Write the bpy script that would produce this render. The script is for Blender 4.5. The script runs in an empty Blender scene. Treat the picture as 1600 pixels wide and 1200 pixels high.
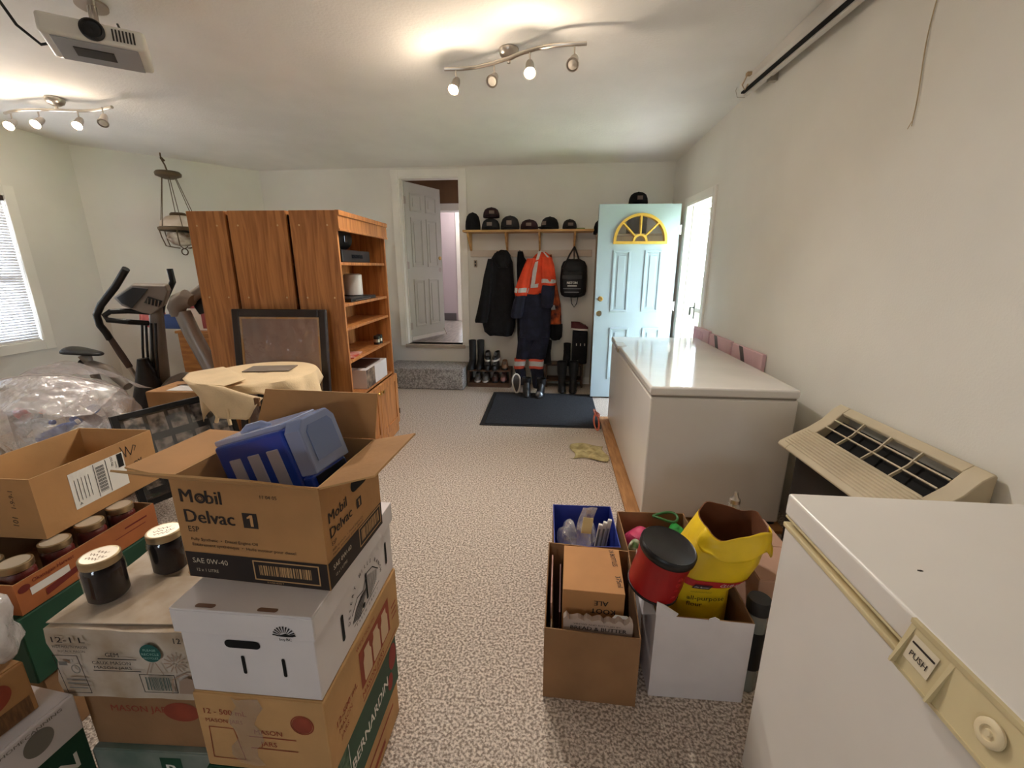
import bpy, bmesh, math, random
from mathutils import Vector, Matrix, Euler
random.seed(7)
PI = math.pi
C = bpy.context.scene.collection
SC = bpy.context.scene
rad = math.radians

# ------------------------------------------------------------------ camera geometry (a 1600x1200 frame, focal length 680 px)
FL = 680.0; PITCH = rad(15.06); YAW = rad(5.68); CAM = Vector((0, 0, 1.5))
FW = Vector((-math.sin(YAW)*math.cos(PITCH), math.cos(YAW)*math.cos(PITCH), -math.sin(PITCH)))
RT = Vector((math.cos(YAW), math.sin(YAW), 0)); UP = RT.cross(FW)
def ray(x, y): return FW*FL + RT*(x-800) + UP*(600-y)
def at(x, y, Y): d = ray(x, y); return CAM + d*(Y/d.y)
def atz(x, y, z): d = ray(x, y); return CAM + d*((z-1.5)/d.z)
def atx(x, y, X): d = ray(x, y); return CAM + d*(X/d.x)

# ------------------------------------------------------------------ materials
def lin(c):
    def f(u):
        u /= 255.0
        return u/12.92 if u <= .04045 else ((u+.055)/1.055)**2.4
    return (f(c[0]), f(c[1]), f(c[2]), 1)
MATS = {}
def mat(name, col, rough=.6, metal=0, var=0.0, scale=8, col2=None, bump=0, bscale=60, trans=0, alpha=1, emit=0, ior=1.45, coat=0, stretch=None, detail=4, spec=.5, ramp=(.36, .64)):
    if name in MATS: return MATS[name]
    m = bpy.data.materials.new(name); m.use_nodes = True
    nt = m.node_tree; b = nt.nodes['Principled BSDF']
    b.inputs['Base Color'].default_value = lin(col)
    b.inputs['Roughness'].default_value = rough
    b.inputs['Metallic'].default_value = metal
    b.inputs['IOR'].default_value = ior
    b.inputs['Specular IOR Level'].default_value = spec
    if trans: b.inputs['Transmission Weight'].default_value = trans
    if alpha < 1: b.inputs['Alpha'].default_value = alpha
    if coat: b.inputs['Coat Weight'].default_value = coat
    if emit:
        b.inputs['Emission Color'].default_value = lin(col); b.inputs['Emission Strength'].default_value = emit
    tc = nt.nodes.new('ShaderNodeTexCoord'); mp = nt.nodes.new('ShaderNodeMapping')
    nt.links.new(tc.outputs['Object'], mp.inputs['Vector'])
    if stretch: mp.inputs['Scale'].default_value = stretch
    if col2 is None and var:
        col2 = tuple(max(0, min(255, c*(1-var))) for c in col)
    if col2 is not None:
        n = nt.nodes.new('ShaderNodeTexNoise'); n.inputs['Scale'].default_value = scale; n.inputs['Detail'].default_value = detail
        r = nt.nodes.new('ShaderNodeValToRGB')
        r.color_ramp.elements[0].position = ramp[0]; r.color_ramp.elements[1].position = ramp[1]
        r.color_ramp.elements[0].color = lin(col2); r.color_ramp.elements[1].color = lin(col)
        nt.links.new(mp.outputs['Vector'], n.inputs['Vector'])
        nt.links.new(n.outputs['Fac'], r.inputs['Fac']); nt.links.new(r.outputs['Color'], b.inputs['Base Color'])
    if bump:
        n2 = nt.nodes.new('ShaderNodeTexNoise'); n2.inputs['Scale'].default_value = bscale; n2.inputs['Detail'].default_value = 3
        bp = nt.nodes.new('ShaderNodeBump'); bp.inputs['Strength'].default_value = bump; bp.inputs['Distance'].default_value = .01
        nt.links.new(mp.outputs['Vector'], n2.inputs['Vector'])
        nt.links.new(n2.outputs['Fac'], bp.inputs['Height']); nt.links.new(bp.outputs['Normal'], b.inputs['Normal'])
    MATS[name] = m
    return m

WALL = mat('wall_paint', (227, 225, 217), .85, var=.03, scale=1.5, bump=.08, bscale=120)
CEIL = mat('ceiling_paint', (238, 235, 230), .9, var=.03, scale=2, bump=.22, bscale=60)
CARPET = mat('carpet', (224, 210, 196), .98, col2=(142, 127, 114), scale=105, bump=.7, bscale=150, detail=3, ramp=(.40, .60))
STEPC = mat('step_carpet', (176, 172, 168), .98, col2=(120, 116, 114), scale=60, bump=.8, bscale=120, detail=2)
TRIM = mat('white_trim', (240, 238, 230), .5, var=.03, scale=3)
DOORW = mat('door_paint', (167, 185, 193), .42, var=.02, scale=3)
DOORH = mat('hall_door_paint', (206, 208, 198), .45, var=.02, scale=3)
BRASS = mat('brass', (200, 165, 95), .28, 1)
STEEL = mat('brushed_nickel', (190, 182, 172), .32, 1)
DKMETAL = mat('dark_metal', (60, 58, 56), .4, .6)
BLACK = mat('black_plastic', (22, 22, 23), .45)
BLACKS = mat('black_satin', (30, 29, 30), .35, var=.2, scale=20)
RUBBER = mat('black_rubber', (26, 26, 28), .5, var=.25, scale=12)
FABRICB = mat('black_fabric', (20, 20, 24), .95, var=.4, scale=14, bump=.4, bscale=40)
NAVY = mat('navy_fabric', (34, 38, 58), .92, var=.3, scale=10, bump=.4, bscale=30)
ORANGE = mat('orange_fabric', (226, 72, 34), .8, var=.12, scale=8, bump=.3, bscale=30)
REFL = mat('silver_tape', (196, 194, 190), .45, var=.06, scale=30)
KRAFT = mat('kraft_cardboard', (178, 132, 84), .85, var=.08, scale=5, bump=.12, bscale=40)
KRAFT2 = mat('tan_cardboard', (190, 148, 98), .85, var=.08, scale=6, bump=.12, bscale=40)
KRAFTD = mat('brown_cardboard', (150, 112, 76), .88, var=.1, scale=5, bump=.12, bscale=40)
WHITEC = mat('white_cardboard', (214, 208, 208), .7, var=.03, scale=6, bump=.06, bscale=30)
GREYC = mat('worn_white_cardboard', (196, 184, 170), .85, col2=(168, 148, 124), scale=7, bump=.15, bscale=30)
GREENC = mat('green_cardboard', (28, 74, 52), .6, var=.15, scale=5)
INK = mat('dark_ink', (38, 28, 24), .7)
INKR = mat('red_ink', (150, 66, 44), .75, var=.1, scale=20)
INKG = mat('grey_ink', (120, 116, 108), .75)
INKW = mat('white_ink', (226, 224, 216), .7)
INKT = mat('teal_ink', (26, 84, 78), .7)
INKBK = mat('black_ink', (14, 14, 16), .8)
LABELW = mat('white_label', (224, 220, 212), .6, var=.02, scale=20)
WHITEP = mat('white_enamel', (226, 221, 214), .3, var=.02, scale=3)
WHITEG = mat('white_gloss_enamel', (226, 222, 216), .12, var=.03, scale=4, bump=.02, bscale=8, coat=.3)
CREAMP = mat('cream_plastic', (212, 196, 154), .4, var=.06, scale=5)
ACBEIGE = mat('beige_plastic', (198, 184, 156), .5, var=.08, scale=4)
DARKV = mat('void_shade', (10, 9, 8), .9)  # near-black colour that paints the shade inside slots and openings
PINE = mat('pine_wood', (206, 164, 104), .55, col2=(184, 138, 82), scale=5, stretch=(1, 6, 6))
PLY = mat('plywood', (176, 128, 80), .7, col2=(150, 104, 62), scale=6, stretch=(8, 1, 8))
DKWOOD = mat('dark_stained_wood', (92, 66, 48), .6, col2=(70, 48, 34), scale=6, stretch=(1, 8, 8))
PALEWOOD = mat('pale_panel', (196, 172, 140), .6, var=.06, scale=4, stretch=(8, 8, 1))
VINYL = mat('grey_plank_vinyl', (150, 142, 134), .35, col2=(110, 104, 98), scale=4, stretch=(8, 1, 1))
LAV = mat('mauve_paint', (190, 178, 184), .85)
GLASS = mat('clear_glass', (250, 252, 252), .02, trans=1, ior=1.45)
def pane_mat():
    m = bpy.data.materials.new('window_glass'); m.use_nodes = True; nt = m.node_tree
    b = nt.nodes['Principled BSDF']; b.inputs['Base Color'].default_value = (1, 1, 1, 1)
    b.inputs['Roughness'].default_value = .02; b.inputs['Alpha'].default_value = .12
    return m
def oak():
    m = bpy.data.materials.new('oak_veneer'); m.use_nodes = True; nt = m.node_tree; b = nt.nodes['Principled BSDF']
    tc = nt.nodes.new('ShaderNodeTexCoord'); mp = nt.nodes.new('ShaderNodeMapping'); mp.inputs['Scale'].default_value = (14, 14, .9)
    n = nt.nodes.new('ShaderNodeTexNoise'); n.inputs['Scale'].default_value = 2.2; n.inputs['Detail'].default_value = 8; n.inputs['Distortion'].default_value = 1.2
    r = nt.nodes.new('ShaderNodeValToRGB'); e = r.color_ramp.elements
    e[0].position = .34; e[0].color = lin((150, 92, 46)); e[1].position = .62; e[1].color = lin((194, 130, 72))
    L = nt.links.new
    L(tc.outputs['Object'], mp.inputs['Vector']); L(mp.outputs['Vector'], n.inputs['Vector']); L(n.outputs['Fac'], r.inputs['Fac'])
    L(r.outputs['Color'], b.inputs['Base Color']); b.inputs['Roughness'].default_value = .48
    return m
OAK = oak()
def plastic_film(name, col, alpha, rough=.18):
    m = bpy.data.materials.new(name); m.use_nodes = True; nt = m.node_tree; b = nt.nodes['Principled BSDF']
    b.inputs['Base Color'].default_value = lin(col); b.inputs['Roughness'].default_value = rough
    tc = nt.nodes.new('ShaderNodeTexCoord'); n = nt.nodes.new('ShaderNodeTexNoise'); n.inputs['Scale'].default_value = 6; n.inputs['Detail'].default_value = 5
    mr = nt.nodes.new('ShaderNodeMapRange'); mr.inputs['From Min'].default_value = .3; mr.inputs['From Max'].default_value = .7
    mr.inputs['To Min'].default_value = alpha*.55; mr.inputs['To Max'].default_value = min(1, alpha*1.6)
    bp = nt.nodes.new('ShaderNodeBump'); bp.inputs['Strength'].default_value = .6; bp.inputs['Distance'].default_value = .02
    n2 = nt.nodes.new('ShaderNodeTexNoise'); n2.inputs['Scale'].default_value = 22; n2.inputs['Detail'].default_value = 4
    L = nt.links.new
    L(tc.outputs['Object'], n.inputs['Vector']); L(tc.outputs['Object'], n2.inputs['Vector']); L(n.outputs['Fac'], mr.inputs['Value']); L(mr.outputs['Result'], b.inputs['Alpha'])
    L(n2.outputs['Fac'], bp.inputs['Height']); L(bp.outputs['Normal'], b.inputs['Normal'])
    return m
def sheer(name, col, diff, gloss, rough=.12, bump=.5, bscale=18, nscale=5, g0=.12):
    """see-through film or glass: clear, with reflections at grazing angles and a thin milky part"""
    m = bpy.data.materials.new(name); m.use_nodes = True; nt = m.node_tree; L = nt.links.new
    out = nt.nodes['Material Output']; nt.nodes.remove(nt.nodes['Principled BSDF'])
    tr = nt.nodes.new('ShaderNodeBsdfTransparent'); df = nt.nodes.new('ShaderNodeBsdfDiffuse'); gl = nt.nodes.new('ShaderNodeBsdfGlossy')
    df.inputs['Color'].default_value = lin(col); gl.inputs['Roughness'].default_value = rough; gl.inputs['Color'].default_value = (1, 1, 1, 1)
    tc = nt.nodes.new('ShaderNodeTexCoord'); n = nt.nodes.new('ShaderNodeTexNoise'); n.inputs['Scale'].default_value = nscale; n.inputs['Detail'].default_value = 5
    mr = nt.nodes.new('ShaderNodeMapRange'); mr.inputs['From Min'].default_value = .35; mr.inputs['From Max'].default_value = .7; mr.inputs['To Min'].default_value = diff*.35; mr.inputs['To Max'].default_value = diff*1.7
    m1 = nt.nodes.new('ShaderNodeMixShader'); m2 = nt.nodes.new('ShaderNodeMixShader'); lw = nt.nodes.new('ShaderNodeLayerWeight'); lw.inputs['Blend'].default_value = .25
    mg = nt.nodes.new('ShaderNodeMath'); mg.operation = 'MULTIPLY_ADD'; mg.inputs[1].default_value = gloss; mg.inputs[2].default_value = gloss*g0
    L(tc.outputs['Object'], n.inputs['Vector']); L(n.outputs['Fac'], mr.inputs['Value']); L(mr.outputs['Result'], m1.inputs['Fac']); L(tr.outputs[0], m1.inputs[1]); L(df.outputs[0], m1.inputs[2])
    L(lw.outputs['Facing'], mg.inputs[0]); L(mg.outputs[0], m2.inputs['Fac']); L(m1.outputs[0], m2.inputs[1]); L(gl.outputs[0], m2.inputs[2]); L(m2.outputs[0], out.inputs['Surface'])
    if bump:
        bp = nt.nodes.new('ShaderNodeBump'); bp.inputs['Strength'].default_value = bump; bp.inputs['Distance'].default_value = .03
        n2 = nt.nodes.new('ShaderNodeTexNoise'); n2.inputs['Scale'].default_value = bscale; n2.inputs['Detail'].default_value = 4
        L(tc.outputs['Object'], n2.inputs['Vector']); L(n2.outputs['Fac'], bp.inputs['Height']); L(bp.outputs['Normal'], gl.inputs['Normal'])
    return m
PANE = sheer('window_glass', (250, 252, 252), .01, .5, .02, 0, 18, 5, .06)
FILM = sheer('clear_plastic_film', (244, 238, 238), .27, .8, .12, 1.0, 16, 8)
FILM2 = sheer('thin_plastic_wrap', (220, 208, 200), .06, .45, .12, .8, 9, 4)

# ------------------------------------------------------------------ mesh builder
class MB:
    def __init__(s): s.v = []; s.f = []; s.mi = []; s.m = 0
    def add(s, vs, fs, M=None):
        b = len(s.v)
        for p in vs:
            p = Vector(p); s.v.append(M @ p if M is not None else p)
        for f in fs: s.f.append([b+i for i in f]); s.mi.append(s.m)
        return s
    def box(s, c, size, M=None, R=None):
        x, y, z = [k/2 for k in size]; c = Vector(c)
        vs = [Vector((i*x, j*y, k*z)) for k in (-1, 1) for j in (-1, 1) for i in (-1, 1)]
        if R is not None: vs = [R @ v for v in vs]
        vs = [v+c for v in vs]
        return s.add(vs, [(0, 2, 3, 1), (4, 5, 7, 6), (0, 1, 5, 4), (2, 6, 7, 3), (0, 4, 6, 2), (1, 3, 7, 5)], M)
    def span(s, a, b, M=None):
        a = Vector(a); b = Vector(b); return s.box((a+b)/2, [abs(b[i]-a[i]) for i in range(3)], M)
    def tube(s, pts, r, n=10, closed=False, M=None, flat=1.0):
        pts = [Vector(p) for p in pts]; rs = r if isinstance(r, (list, tuple)) else [r]*len(pts)
        N = len(pts); vs = []; up = None
        for i, p in enumerate(pts):
            if closed: t = pts[(i+1) % N]-pts[i-1]
            else: t = pts[min(i+1, N-1)]-pts[max(i-1, 0)]
            t.normalize()
            if up is None:
                up = Vector((0, 0, 1)) if abs(t.z) < .9 else Vector((1, 0, 0))
            a = t.cross(up)
            if a.length < 1e-5: a = t.cross(Vector((0, 1, 0)))
            a.normalize(); b = a.cross(t); b.normalize(); up = b
            for k in range(n):
                q = 2*PI*k/n; vs.append(p+a*math.cos(q)*rs[i]+b*math.sin(q)*rs[i]*flat)
        fs = []
        for i in range(N if closed else N-1):
            j = (i+1) % N
            for k in range(n): fs.append((i*n+k, i*n+(k+1) % n, j*n+(k+1) % n, j*n+k))
        if not closed: fs.append(tuple(range(n-1, -1, -1))); fs.append(tuple((N-1)*n+k for k in range(n)))
        return s.add(vs, fs, M)
    def lathe(s, prof, n=24, c=(0, 0, 0), M=None, sx=1, sy=1):
        c = Vector(c); vs = []
        for r, z in prof:
            for k in range(n):
                q = 2*PI*k/n; vs.append(c+Vector((r*sx*math.cos(q), r*sy*math.sin(q), z)))
        fs = []
        for i in range(len(prof)-1):
            for k in range(n): fs.append((i*n+k, i*n+(k+1) % n, (i+1)*n+(k+1) % n, (i+1)*n+k))
        if prof[0][0] > 1e-6: fs.append(tuple(range(n-1, -1, -1)))
        if prof[-1][0] > 1e-6: fs.append(tuple((len(prof)-1)*n+k for k in range(n)))
        return s.add(vs, fs, M)
    def loft(s, rings, cap=True, M=None, closed=True):
        n = len(rings[0]); vs = [p for r in rings for p in r]; fs = []
        for i in range(len(rings)-1):
            for k in range(n if closed else n-1): fs.append((i*n+k, i*n+(k+1) % n, (i+1)*n+(k+1) % n, (i+1)*n+k))
        if cap and closed: fs.append(tuple(range(n-1, -1, -1))); fs.append(tuple((len(rings)-1)*n+k for k in range(n)))
        return s.add(vs, fs, M)
    def prism(s, poly, h0, h1, M=None):
        n = len(poly)
        vs = [(p[0], p[1], h0) for p in poly]+[(p[0], p[1], h1) for p in poly]
        fs = [tuple(range(n-1, -1, -1)), tuple(range(n, 2*n))]+[(i, (i+1) % n, n+(i+1) % n, n+i) for i in range(n)]
        return s.add(vs, fs, M)
    def face(s, pts, M=None): return s.add(pts, [tuple(range(len(pts)))], M)
    def grid(s, fn, nu, nv, M=None):
        vs = [fn(i/nu, j/nv) for j in range(nv+1) for i in range(nu+1)]
        fs = [(j*(nu+1)+i, j*(nu+1)+i+1, (j+1)*(nu+1)+i+1, (j+1)*(nu+1)+i) for j in range(nv) for i in range(nu)]
        return s.add(vs, fs, M)
    def build(s, name, mats, parent=None, smooth=35, bevel=0, seg=2, sub=0, solid=0, world=False, recalc=True):
        me = bpy.data.meshes.new(name)
        vs = s.v
        if world and parent is not None:
            inv = parent.matrix_basis.inverted(); vs = [inv @ v for v in vs]
        me.from_pydata([tuple(v) for v in vs], [], s.f)
        for m in (mats if isinstance(mats, (list, tuple)) else [mats]): me.materials.append(m)
        me.polygons.foreach_set('material_index', s.mi)
        if recalc:
            bm = bmesh.new(); bm.from_mesh(me); bmesh.ops.recalc_face_normals(bm, faces=bm.faces); bm.to_mesh(me); bm.free()
        if smooth:
            me.polygons.foreach_set('use_smooth', [True]*len(me.polygons)); me.set_sharp_from_angle(angle=rad(smooth))
        me.update()
        o = bpy.data.objects.new(name, me); C.objects.link(o)
        if parent is not None: o.parent = parent
        if solid: k = o.modifiers.new('solid', 'SOLIDIFY'); k.thickness = solid; k.offset = 0
        if bevel: k = o.modifiers.new('bevel', 'BEVEL'); k.width = bevel; k.segments = seg; k.limit_method = 'ANGLE'; k.angle_limit = rad(40)
        if sub: k = o.modifiers.new('sub', 'SUBSURF'); k.levels = sub; k.render_levels = sub
        return o

def thing(name, label, cat, loc=(0, 0, 0), rot=0, group=None):
    o = bpy.data.objects.new(name, None); C.objects.link(o); o.empty_display_size = .05
    o.location = loc; o.rotation_euler = (0, 0, rad(rot)) if not isinstance(rot, (tuple, list)) else rot
    o['label'] = label; o['category'] = cat
    if group: o['group'] = group
    o.matrix_basis = Matrix.LocRotScale(Vector(loc), o.rotation_euler.copy(), None)
    return o
def tag(o, label, cat, group=None, kind=None):
    o['label'] = label; o['category'] = cat
    if group: o['group'] = group
    if kind: o['kind'] = kind
    return o
def struct(o, label, cat):
    o['kind'] = 'structure'; o['label'] = label; o['category'] = cat; return o
def dup(root, loc, rot, label, group=None):
    r = root.copy(); C.objects.link(r); r.location = loc; r.rotation_euler = (0, 0, rad(rot)); r['label'] = label
    if group: r['group'] = group
    for ch in list(root.children):
        c = ch.copy(); C.objects.link(c); c.parent = r
        for g in list(ch.children):
            d = g.copy(); C.objects.link(d); d.parent = c
    return r

# printed matter -------------------------------------------------------------
TXT = {}
def text_mesh(body, size, bold=0.0):
    k = (body, size, bold)
    if k in TXT: return TXT[k]
    cu = bpy.data.curves.new('t', 'FONT'); cu.body = body; cu.size = size; cu.offset = bold*size; cu.align_x = 'LEFT'
    cu.resolution_u = 2
    ob = bpy.data.objects.new('t', cu); C.objects.link(ob)
    bpy.context.view_layer.update()
    dg = bpy.context.evaluated_depsgraph_get()
    me = bpy.data.meshes.new_from_object(ob.evaluated_get(dg))
    vs = [tuple(v.co) for v in me.vertices]; fs = [tuple(p.vertices) for p in me.polygons]
    bpy.data.objects.remove(ob); bpy.data.curves.remove(cu); bpy.data.meshes.remove(me)
    TXT[k] = (vs, fs); return TXT[k]
def face_m(w, d, h, side, eps=.0008):
    if side == 'front': o, u, v = (-w/2, -d/2-eps, 0), (1, 0, 0), (0, 0, 1)
    if side == 'right': o, u, v = (w/2+eps, -d/2, 0), (0, 1, 0), (0, 0, 1)
    if side == 'left': o, u, v = (-w/2-eps, d/2, 0), (0, -1, 0), (0, 0, 1)
    if side == 'top': o, u, v = (-w/2, -d/2, h+eps), (1, 0, 0), (0, 1, 0)
    u = Vector(u); v = Vector(v); n = u.cross(v)
    return Matrix(((u.x, v.x, n.x, o[0]), (u.y, v.y, n.y, o[1]), (u.z, v.z, n.z, o[2]), (0, 0, 0, 1)))
def prints(parent, name, M, items, m, label=None):
    """flat printed marks; items: ('t',text,u,v,size[,bold,width,rot]) ('r',u0,v0,u1,v1) ('e',u,v,ru,rv) ('ring',u,v,ru,rv,wd) ('l',pts,wd) ('p',pts) ('bars',u0,v0,u1,v1,n)"""
    b = MB()
    for it in items:
        k = it[0]
        if k == 't':
            _, body, u, v, size = it[:5]; bold = it[5] if len(it) > 5 else 0; width = it[6] if len(it) > 6 else None; rot = it[7] if len(it) > 7 else 0
            vs, fs = text_mesh(body, size)
            if not vs: continue
            x0 = min(p[0] for p in vs); x1 = max(p[0] for p in vs); sx = (width/(x1-x0)) if width else 1
            T = Matrix.Translation((u, v, 0)) @ Matrix.Rotation(rad(rot), 4, 'Z') @ Matrix.Diagonal((sx, 1, 1, 1)) @ Matrix.Translation((-x0, 0, 0))
            b.add(vs, fs, M @ T)
            if bold:
                for sh in (-1, 1): b.add(vs, fs, M @ Matrix.Translation((sh*bold*size*1.1*math.cos(rad(rot)), sh*bold*size*1.1*math.sin(rad(rot)), .00005*sh)) @ T)
        elif k == 'r':
            _, a, c, e, f = it; b.face([(a, c, 0), (e, c, 0), (e, f, 0), (a, f, 0)], M)
        elif k == 'e':
            _, u, v, ru, rv = it; b.face([(u+ru*math.cos(q*PI/16), v+rv*math.sin(q*PI/16), 0) for q in range(32)], M)
        elif k == 'ring':
            _, u, v, ru, rv, wd = it; n = 32; vs = []
            for q in range(n):
                a = 2*PI*q/n; vs += [(u+ru*math.cos(a), v+rv*math.sin(a), 0), (u+(ru-wd)*math.cos(a), v+(rv-wd)*math.sin(a), 0)]
            b.add(vs, [(2*i, (2*i+2) % (2*n), (2*i+3) % (2*n), 2*i+1) for i in range(n)], M)
        elif k == 'l':
            _, pts, wd = it
            for p, q in zip(pts[:-1], pts[1:]):
                p = Vector((p[0], p[1], 0)); q = Vector((q[0], q[1], 0)); t = (q-p)
                if t.length < 1e-6: continue
                t.normalize(); nn = Vector((-t.y, t.x, 0))*wd/2; e = t*wd*.3
                b.face([p-e-nn, q+e-nn, q+e+nn, p-e+nn], M)
        elif k == 'p': b.face([(p[0], p[1], 0) for p in it[1]], M)
        elif k == 'bars':
            _, a, c, e, f, n = it; rr = random.Random(n*7+3); x = a; step = (e-a)/n
            while x < e-step:
                wd = step*rr.choice((.35, .5, .9, 1.2)); b.face([(x, c, 0), (min(x+wd, e), c, 0), (min(x+wd, e), f, 0), (x, f, 0)], M); x += wd+step*rr.choice((.35, .5, .8))
    o = b.build(name, m, parent, smooth=0, recalc=False)
    if label: o['label'] = label
    return o
# ================================================================== the room
def ceil_z(y): return 2.67+.05*(5.65-y)
def wall(name, label, p0, p1, zt, openings=(), t=.12, m=WALL):
    """p0->p1 with the room on the left hand side of the direction reversed; thickness goes outward (right of p0->p1)"""
    p0 = Vector((p0[0], p0[1], 0)); p1 = Vector((p1[0], p1[1], 0)); u = (p1-p0); L = u.length; u.normalize(); n = Vector((-u.y, u.x, 0))
    M = Matrix(((u.x, n.x, 0, p0.x), (u.y, n.y, 0, p0.y), (0, 0, 1, 0), (0, 0, 0, 1)))
    b = MB(); x = 0
    for (a, c, z0, z1) in sorted(openings):
        if a > x: b.span((x, 0, -.02), (a, t, zt), M)
        if z0 > 0: b.span((a, 0, -.02), (c, t, z0), M)
        if z1 < zt: b.span((a, 0, z1), (c, t, zt), M)
        x = c
    b.span((x, 0, -.02), (L, t, zt), M)
    o = b.build(name, m, smooth=0); struct(o, label, 'wall'); return M, L
BKY = 5.65
RB = Vector((1.335, BKY, 0)); RF = Vector((1.66, -3.1, 0))
rdir = (RF-RB).normalized()
def wx(y): return RB.x+(RF.x-RB.x)*(RB.y-y)/(RB.y-RF.y)
def ru(y): return (RB.y-y)/abs(rdir.y)          # distance along the right wall from the back corner
D1 = (ru(5.06), ru(4.34), -.02, 2.13)
MR, LR = wall('wall_right', 'long cream side wall with the open entry door and the freezers along it', RB, RF, 3.2, [D1])
# back wall runs left->right seen from the camera, outward = +y : p0 right, p1 left gives outward +y? use left->right reversed
D2L, D2R, D2B, D2T = -1.975, -1.205, .50, 2.56
MBk, LBk = wall('wall_back', 'cream back wall with the hallway door and the coat shelf', (-3.77, BKY), (1.45, BKY), 3.0, [(D2L+3.77, D2R+3.77, D2B, D2T)], t=.14)
MA, LA = wall('wall_angled', 'short cream wall set at an angle behind the exercise machines', (-5.05, 4.50), (-3.77, BKY), 3.0, t=.12)
W1 = (2.35, 3.80, .80, 2.13)     # y0,y1,z0,z1
ML, LL = wall('wall_left', 'cream left wall with the blind covered window', (-5.05, -3.1), (-5.05, 4.50), 3.2, [(W1[0]+3.1, W1[1]+3.1, W1[2], W1[3])], t=.12)
MRr, LRr = wall('wall_rear', 'wall behind the viewer with a small opening added for fill light', (-5.1, -3.1), (1.70, -3.1), 3.3, [(3.6, 4.4, 1.3, 1.8)], t=-.12)  # opening invented out of view for cool fill on the box fronts
fl = MB().span((-5.4, -3.4, -.12), (1.9, 5.80, 0)).build('floor', CARPET, smooth=0); struct(fl, 'beige speckled cut pile carpet', 'floor')
cb = MB(); y0, y1 = -3.4, 5.85; x0, x1 = -5.4, 1.9
cb.add([(x0, y0, ceil_z(y0)), (x1, y0, ceil_z(y0)), (x1, y1, ceil_z(y1)), (x0, y1, ceil_z(y1)), (x0, y0, 3.5), (x1, y0, 3.5), (x1, y1, 3.5), (x0, y1, 3.5)],
       [(0, 3, 2, 1), (4, 5, 6, 7), (0, 1, 5, 4), (2, 3, 7, 6), (1, 2, 6, 5), (3, 0, 4, 7)])
cl = cb.build('ceiling', CEIL, smooth=0); struct(cl, 'pale stippled ceiling', 'ceiling')

# ------------------------------------------------------------------ entry door (right wall)
def wl(u, n, z): return MR @ Vector((u, n, z))
tr = MB(); u0, u1 = D1[0], D1[1]; tw = .065
tr.span((u0-tw, -.018, 0), (u0, .0, 2.13+tw), MR); tr.span((u1, -.018, 0), (u1+tw, .0, 2.13+tw), MR); tr.span((u0, -.018, 2.13), (u1, .0, 2.13+tw), MR)
o = tr.build('trim_1', TRIM, smooth=0, bevel=.004); struct(o, 'white casing around the open entry door', 'door casing')
jb = MB(); jb.span((u0, -.015, 0), (u0+.02, .13, 2.13), MR); jb.span((u1-.02, -.015, 0), (u1, .13, 2.13), MR); jb.span((u0+.02, -.015, 2.11), (u1-.02, .13, 2.13), MR)
jb.span((u0+.02, .05, 0), (u0+.032, .085, 2.11), MR); jb.span((u1-.032, .05, 0), (u1-.02, .085, 2.11), MR)
o = jb.build('trim_2', TRIM, smooth=0, bevel=.002); struct(o, 'white jamb lining the entry doorway', 'door jamb')
# leaf: hinged at the far jamb, swung in, facing the camera
hx, hy = 1.285, 5.035; fx, fy = .432, 5.0
dl = thing('door_1', 'white six panel entry door standing open with a gold fan window', 'door', (hx, hy, .02)); dl['kind'] = 'structure'
v = Vector((fx-hx, fy-hy, 0)); Wd = v.length; ang = math.atan2(v.y, v.x)+PI
dl.rotation_euler = (0, 0, ang); dl.matrix_basis = Matrix.LocRotScale(dl.location, dl.rotation_euler, None)
DINV = dl.matrix_basis.inverted()
def onleaf(px, py):
    """pixel -> (u to the left edge = -Wd..0, z) on the front face of the open leaf"""
    n = dl.matrix_basis.to_3x3() @ Vector((0, 1, 0)); d = ray(px, py); t = (dl.location-CAM).dot(n)/d.dot(n)
    return DINV @ (CAM+d*t)
Hd = 2.12; th = .042
cx = onleaf(1000, 377); R_o = (onleaf(1041, 377).x-onleaf(957, 377).x)/2; cz = cx.z
# slab with a half round hole
slab = MB(); N = 18; ro = R_o-.02
arc = [(cx.x+ro*math.cos(PI-PI*i/N), cz+ro*math.sin(PI-PI*i/N)) for i in range(N+1)]
L, Rr = -Wd, 0
for side, yy in ((0, 0), (1, th)):
    vs = [(L, yy, 0), (Rr, yy, 0), (Rr, yy, cz), (arc[-1][0], yy, cz), (arc[0][0], yy, cz), (L, yy, cz)]
    slab.add(vs, [(0, 1, 2, 3, 4, 5)])
    top = [(L, yy, cz), (L, yy, Hd)]; 
    for i in range(N):
        a, b2 = arc[i], arc[i+1]
        ta = L+(Rr-L)*i/N; tb = L+(Rr-L)*(i+1)/N
        slab.add([(a[0], yy, a[1]), (b2[0], yy, b2[1]), (tb, yy, Hd), (ta, yy, Hd)], [(0, 1, 2, 3)])
    slab.add([(L, yy, cz), (arc[0][0], yy, cz), (L, yy, Hd)], [(0, 1, 2)]); slab.add([(Rr, yy, cz), (arc[-1][0], yy, cz), (Rr, yy, Hd)], [(0, 1, 2)])
for a, b2 in (((L, 0), (Rr, 0)), ((Rr, 0), (Rr, Hd)), ((Rr, Hd), (L, Hd)), ((L, Hd), (L, 0)), ((arc[0][0], cz), (arc[-1][0], cz))):
    slab.add([(a[0], 0, a[1]), (b2[0], 0, b2[1]), (b2[0], th, b2[1]), (a[0], th, a[1])], [(0, 1, 2, 3)])
for a, b2 in zip(arc[:-1], arc[1:]): slab.add([(a[0], 0, a[1]), (b2[0], 0, b2[1]), (b2[0], th, b2[1]), (a[0], th, a[1])], [(0, 1, 2, 3)])
slab.build('leaf', DOORW, dl, smooth=0)
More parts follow.
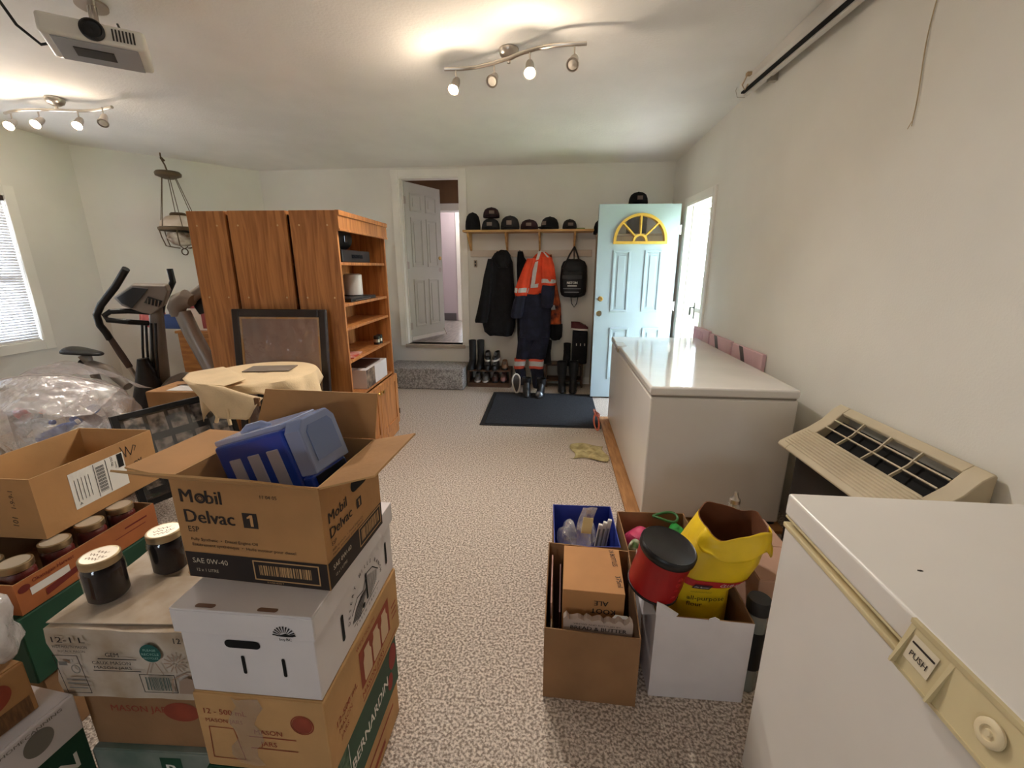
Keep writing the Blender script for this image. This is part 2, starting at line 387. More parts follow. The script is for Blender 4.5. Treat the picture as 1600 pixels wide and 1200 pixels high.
def panel(b, x0, x1, z0, z1, y=0, s=-1):
    w = .022
    for k, (dd, hh) in enumerate(((0, .010), (w*.9, .005))):
        a0, a1, c0, c1 = x0+dd, x1-dd, z0+dd, z1-dd; q = w if k == 0 else .008
        for (p0, p1) in (((a0, c0), (a1, c0+q)), ((a0, c1-q), (a1, c1)), ((a0, c0+q), (a0+q, c1-q)), ((a1-q, c0+q), (a1, c1-q))):
            b.span((p0[0], y, p0[1]), (p1[0], y+s*hh, p1[1]))
    g = .055
    b.span((x0+g, y, z0+g), (x1-g, y+s*.007, z1-g))
pn = MB()
for (xa, ya, xb, yb) in ((953, 391, 986, 487), (1001, 391, 1035, 487), (948, 512, 982, 590), (997, 512, 1031, 590)):
    p = onleaf(xa, yb); q = onleaf(xb, ya)
    if ya > 500: p.z = .22
    panel(pn, p.x, q.x, p.z, q.z)
pn.build('raised_panel', DOORW, dl, smooth=0, bevel=.0025)
fw = MB()
def arcbar(b, r0, r1, a0, a1, y0, y1, n=24):
    for i in range(n):
        p = a0+(a1-a0)*i/n; q = a0+(a1-a0)*(i+1)/n
        P = [(cx.x+r*math.cos(t), yy, cz+r*math.sin(t)) for yy in (y0, y1) for t in (p, q) for r in (r0, r1)]
        b.add(P, [(0, 1, 3, 2), (4, 6, 7, 5), (0, 2, 6, 4), (1, 5, 7, 3)])
GOLD = mat('gold_frame', (222, 182, 84), .38, .35)
arcbar(fw, R_o-.028, R_o, 0, PI, -.016, th+.016); arcbar(fw, .055, .078, 0, PI, -.012, th+.012, 12)
fw.span((cx.x-R_o, -.016, cz-.028), (cx.x+R_o, th+.016, cz))
for a in (45, 90, 135):
    a = rad(a); d = Vector((math.cos(a), 0, math.sin(a))); p = Vector((cx.x, th/2, cz))
    fw.box(p+d*(.075+(R_o-.02-.075)/2), (R_o-.02-.07, th+.024, .016), R=Matrix.Rotation(-a, 3, 'Y'))
fw.build('fan_window_frame', GOLD, dl, smooth=40)['label'] = 'gold sunburst frame of the fan window'
gp = MB(); gp.face([(p[0], th/2, p[1]) for p in arc]); gp.build('fan_window_pane', PANE, dl, smooth=0, solid=.004)
k = onleaf(936, 490)
def knob(nm, z, r, parent, x, y0, s=-1, m=BRASS):
    b = MB(); M = Matrix.Translation((x, y0, z)) @ Matrix.Rotation(rad(90)*(-s)*-1, 4, 'X')
    b.lathe([(r*1.1, 0), (r*1.1, .006), (r*.5, .01), (r*.4, .03), (r*.8, .038), (r, .05), (r*.85, .06), (0, .064)], 18, M=M)
    return b.build(nm, m, parent)
knob('door_knob', k.z, .03, dl, k.x, 0)
k2 = onleaf(938, 467); b = MB(); b.lathe([(.028, 0), (.028, .008), (.02, .016), (0, .018)], 18, M=Matrix.Translation((k2.x, 0, k2.z)) @ Matrix.Rotation(rad(90), 4, 'X')); b.build('deadbolt', BRASS, dl)
for z in (.25, 1.06, 1.86):
    b = MB(); b.tube([(.012, .0, z-.05), (.012, .0, z+.05)], .007); b.span((-.012, -.003, z-.045), (.01, 0, z+.045)); b.build('hinge', TRIM, dl)
# storm door outside
sd = thing('storm_door', 'white aluminium storm door with glass seen through the entry doorway', 'storm door', tuple(wl(u0+.03, .15, .02)))
su = Vector((rdir.x, rdir.y, 0)); Ms = Matrix(((su.x, MR[0][1], 0, 0), (su.y, MR[1][1], 0, 0), (0, 0, 1, 0), (0, 0, 0, 1)))
Wst = u1-u0-.06; b = MB()
for a, c in (((0, 0, 0), (.07, .03, 2.06)), ((Wst-.07, 0, 0), (Wst, .03, 2.06)), ((.07, 0, 0), (Wst-.07, .03, .16)), ((.07, 0, 1.98), (Wst-.07, .03, 2.06)), ((.07, 0, 1.0), (Wst-.07, .03, 1.05))): b.span(a, c, Ms)
b.build('frame', TRIM, sd, smooth=0, bevel=.003)
b = MB(); b.span((.07, .012, .16), (Wst-.07, .016, 1.0), Ms); b.span((.07, .012, 1.05), (Wst-.07, .016, 1.98), Ms); b.build('glass_pane', PANE, sd, smooth=0)
b = MB(); b.tube([(.035, -.003, 1.05), (.035, -.04, 1.05), (.035, -.04, .97)], .01, M=Ms); b.span((.02, -.004, .93), (.05, 0, 1.1), Ms); b.build('handle', BLACK, sd)
b = MB(); b.tube([(Wst-.2, -.02, 1.99), (.05, -.02, 2.0)], .012, M=Ms); b.build('closer_tube', STEEL, sd)
# outside world
LAWN = mat('lawn', (104, 128, 74), .9, col2=(84, 108, 60), scale=3)
g = MB().span((1.9, -14, -.3), (40, 40, -.2)).build('ground_outside', LAWN, smooth=0); struct(g, 'green lawn outside the entry door', 'lawn')
g = MB().span((1.85, 1.5, -.2), (3.6, 8.5, -.12)).build('path_outside', mat('pale_concrete', (206, 202, 194), .85, var=.06, scale=3), smooth=0); struct(g, 'pale concrete walk added outside the entry door to bounce light', 'path')  # walk added so sunlit ground bounces neutral light onto the ceiling
g2 = MB().span((-40, -30, -.3), (-5.6, 40, -.2)).build('ground_beyond', mat('bounce_gravel', (186, 184, 182), .9, var=.15, scale=30), smooth=0); struct(g2, 'pale gravel added outside the left window to brighten the ceiling', 'gravel')  # gravel added in place of lawn to bounce cooler light indoors
LEAF = mat('leaves', (116, 160, 70), .7, col2=(70, 112, 44), scale=2)
BARK = mat('bark', (104, 84, 66), .9, var=.3, scale=10)
def tree(x, y, h, r, label, seed):
    rr = random.Random(seed); t = thing('tree', label, 'tree', (x, y, -.2), 0, 'trees outside')
    b = MB(); b.tube([(0, 0, 0), (.1, 0, h*.3), (0, .1, h*.6)], [.22, .16, .08], 8); b.build('trunk', BARK, t)
    b = MB()
    for i in range(900):
        q = Vector((rr.gauss(0, 1), rr.gauss(0, 1), rr.gauss(0, 1))).normalized()*r*(rr.random()**.4); q.z = q.z*1.15+h*.62
        R = Euler((rr.random()*6, rr.random()*6, rr.random()*6)).to_matrix(); s_ = .16+.1*rr.random()
        b.add([q+R @ Vector(p)*s_ for p in ((-1, 0, 0), (0, -.5, 0), (1, 0, .2), (0, .5, 0))], [(0, 1, 2, 3)])
    o = b.build('foliage', LEAF, t, smooth=0, recalc=False); o['kind'] = 'stuff'
tree(8.9, 14.5, 5.5, 2.6, 'leafy tree outside beyond the entry doorway, the nearer of the two', 1)
tree(11.5, 21, 7.5, 3.6, 'leafy tree outside beyond the entry doorway, the farther of the two', 2)
vt = thing('trailer', 'white trailer parked on the lawn outside the entry door', 'trailer', (4.6, 9.2, -.2), 8)
MB().span((-1, -1.6, .95), (1, 1.6, 2.05)).build('body', WHITEP, vt, smooth=0, bevel=.05)
for sx in (-1.02, 1.02):
    b = MB(); M = Matrix.Translation((sx, -.6, .38)) @ Matrix.Rotation(rad(90), 4, 'Y'); b.lathe([(.14, -.08), (.36, -.09), (.38, 0), (.36, .09), (.14, .08)], 24, M=M); b.build('wheel', RUBBER, vt)
MB().span((-.9, -.75, .32), (.9, -.45, .44)).span((-.7, -1.5, .7), (.7, 1.5, .95)).build('axle', DKMETAL, vt, smooth=0)
# ------------------------------------------------------------------ left window
tr = MB(); yy0, yy1, z0, z1 = W1; q = .09; X = -5.05
tr.span((X, yy0-q, z0-q), (X+.02, yy0, z1+q)); tr.span((X, yy1, z0-q), (X+.02, yy1+q, z1+q)); tr.span((X, yy0, z0-q), (X+.02, yy1, z0)); tr.span((X, yy0, z1), (X+.02, yy1, z1+q))
o = tr.build('trim_3', TRIM, smooth=0, bevel=.004); struct(o, 'pale casing around the left window', 'window casing')
wn = thing('window_1', 'left window with a dark meeting rail behind white blinds', 'window', (X, (yy0+yy1)/2, z0)); wn['kind'] = 'structure'
b = MB(); hw = (yy1-yy0)/2; H = z1-z0
for a, c in (((-.10, -hw, 0), (-.05, -hw+.05, H)), ((-.10, hw-.05, 0), (-.05, hw, H)), ((-.10, -hw+.05, 0), (-.05, hw-.05, .05)), ((-.10, -hw+.05, H-.05), (-.05, hw-.05, H))): b.span(a, c)
b.build('window_frame', TRIM, wn, smooth=0)
MB().span((-.10, -hw+.05, H*.42), (-.045, hw-.05, H*.42+.055)).build('meeting_rail', mat('dark_sash', (52, 44, 44), .5), wn, smooth=0)
MB().span((-.078, -hw+.05, .05), (-.074, hw-.05, H-.05)).build('pane', PANE, wn, smooth=0)
bl = thing('window_blind', 'white slatted mini blind with dark head rail covering the left window', 'blind', (X, (yy0+yy1)/2, z0))
MB().span((-.035, -hw+.01, H-.045), (.015, hw-.01, H-.002)).build('head_rail', mat('dark_rail', (52, 40, 38), .5), bl, smooth=0, bevel=.003)
b = MB(); n = 52; R = Matrix.Rotation(rad(-66), 3, 'Y')
for i in range(n): b.box((-.012, 0, .02+(H-.075)*i/(n-1)), (.024, 2*hw-.03, .0012), R=R)
b.build('slats', mat('white_slat', (232, 232, 236), .5), bl, smooth=0)
b = MB()
for yq in (-hw*.7, 0, hw*.75): b.tube([(-.012, yq, .01), (-.012, yq, H-.045)], .0015, 5)
b.build('ladder_cord', TRIM, bl)
MB().span((-.024, -hw+.012, .0), (0, hw-.012, .012)).build('bottom_rail', TRIM, bl, smooth=0)

# ------------------------------------------------------------------ hallway doorway and step
tr = MB(); q = .085; Y = BKY
tr.span((D2L-q, Y-.02, D2B-.02), (D2L, Y, D2T+q)); tr.span((D2R, Y-.02, D2B-.02), (D2R+q, Y, D2T+q)); tr.span((D2L, Y-.02, D2T), (D2R, Y, D2T+q))
tr.span((D2L, Y-.015, D2B-.02), (D2L+.015, Y+.14, D2T)); tr.span((D2R-.015, Y-.015, D2B-.02), (D2R, Y+.14, D2T)); tr.span((D2L+.015, Y-.015, D2T-.015), (D2R-.015, Y+.14, D2T))
tr.span((D2L+.015, Y+.07, D2B), (D2L+.03, Y+.09, D2T-.015)); tr.span((D2R-.03, Y+.07, D2B), (D2R-.015, Y+.09, D2T-.015))
o = tr.build('trim_4', TRIM, smooth=0, bevel=.004); struct(o, 'white casing around the raised hallway doorway', 'door casing')
o = MB().span((D2L-.02, Y-.03, D2B-.05), (D2R+.02, Y+.16, D2B)).build('trim_5', mat('sill_wood', (168, 156, 142), .6), smooth=0, bevel=.004); struct(o, 'worn sill of the raised hallway doorway', 'sill')
d2 = thing('door_2', 'white six panel door opened into the hallway above the carpeted step', 'door', (D2L+.03, Y+.10, D2B+.02)); d2['kind'] = 'structure'
d2.rotation_euler = (0, 0, rad(67)); d2.matrix_basis = Matrix.LocRotScale(d2.location, d2.rotation_euler, None)
Wd2, Hd2 = .74, 2.02
MB().span((0, 0, 0), (Wd2, .04, Hd2)).build('leaf', DOORH, d2, smooth=0, bevel=.002)
pn = MB()
for (xa, xb) in ((.1, .33), (.41, .64)):
    for (za, zb) in ((.18, .82), (.98, 1.6), (1.68, 1.9)): panel(pn, xa, xb, za, zb)
pn.build('raised_panel', DOORH, d2, smooth=0, bevel=.002)
knob('door_knob', .94, .03, d2, .68, 0, m=STEEL)
b = MB(); b.lathe([(.026, 0), (.026, .01), (0, .016)], 16, M=Matrix.Translation((.68, 0, 1.1)) @ Matrix.Rotation(rad(90), 4, 'X')); b.build('deadbolt', BRASS, d2)
for z in (.2, 1.0, 1.8):
    b = MB(); b.tube([(-.008, -.004, z-.05), (-.008, -.004, z+.05)], .008); b.span((-.006, -.003, z-.045), (.03, 0, z+.045)); b.build('hinge', STEEL, d2)
b = MB(); b.span((0, -.012, .01), (Wd2, 0, .05)); b.build('weatherstrip', TRIM, d2, smooth=0)
b = MB(); b.tube([(.70, -.012, .10), (.73, -.03, .03), (.73, -.035, .0)], .007); b.build('door_stop', STEEL, d2)
# hallway
o = MB().span((-3.2, Y+.16, D2B-.12), (-.2, 9.2, D2B-.001)).build('floor_hall', VINYL, smooth=0); struct(o, 'grey plank vinyl floor of the hallway', 'floor')
o = MB().span((-3.2, Y+.15, D2B), (-3.1, 9.2, 2.9)).build('wall_hall_left', LAV, smooth=0); struct(o, 'mauve left wall of the hallway', 'wall')
o = MB().span((-.3, Y+.15, D2B), (-.2, 9.2, 2.9)).build('wall_hall_right', LAV, smooth=0); struct(o, 'mauve right wall of the hallway', 'wall')
o = MB().span((-3.1, 8.3, D2B), (-1.78, 8.4, 2.9)).span((-1.78, 8.3, 2.56), (-.3, 8.4, 2.9)).span((-.75, 8.3, D2B), (-.3, 8.4, 2.56)).build('wall_hall_back', LAV, smooth=0); struct(o, 'mauve end wall of the hallway', 'wall')
o = MB().span((-3.2, Y+.15, 2.9), (-.2, 9.2, 3.0)).build('ceiling_hall', CEIL, smooth=0); struct(o, 'ceiling of the hallway', 'ceiling')
o = MB().span((-3.1, 6.9, 2.42), (-.3, 7.1, 2.9)).build('wall_hall_header', mat('brown_header', (122, 88, 58), .6, var=.15, scale=3), smooth=0); struct(o, 'brown wooden header across the hallway', 'header')
o = MB().span((-3.1, 6.88, 2.32), (-.3, 7.12, 2.42)).build('trim_6', TRIM, smooth=0); struct(o, 'white trim strip under the brown hallway header', 'trim')
o = MB().span((-1.86, 8.27, D2B), (-1.78, 8.3, 2.64)).span((-1.78, 8.27, 2.56), (-.7, 8.3, 2.64)).build('trim_7', TRIM, smooth=0, bevel=.004); struct(o, 'white casing of the inner hallway doorway', 'door casing')
o = MB().span((-3.1, 8.285, D2B), (-1.9, 8.299, D2B+.14)).build('baseboard_hall', mat('grey_base', (96, 90, 92), .6), smooth=0); struct(o, 'grey baseboard at the end of the hallway', 'baseboard')
o = MB().span((-1.9, 9.15, D2B), (-.3, 9.2, 2.9)).build('wall_hall_far', WALL, smooth=0); struct(o, 'pale wall beyond the inner hallway doorway', 'wall')
# carpeted step
st = MB().span((-2.14, 5.175, .001), (-1.125, 5.645, .272)).build('carpeted_step', STEPC, smooth=0, bevel=.02, seg=3); tag(st, 'grey carpet covered step below the hallway doorway', 'step')
# baseboards
o = MB().span((-1.0, Y-.012, 0), (1.30, Y, .09)).build('baseboard_back', TRIM, smooth=0); struct(o, 'low baseboard on the back wall', 'baseboard')
# outlets: light switch on back wall
sp = at(743, 412, Y-.006)
sw = thing('light_switch', 'small dark wall switch between the hallway door and the black coats', 'switch', tuple(sp))
MB().span((-.02, -.004, -.045), (.02, .005, .045)).build('plate', mat('switch_plate', (176, 160, 140), .5), sw, smooth=0)
MB().span((-.009, -.012, -.032), (.009, -.004, -.006)).span((-.009, -.012, .006), (.009, -.004, .032)).build('toggle', BLACK, sw, smooth=0)
# hanging string on the right wall
P0 = Vector((wx(2.19)-.006, 2.19, 2.55)); b = MB(); pts = []
for i in range(13):
    t = i/12; pts.append(Vector((wx(2.19)-.006-.0, 2.19+.012*math.sin(t*5)+.01*t, 2.56-.47*t)))
b.tube(pts, .0022, 6); b.tube([pts[-1], pts[-1]+Vector((-.003, .016, -.03))], .0016, 5); b.tube([pts[-1], pts[-1]+Vector((-.003, -.006, -.025))], .0016, 5)
tag(b.build('string', mat('twine', (178, 160, 130), .9)), 'thin frayed string hanging on the right wall', 'string')
# ================================================================== cartons
def open_carton(nm, label, loc, rot, w, d, h, m, flaps=(), t=.004, mi=None, group=None, tops=None, holes=()):
    """open-topped carton; loc = centre of its base; tops = rim heights (front-left, front-right, back-right, back-left); flaps = (side, length, angle, inset)"""
    r = thing(nm, label, 'box', loc, rot, group); mi = mi or m
    tp = tops or (h, h, h, h); cs = [(-w/2, -d/2), (w/2, -d/2), (w/2, d/2), (-w/2, d/2)]
    ci = [(-w/2+t, -d/2+t), (w/2-t, -d/2+t), (w/2-t, d/2-t), (-w/2+t, d/2-t)]
    b = MB()
    vs = [(x, y, 0) for x, y in cs]+[(cs[i][0], cs[i][1], tp[i]) for i in range(4)]+[(x, y, t) for x, y in ci]+[(ci[i][0], ci[i][1], tp[i]) for i in range(4)]
    b.add(vs, [(3, 2, 1, 0)]+[(i, (i+1) % 4, 4+(i+1) % 4, 4+i) for i in range(4)]); b.m = 1
    b.add(vs, [(8, 9, 10, 11)]+[(8+(i+1) % 4, 8+i, 12+i, 12+(i+1) % 4) for i in range(4)]+[(4+i, 4+(i+1) % 4, 12+(i+1) % 4, 12+i) for i in range(4)])
    bd = b.build('body', [m, mi], r, smooth=0, recalc=False)
    for side, ln, ang, ins in flaps:
        i0, i1 = ins if isinstance(ins, tuple) else (ins, ins)
        i = {'front': 0, 'right': 1, 'back': 2, 'left': 3}[side]
        a = Vector((cs[i][0], cs[i][1], tp[i])); c = Vector((cs[(i+1) % 4][0], cs[(i+1) % 4][1], tp[(i+1) % 4])); e = (c-a)
        out = Vector((e.y, -e.x, 0)).normalized(); q = rad(ang); dr = out*math.sin(q)+Vector((0, 0, 1))*math.cos(q); nn = e.normalized().cross(dr).normalized()*t
        en = e.normalized(); p = [a+en*.001+dr*.001, c-en*.001+dr*.001, c-en*i1+dr*ln, a+en*i0+dr*ln]
        f = MB(); f.add(p+[k+nn for k in p], [(0, 3, 2, 1)]); f.m = 1; f.add(p+[k+nn for k in p], [(4, 5, 6, 7), (0, 1, 5, 4), (1, 2, 6, 5), (2, 3, 7, 6), (3, 0, 4, 7)])
        f.build('flap', [m, mi] if True else m, r, smooth=0, recalc=True)
    return r
def carton(nm, label, loc, rot, w, d, h, m, group=None, tape=None, warp=0):
    r = thing(nm, label, 'box', loc, rot, group)
    b = MB(); b.span((-w/2, -d/2, 0), (w/2, d/2, h)); b.build('body', m, r, smooth=0, bevel=.004)
    f = MB(); g = .0015
    f.span((-w/2+.004, -d/2+.004, h+.0002), (w/2-.004, -g, h+.0035)); f.span((-w/2+.004, g, h+.0002), (w/2-.004, d/2-.004, h+.0035))
    f.build('flap', m, r, smooth=0)
    if tape:
        q = MB(); q.span((-w/2+.003, -.03, h+.0036), (w/2-.003, .03, h+.0041)); q.build('tape', tape, r, smooth=0)
    return r
TAPE = mat('clear_tape', (190, 160, 120), .2, alpha=.55)

# ---- centre stack -------------------------------------------------------------------------------------------------
SX, SY = -.6455, .9235           # stack centre
w, d = .312, .453
# D bottom carton
r = carton('carton', 'tan carton with red print at the very bottom of the front stack', (SX-.012, SY-.01, .001), 1, .306, .43, .136, KRAFT2)
prints(r, 'printing', face_m(.306, .43, .136, 'right'), [('r', .06, .03, .30, .05), ('r', .05, .085, .38, .095)], INKR)
# C green
r = carton('carton', 'green jar carton lettered in white, second from the bottom of the front stack', (SX-.010, SY-.008, .142), .8, .31, .44, .197, GREENC)
M = face_m(.31, .44, .197, 'right')
prints(r, 'lettering', M, [('t', 'BERNARDIN', .10, .07, .052, .012, .25), ('l', [(.09, .02), (.09, .18)], .003)], INKW)
prints(r, 'printing', M, [('r', .01, .01, .085, .185)], mat('pale_green_print', (96, 120, 96), .7, col2=(40, 76, 54), scale=60))
prints(r, 'red_fruit_printing', M, [('e', .40, .13, .03, .045), ('e', .37, .06, .02, .03)], mat('fruit_red', (140, 46, 40), .7))
M = face_m(.31, .44, .197, 'front')
prints(r, 'lettering', M, [('t', 'BERNARDIN', .12, .11, .045, .012, .17)], INKW)
# B kraft jar carton
r = carton('carton', 'kraft mason jar carton with red print under the white lidded box', (SX, SY, .346), .4, w, d, .222, KRAFT2, tape=TAPE)
M = face_m(w, d, .222, 'front')
prints(r, 'red_printing', M, [('t', '12 - 500 mL', .02, .165, .022, .01), ('t', 'MASON JARS', .02, .14, .016), ('t', 'MASON', .135, .115, .02, .01), ('r', .12, .105, .235, .108), ('t', 'JARS', .145, .08, .02, .01), ('r', .12, .07, .235, .073), ('ring', .255, .155, .028, .028, .003), ('e', .255, .155, .024, .024), ('l', [(.02, .03), (.10, .03), (.085, .125), (.025, .125), (.02, .03)], .002)], INKR)
M = face_m(w, d, .222, 'right')
prints(r, 'red_printing', M, [('r', .17, .06, .375, .178), ('t', 'WIDE MOUTH', .16, .19, .018), ('t', '12-500 mL', .04, .10, .026, .01), ('t', 'MASON', .045, .075, .02), ('t', 'JARS', .05, .05, .02), ('t', 'MASON JARS', .17, .03, .026, .01), ('r', .17, .018, .42, .022), ('l', [(.395, .08), (.43, .08)], .006), ('l', [(.395, .1), (.43, .1)], .006), ('l', [(.395, .12), (.43, .12)], .006)], INKR)
M2 = face_m(w, d, .222, 'right', .0014)
prints(r, 'jar_silhouettes', M2, [('p', [(c-.022, .066), (c+.022, .066), (c+.025, .075), (c+.025, .13), (c+.016, .145), (c+.016, .162), (c-.016, .162), (c-.016, .145), (c-.025, .13), (c-.025, .075)]) for c in (.215, .275, .335)], mat('pale_kraft_print', (206, 178, 146), .8))
b = MB(); rr = random.Random(3); L = []
for i in range(9):
    v = .221-.2*i/8; L.append((.125+.012*math.sin(i*1.7)-.02*i/8, v))
MF = face_m(w, d, .222, 'front', .002)
vs = []
for i, (u, v) in enumerate(L): vs += [(u-.03, v, .001*math.sin(i*2.1)), (u-.01, v, .003*math.cos(i*1.3)+.003), (u+.012, v, .002*math.sin(i)+.002), (u+.034, v, 0)]
b.add(vs, [(4*i+k, 4*i+k+1, 4*i+k+5, 4*i+k+4) for i in range(8) for k in range(3)], MF)
b.build('loose_tape', plastic_film('tape_film', (196, 172, 150), .4, .15), r, smooth=60)['label'] = 'crumpled strip of clear tape on the front'
# A white lidded box
h = .2295
r = thing('banker_box', 'white lidded cardboard file box with black handle slots under the open oil carton', 'box', (SX, SY, .5722), .6)
MB().span((-w/2+.004, -d/2+.004, 0), (w/2-.004, d/2-.004, h-.006)).build('body', WHITEC, r, smooth=0, bevel=.003)
lid = MB(); lh = .062
lid.span((-w/2-.003, -d/2-.003, h-.005), (w/2+.003, d/2+.003, h))
for a, c in (((-w/2-.003, -d/2-.003, h-lh), (w/2+.003, -d/2+.001, h-.005)), ((-w/2-.003, d/2-.001, h-lh), (w/2+.003, d/2+.003, h-.005)), ((-w/2-.003, -d/2+.001, h-lh), (-w/2+.001, d/2-.001, h-.005)), ((w/2-.001, -d/2+.001, h-lh), (w/2+.003, d/2-.001, h-.005))): lid.span(a, c)
lo = lid.build('lid', WHITEC, r, smooth=0, bevel=.002)
def slot(parent, nm, M, u, v, lu, lv, m=DARKV):  # no hole is cut; the default dark face stands for its shade
    """a rounded cut-out: flat face, by default in a painted shade colour"""
    b = MB(); rr_ = min(lu, lv)/2; P = []
    if lu >= lv:
        P = [(u+lu/2-rr_+rr_*math.cos(a), v+rr_*math.sin(a)) for a in [(-PI/2)+PI*i/8 for i in range(9)]]+[(u-lu/2+rr_+rr_*math.cos(a), v+rr_*math.sin(a)) for a in [PI/2+PI*i/8 for i in range(9)]]
    else:
        P = [(u+rr_*math.cos(a), v+lv/2-rr_+rr_*math.sin(a)) for a in [PI*i/8 for i in range(9)]]+[(u+rr_*math.cos(a), v-lv/2+rr_+rr_*math.sin(a)) for a in [PI+PI*i/8 for i in range(9)]]
    b.face([(p[0], p[1], 0) for p in P], M); return b.build(nm, m, parent, smooth=0, recalc=False)
W6, D6 = w+.006, d+.006
M = face_m(w-.008, d-.008, h, 'front', .001); Ml = face_m(W6, D6, h, 'front', .001)
slot(r, 'handle_slot', M, .14, .140, .082, .021); slot(r, 'vent_slot', M, .135, .085, .008, .05); slot(r, 'vent_slot', M, .228, .085, .008, .05)
slot(lo, 'lid_slot', face_m(W6, D6, h, 'top', .0008), .075, .012, .045, .011, mat('slot_board', (120, 92, 76), .9)); slot(lo, 'lid_slot', face_m(W6, D6, h, 'top', .0008), .215, .012, .045, .011, MATS['slot_board'])
# sunrise emblem and lettering
cu, cv = .252, h-.052; it = [('t', 'buy', cu-.012, cv-.011, .010), ('t', 'BC', cu+.004, cv-.011, .010, .03)]
for i in range(11):
    a = rad(8+164*i/10); it.append(('p', [(cu+.010*math.cos(a-.05), cv+.010*math.sin(a-.05)), (cu+.026*math.cos(a-.07), cv+.026*math.sin(a-.07)), (cu+.026*math.cos(a+.07), cv+.026*math.sin(a+.07)), (cu+.010*math.cos(a+.05), cv+.010*math.sin(a+.05))]))
it += [('p', [(cu-.02, cv), (cu-.006, cv+.004), (cu+.004, cv+.008), (cu+.012, cv+.004), (cu+.026, cv+.008), (cu+.02, cv), (cu+.006, cv-.001)])]
prints(lo, 'sunrise_logo', Ml, it, INKBK)
Mr_ = face_m(w-.008, d-.008, h, 'right', .001); Mrl = face_m(W6, D6, h, 'right', .001)
slot(r, 'handle_slot', Mr_, .115, .085, .013, .075); slot(r, 'handle_slot', Mr_, .395, .09, .013, .075)
cu, cv, R = .248, .055, .098; it = []
tx = 'DESERT HILLS RANCH'
for i, ch in enumerate(tx):
    a = rad(172-164*i/(len(tx)-1))
    if ch != ' ': it.append(('t', ch, cu+R*math.cos(a)-.004*math.sin(a), cv+R*.95*math.sin(a)+.004*math.cos(a)-.002, .015, .01, None, math.degrees(a)-90))
for i, ch in enumerate('FRESH FRUIT'):
    a = i/10; it.append(('t', ch, cu-.065+.13*a, cv-.03-.004*math.sin(PI*a), .011, .01))
# ranch drawing: furrowed fields, hills and trees
for i in range(8): it.append(('l', [(cu-.085+.006*i, cv-.005-.002*i), (cu-.06+.008*i, cv+.02), (cu-.03+.006*i, cv+.032)], .0025))
for i in range(9): it.append(('l', [(cu+.02+.006*i, cv-.012+.002*i), (cu+.018+.007*i, cv+.06-.003*i)], .002))
it += [('l', [(cu-.085, cv+.02), (cu-.05, cv+.045), (cu-.015, cv+.038), (cu+.015, cv+.07), (cu+.05, cv+.062), (cu+.085, cv+.03)], .003), ('l', [(cu-.08, cv-.018), (cu+.085, cv-.012)], .002), ('e', cu-.018, cv-.006, .008, .007)]
prints(r, 'ranch_emblem', Mr_, it, INKBK)
slot(r, 'handle_slot', face_m(w-.008, d-.008, h, 'right', .0022), cu+.005, cv+.035, .011, .08)

# ---- oil carton -----------------------------------------------------------------------------------------------------
mw, md, mh = .353, .27, .253
mc = Vector((-.482, .773, 0)); rotm = -2.4; Rz = Matrix.Rotation(rad(rotm), 3, 'Z'); mc = mc+Rz @ Vector((-mw/2, md/2, 0))
r = open_carton('oil_carton', 'open brown engine oil carton with raised flaps on top of the white lidded box', (mc.x, mc.y, .8025), rotm, mw, md, mh, KRAFT,
    flaps=(('front', .138, 57, (.012, .05)), ('right', .125, 75, (.012, .02)), ('back', .125, 4, (-.012, .045)), ('left', .125, 86, .015)), mi=KRAFT2)
M = face_m(mw, md, mh, 'front')
prints(r, 'black_band', M, [('r', .002, .001, mw-.002, .068)], INK)
prints(r, 'lettering', M, [('t', 'M', .020, .196, .046, .022), ('t', 'bil', .083, .196, .046, .022), ('ring', .0690, .2075, .0135, .0125, .0055), ('ring', .0690, .2075, .0065, .006, .0022), ('t', 'Delvac', .022, .146, .046, .022), ('t', 'ESP', .024, .122, .020), ('t', 'Fully Synthetic  •  Diesel Engine Oil', .026, .099, .011, 0, .165), ('t', 'Entièrement synthétique  •  Huile moteur pour diesel', .026, .085, .011, 0, .255), ('r', .165, .143, .200, .180), ('t', '11 04 05', .215, .218, .012)], INK)
M2 = face_m(mw, md, mh, 'front', .0014)
prints(r, 'numeral', M2, [('p', [(.183, .148), (.190, .148), (.190, .176), (.184, .176), (.176, .170), (.176, .166), (.183, .169)])], mat('kraft_print', (186, 142, 94), .85))
prints(r, 'barcode', M2, [('bars', .185, .024, .315, .050, 34), ('l', [(.172, .012), (.330, .012), (.330, .060), (.172, .060), (.172, .012)], .003), ('t', '0 71924 40253 7', .20, .004, .006)], mat('kraft_light', (190, 150, 104), .85))
prints(r, 'grade_lettering', M2, [('t', 'SAE 0W-40', .018, .040, .019, .004), ('t', '12 x 1 LITRE', .024, .018, .011)], mat('pale_band_ink', (196, 182, 160), .8))
M = face_m(mw, md, mh, 'right')
prints(r, 'black_band', M, [('r', .001, .001, md-.002, .068)], INK)
prints(r, 'lettering', M, [('t', 'Mobil', .022, .155, .036, .02), ('t', 'Delvac', .022, .118, .036, .02), ('r', .142, .120, .166, .146), ('t', 'ESP', .024, .098, .014), ('t', 'Fully Synthetic  •  Diesel Engine Oil', .024, .084, .008, 0, .14), ('t', 'Huile moteur pour diesel', .024, .074, .008, 0, .14)], INK)
M2 = face_m(mw, md, mh, 'right', .0014)
prints(r, 'numeral', M2, [('p', [(.152, .124), (.157, .124), (.157, .142), (.153, .142), (.148, .138), (.152, .138)])], MATS['kraft_print'])
prints(r, 'barcode', M2, [('bars', .150, .024, .248, .056, 26), ('l', [(.140, .014), (.258, .014), (.258, .064), (.140, .064), (.140, .014)], .003)], MATS['kraft_light'])
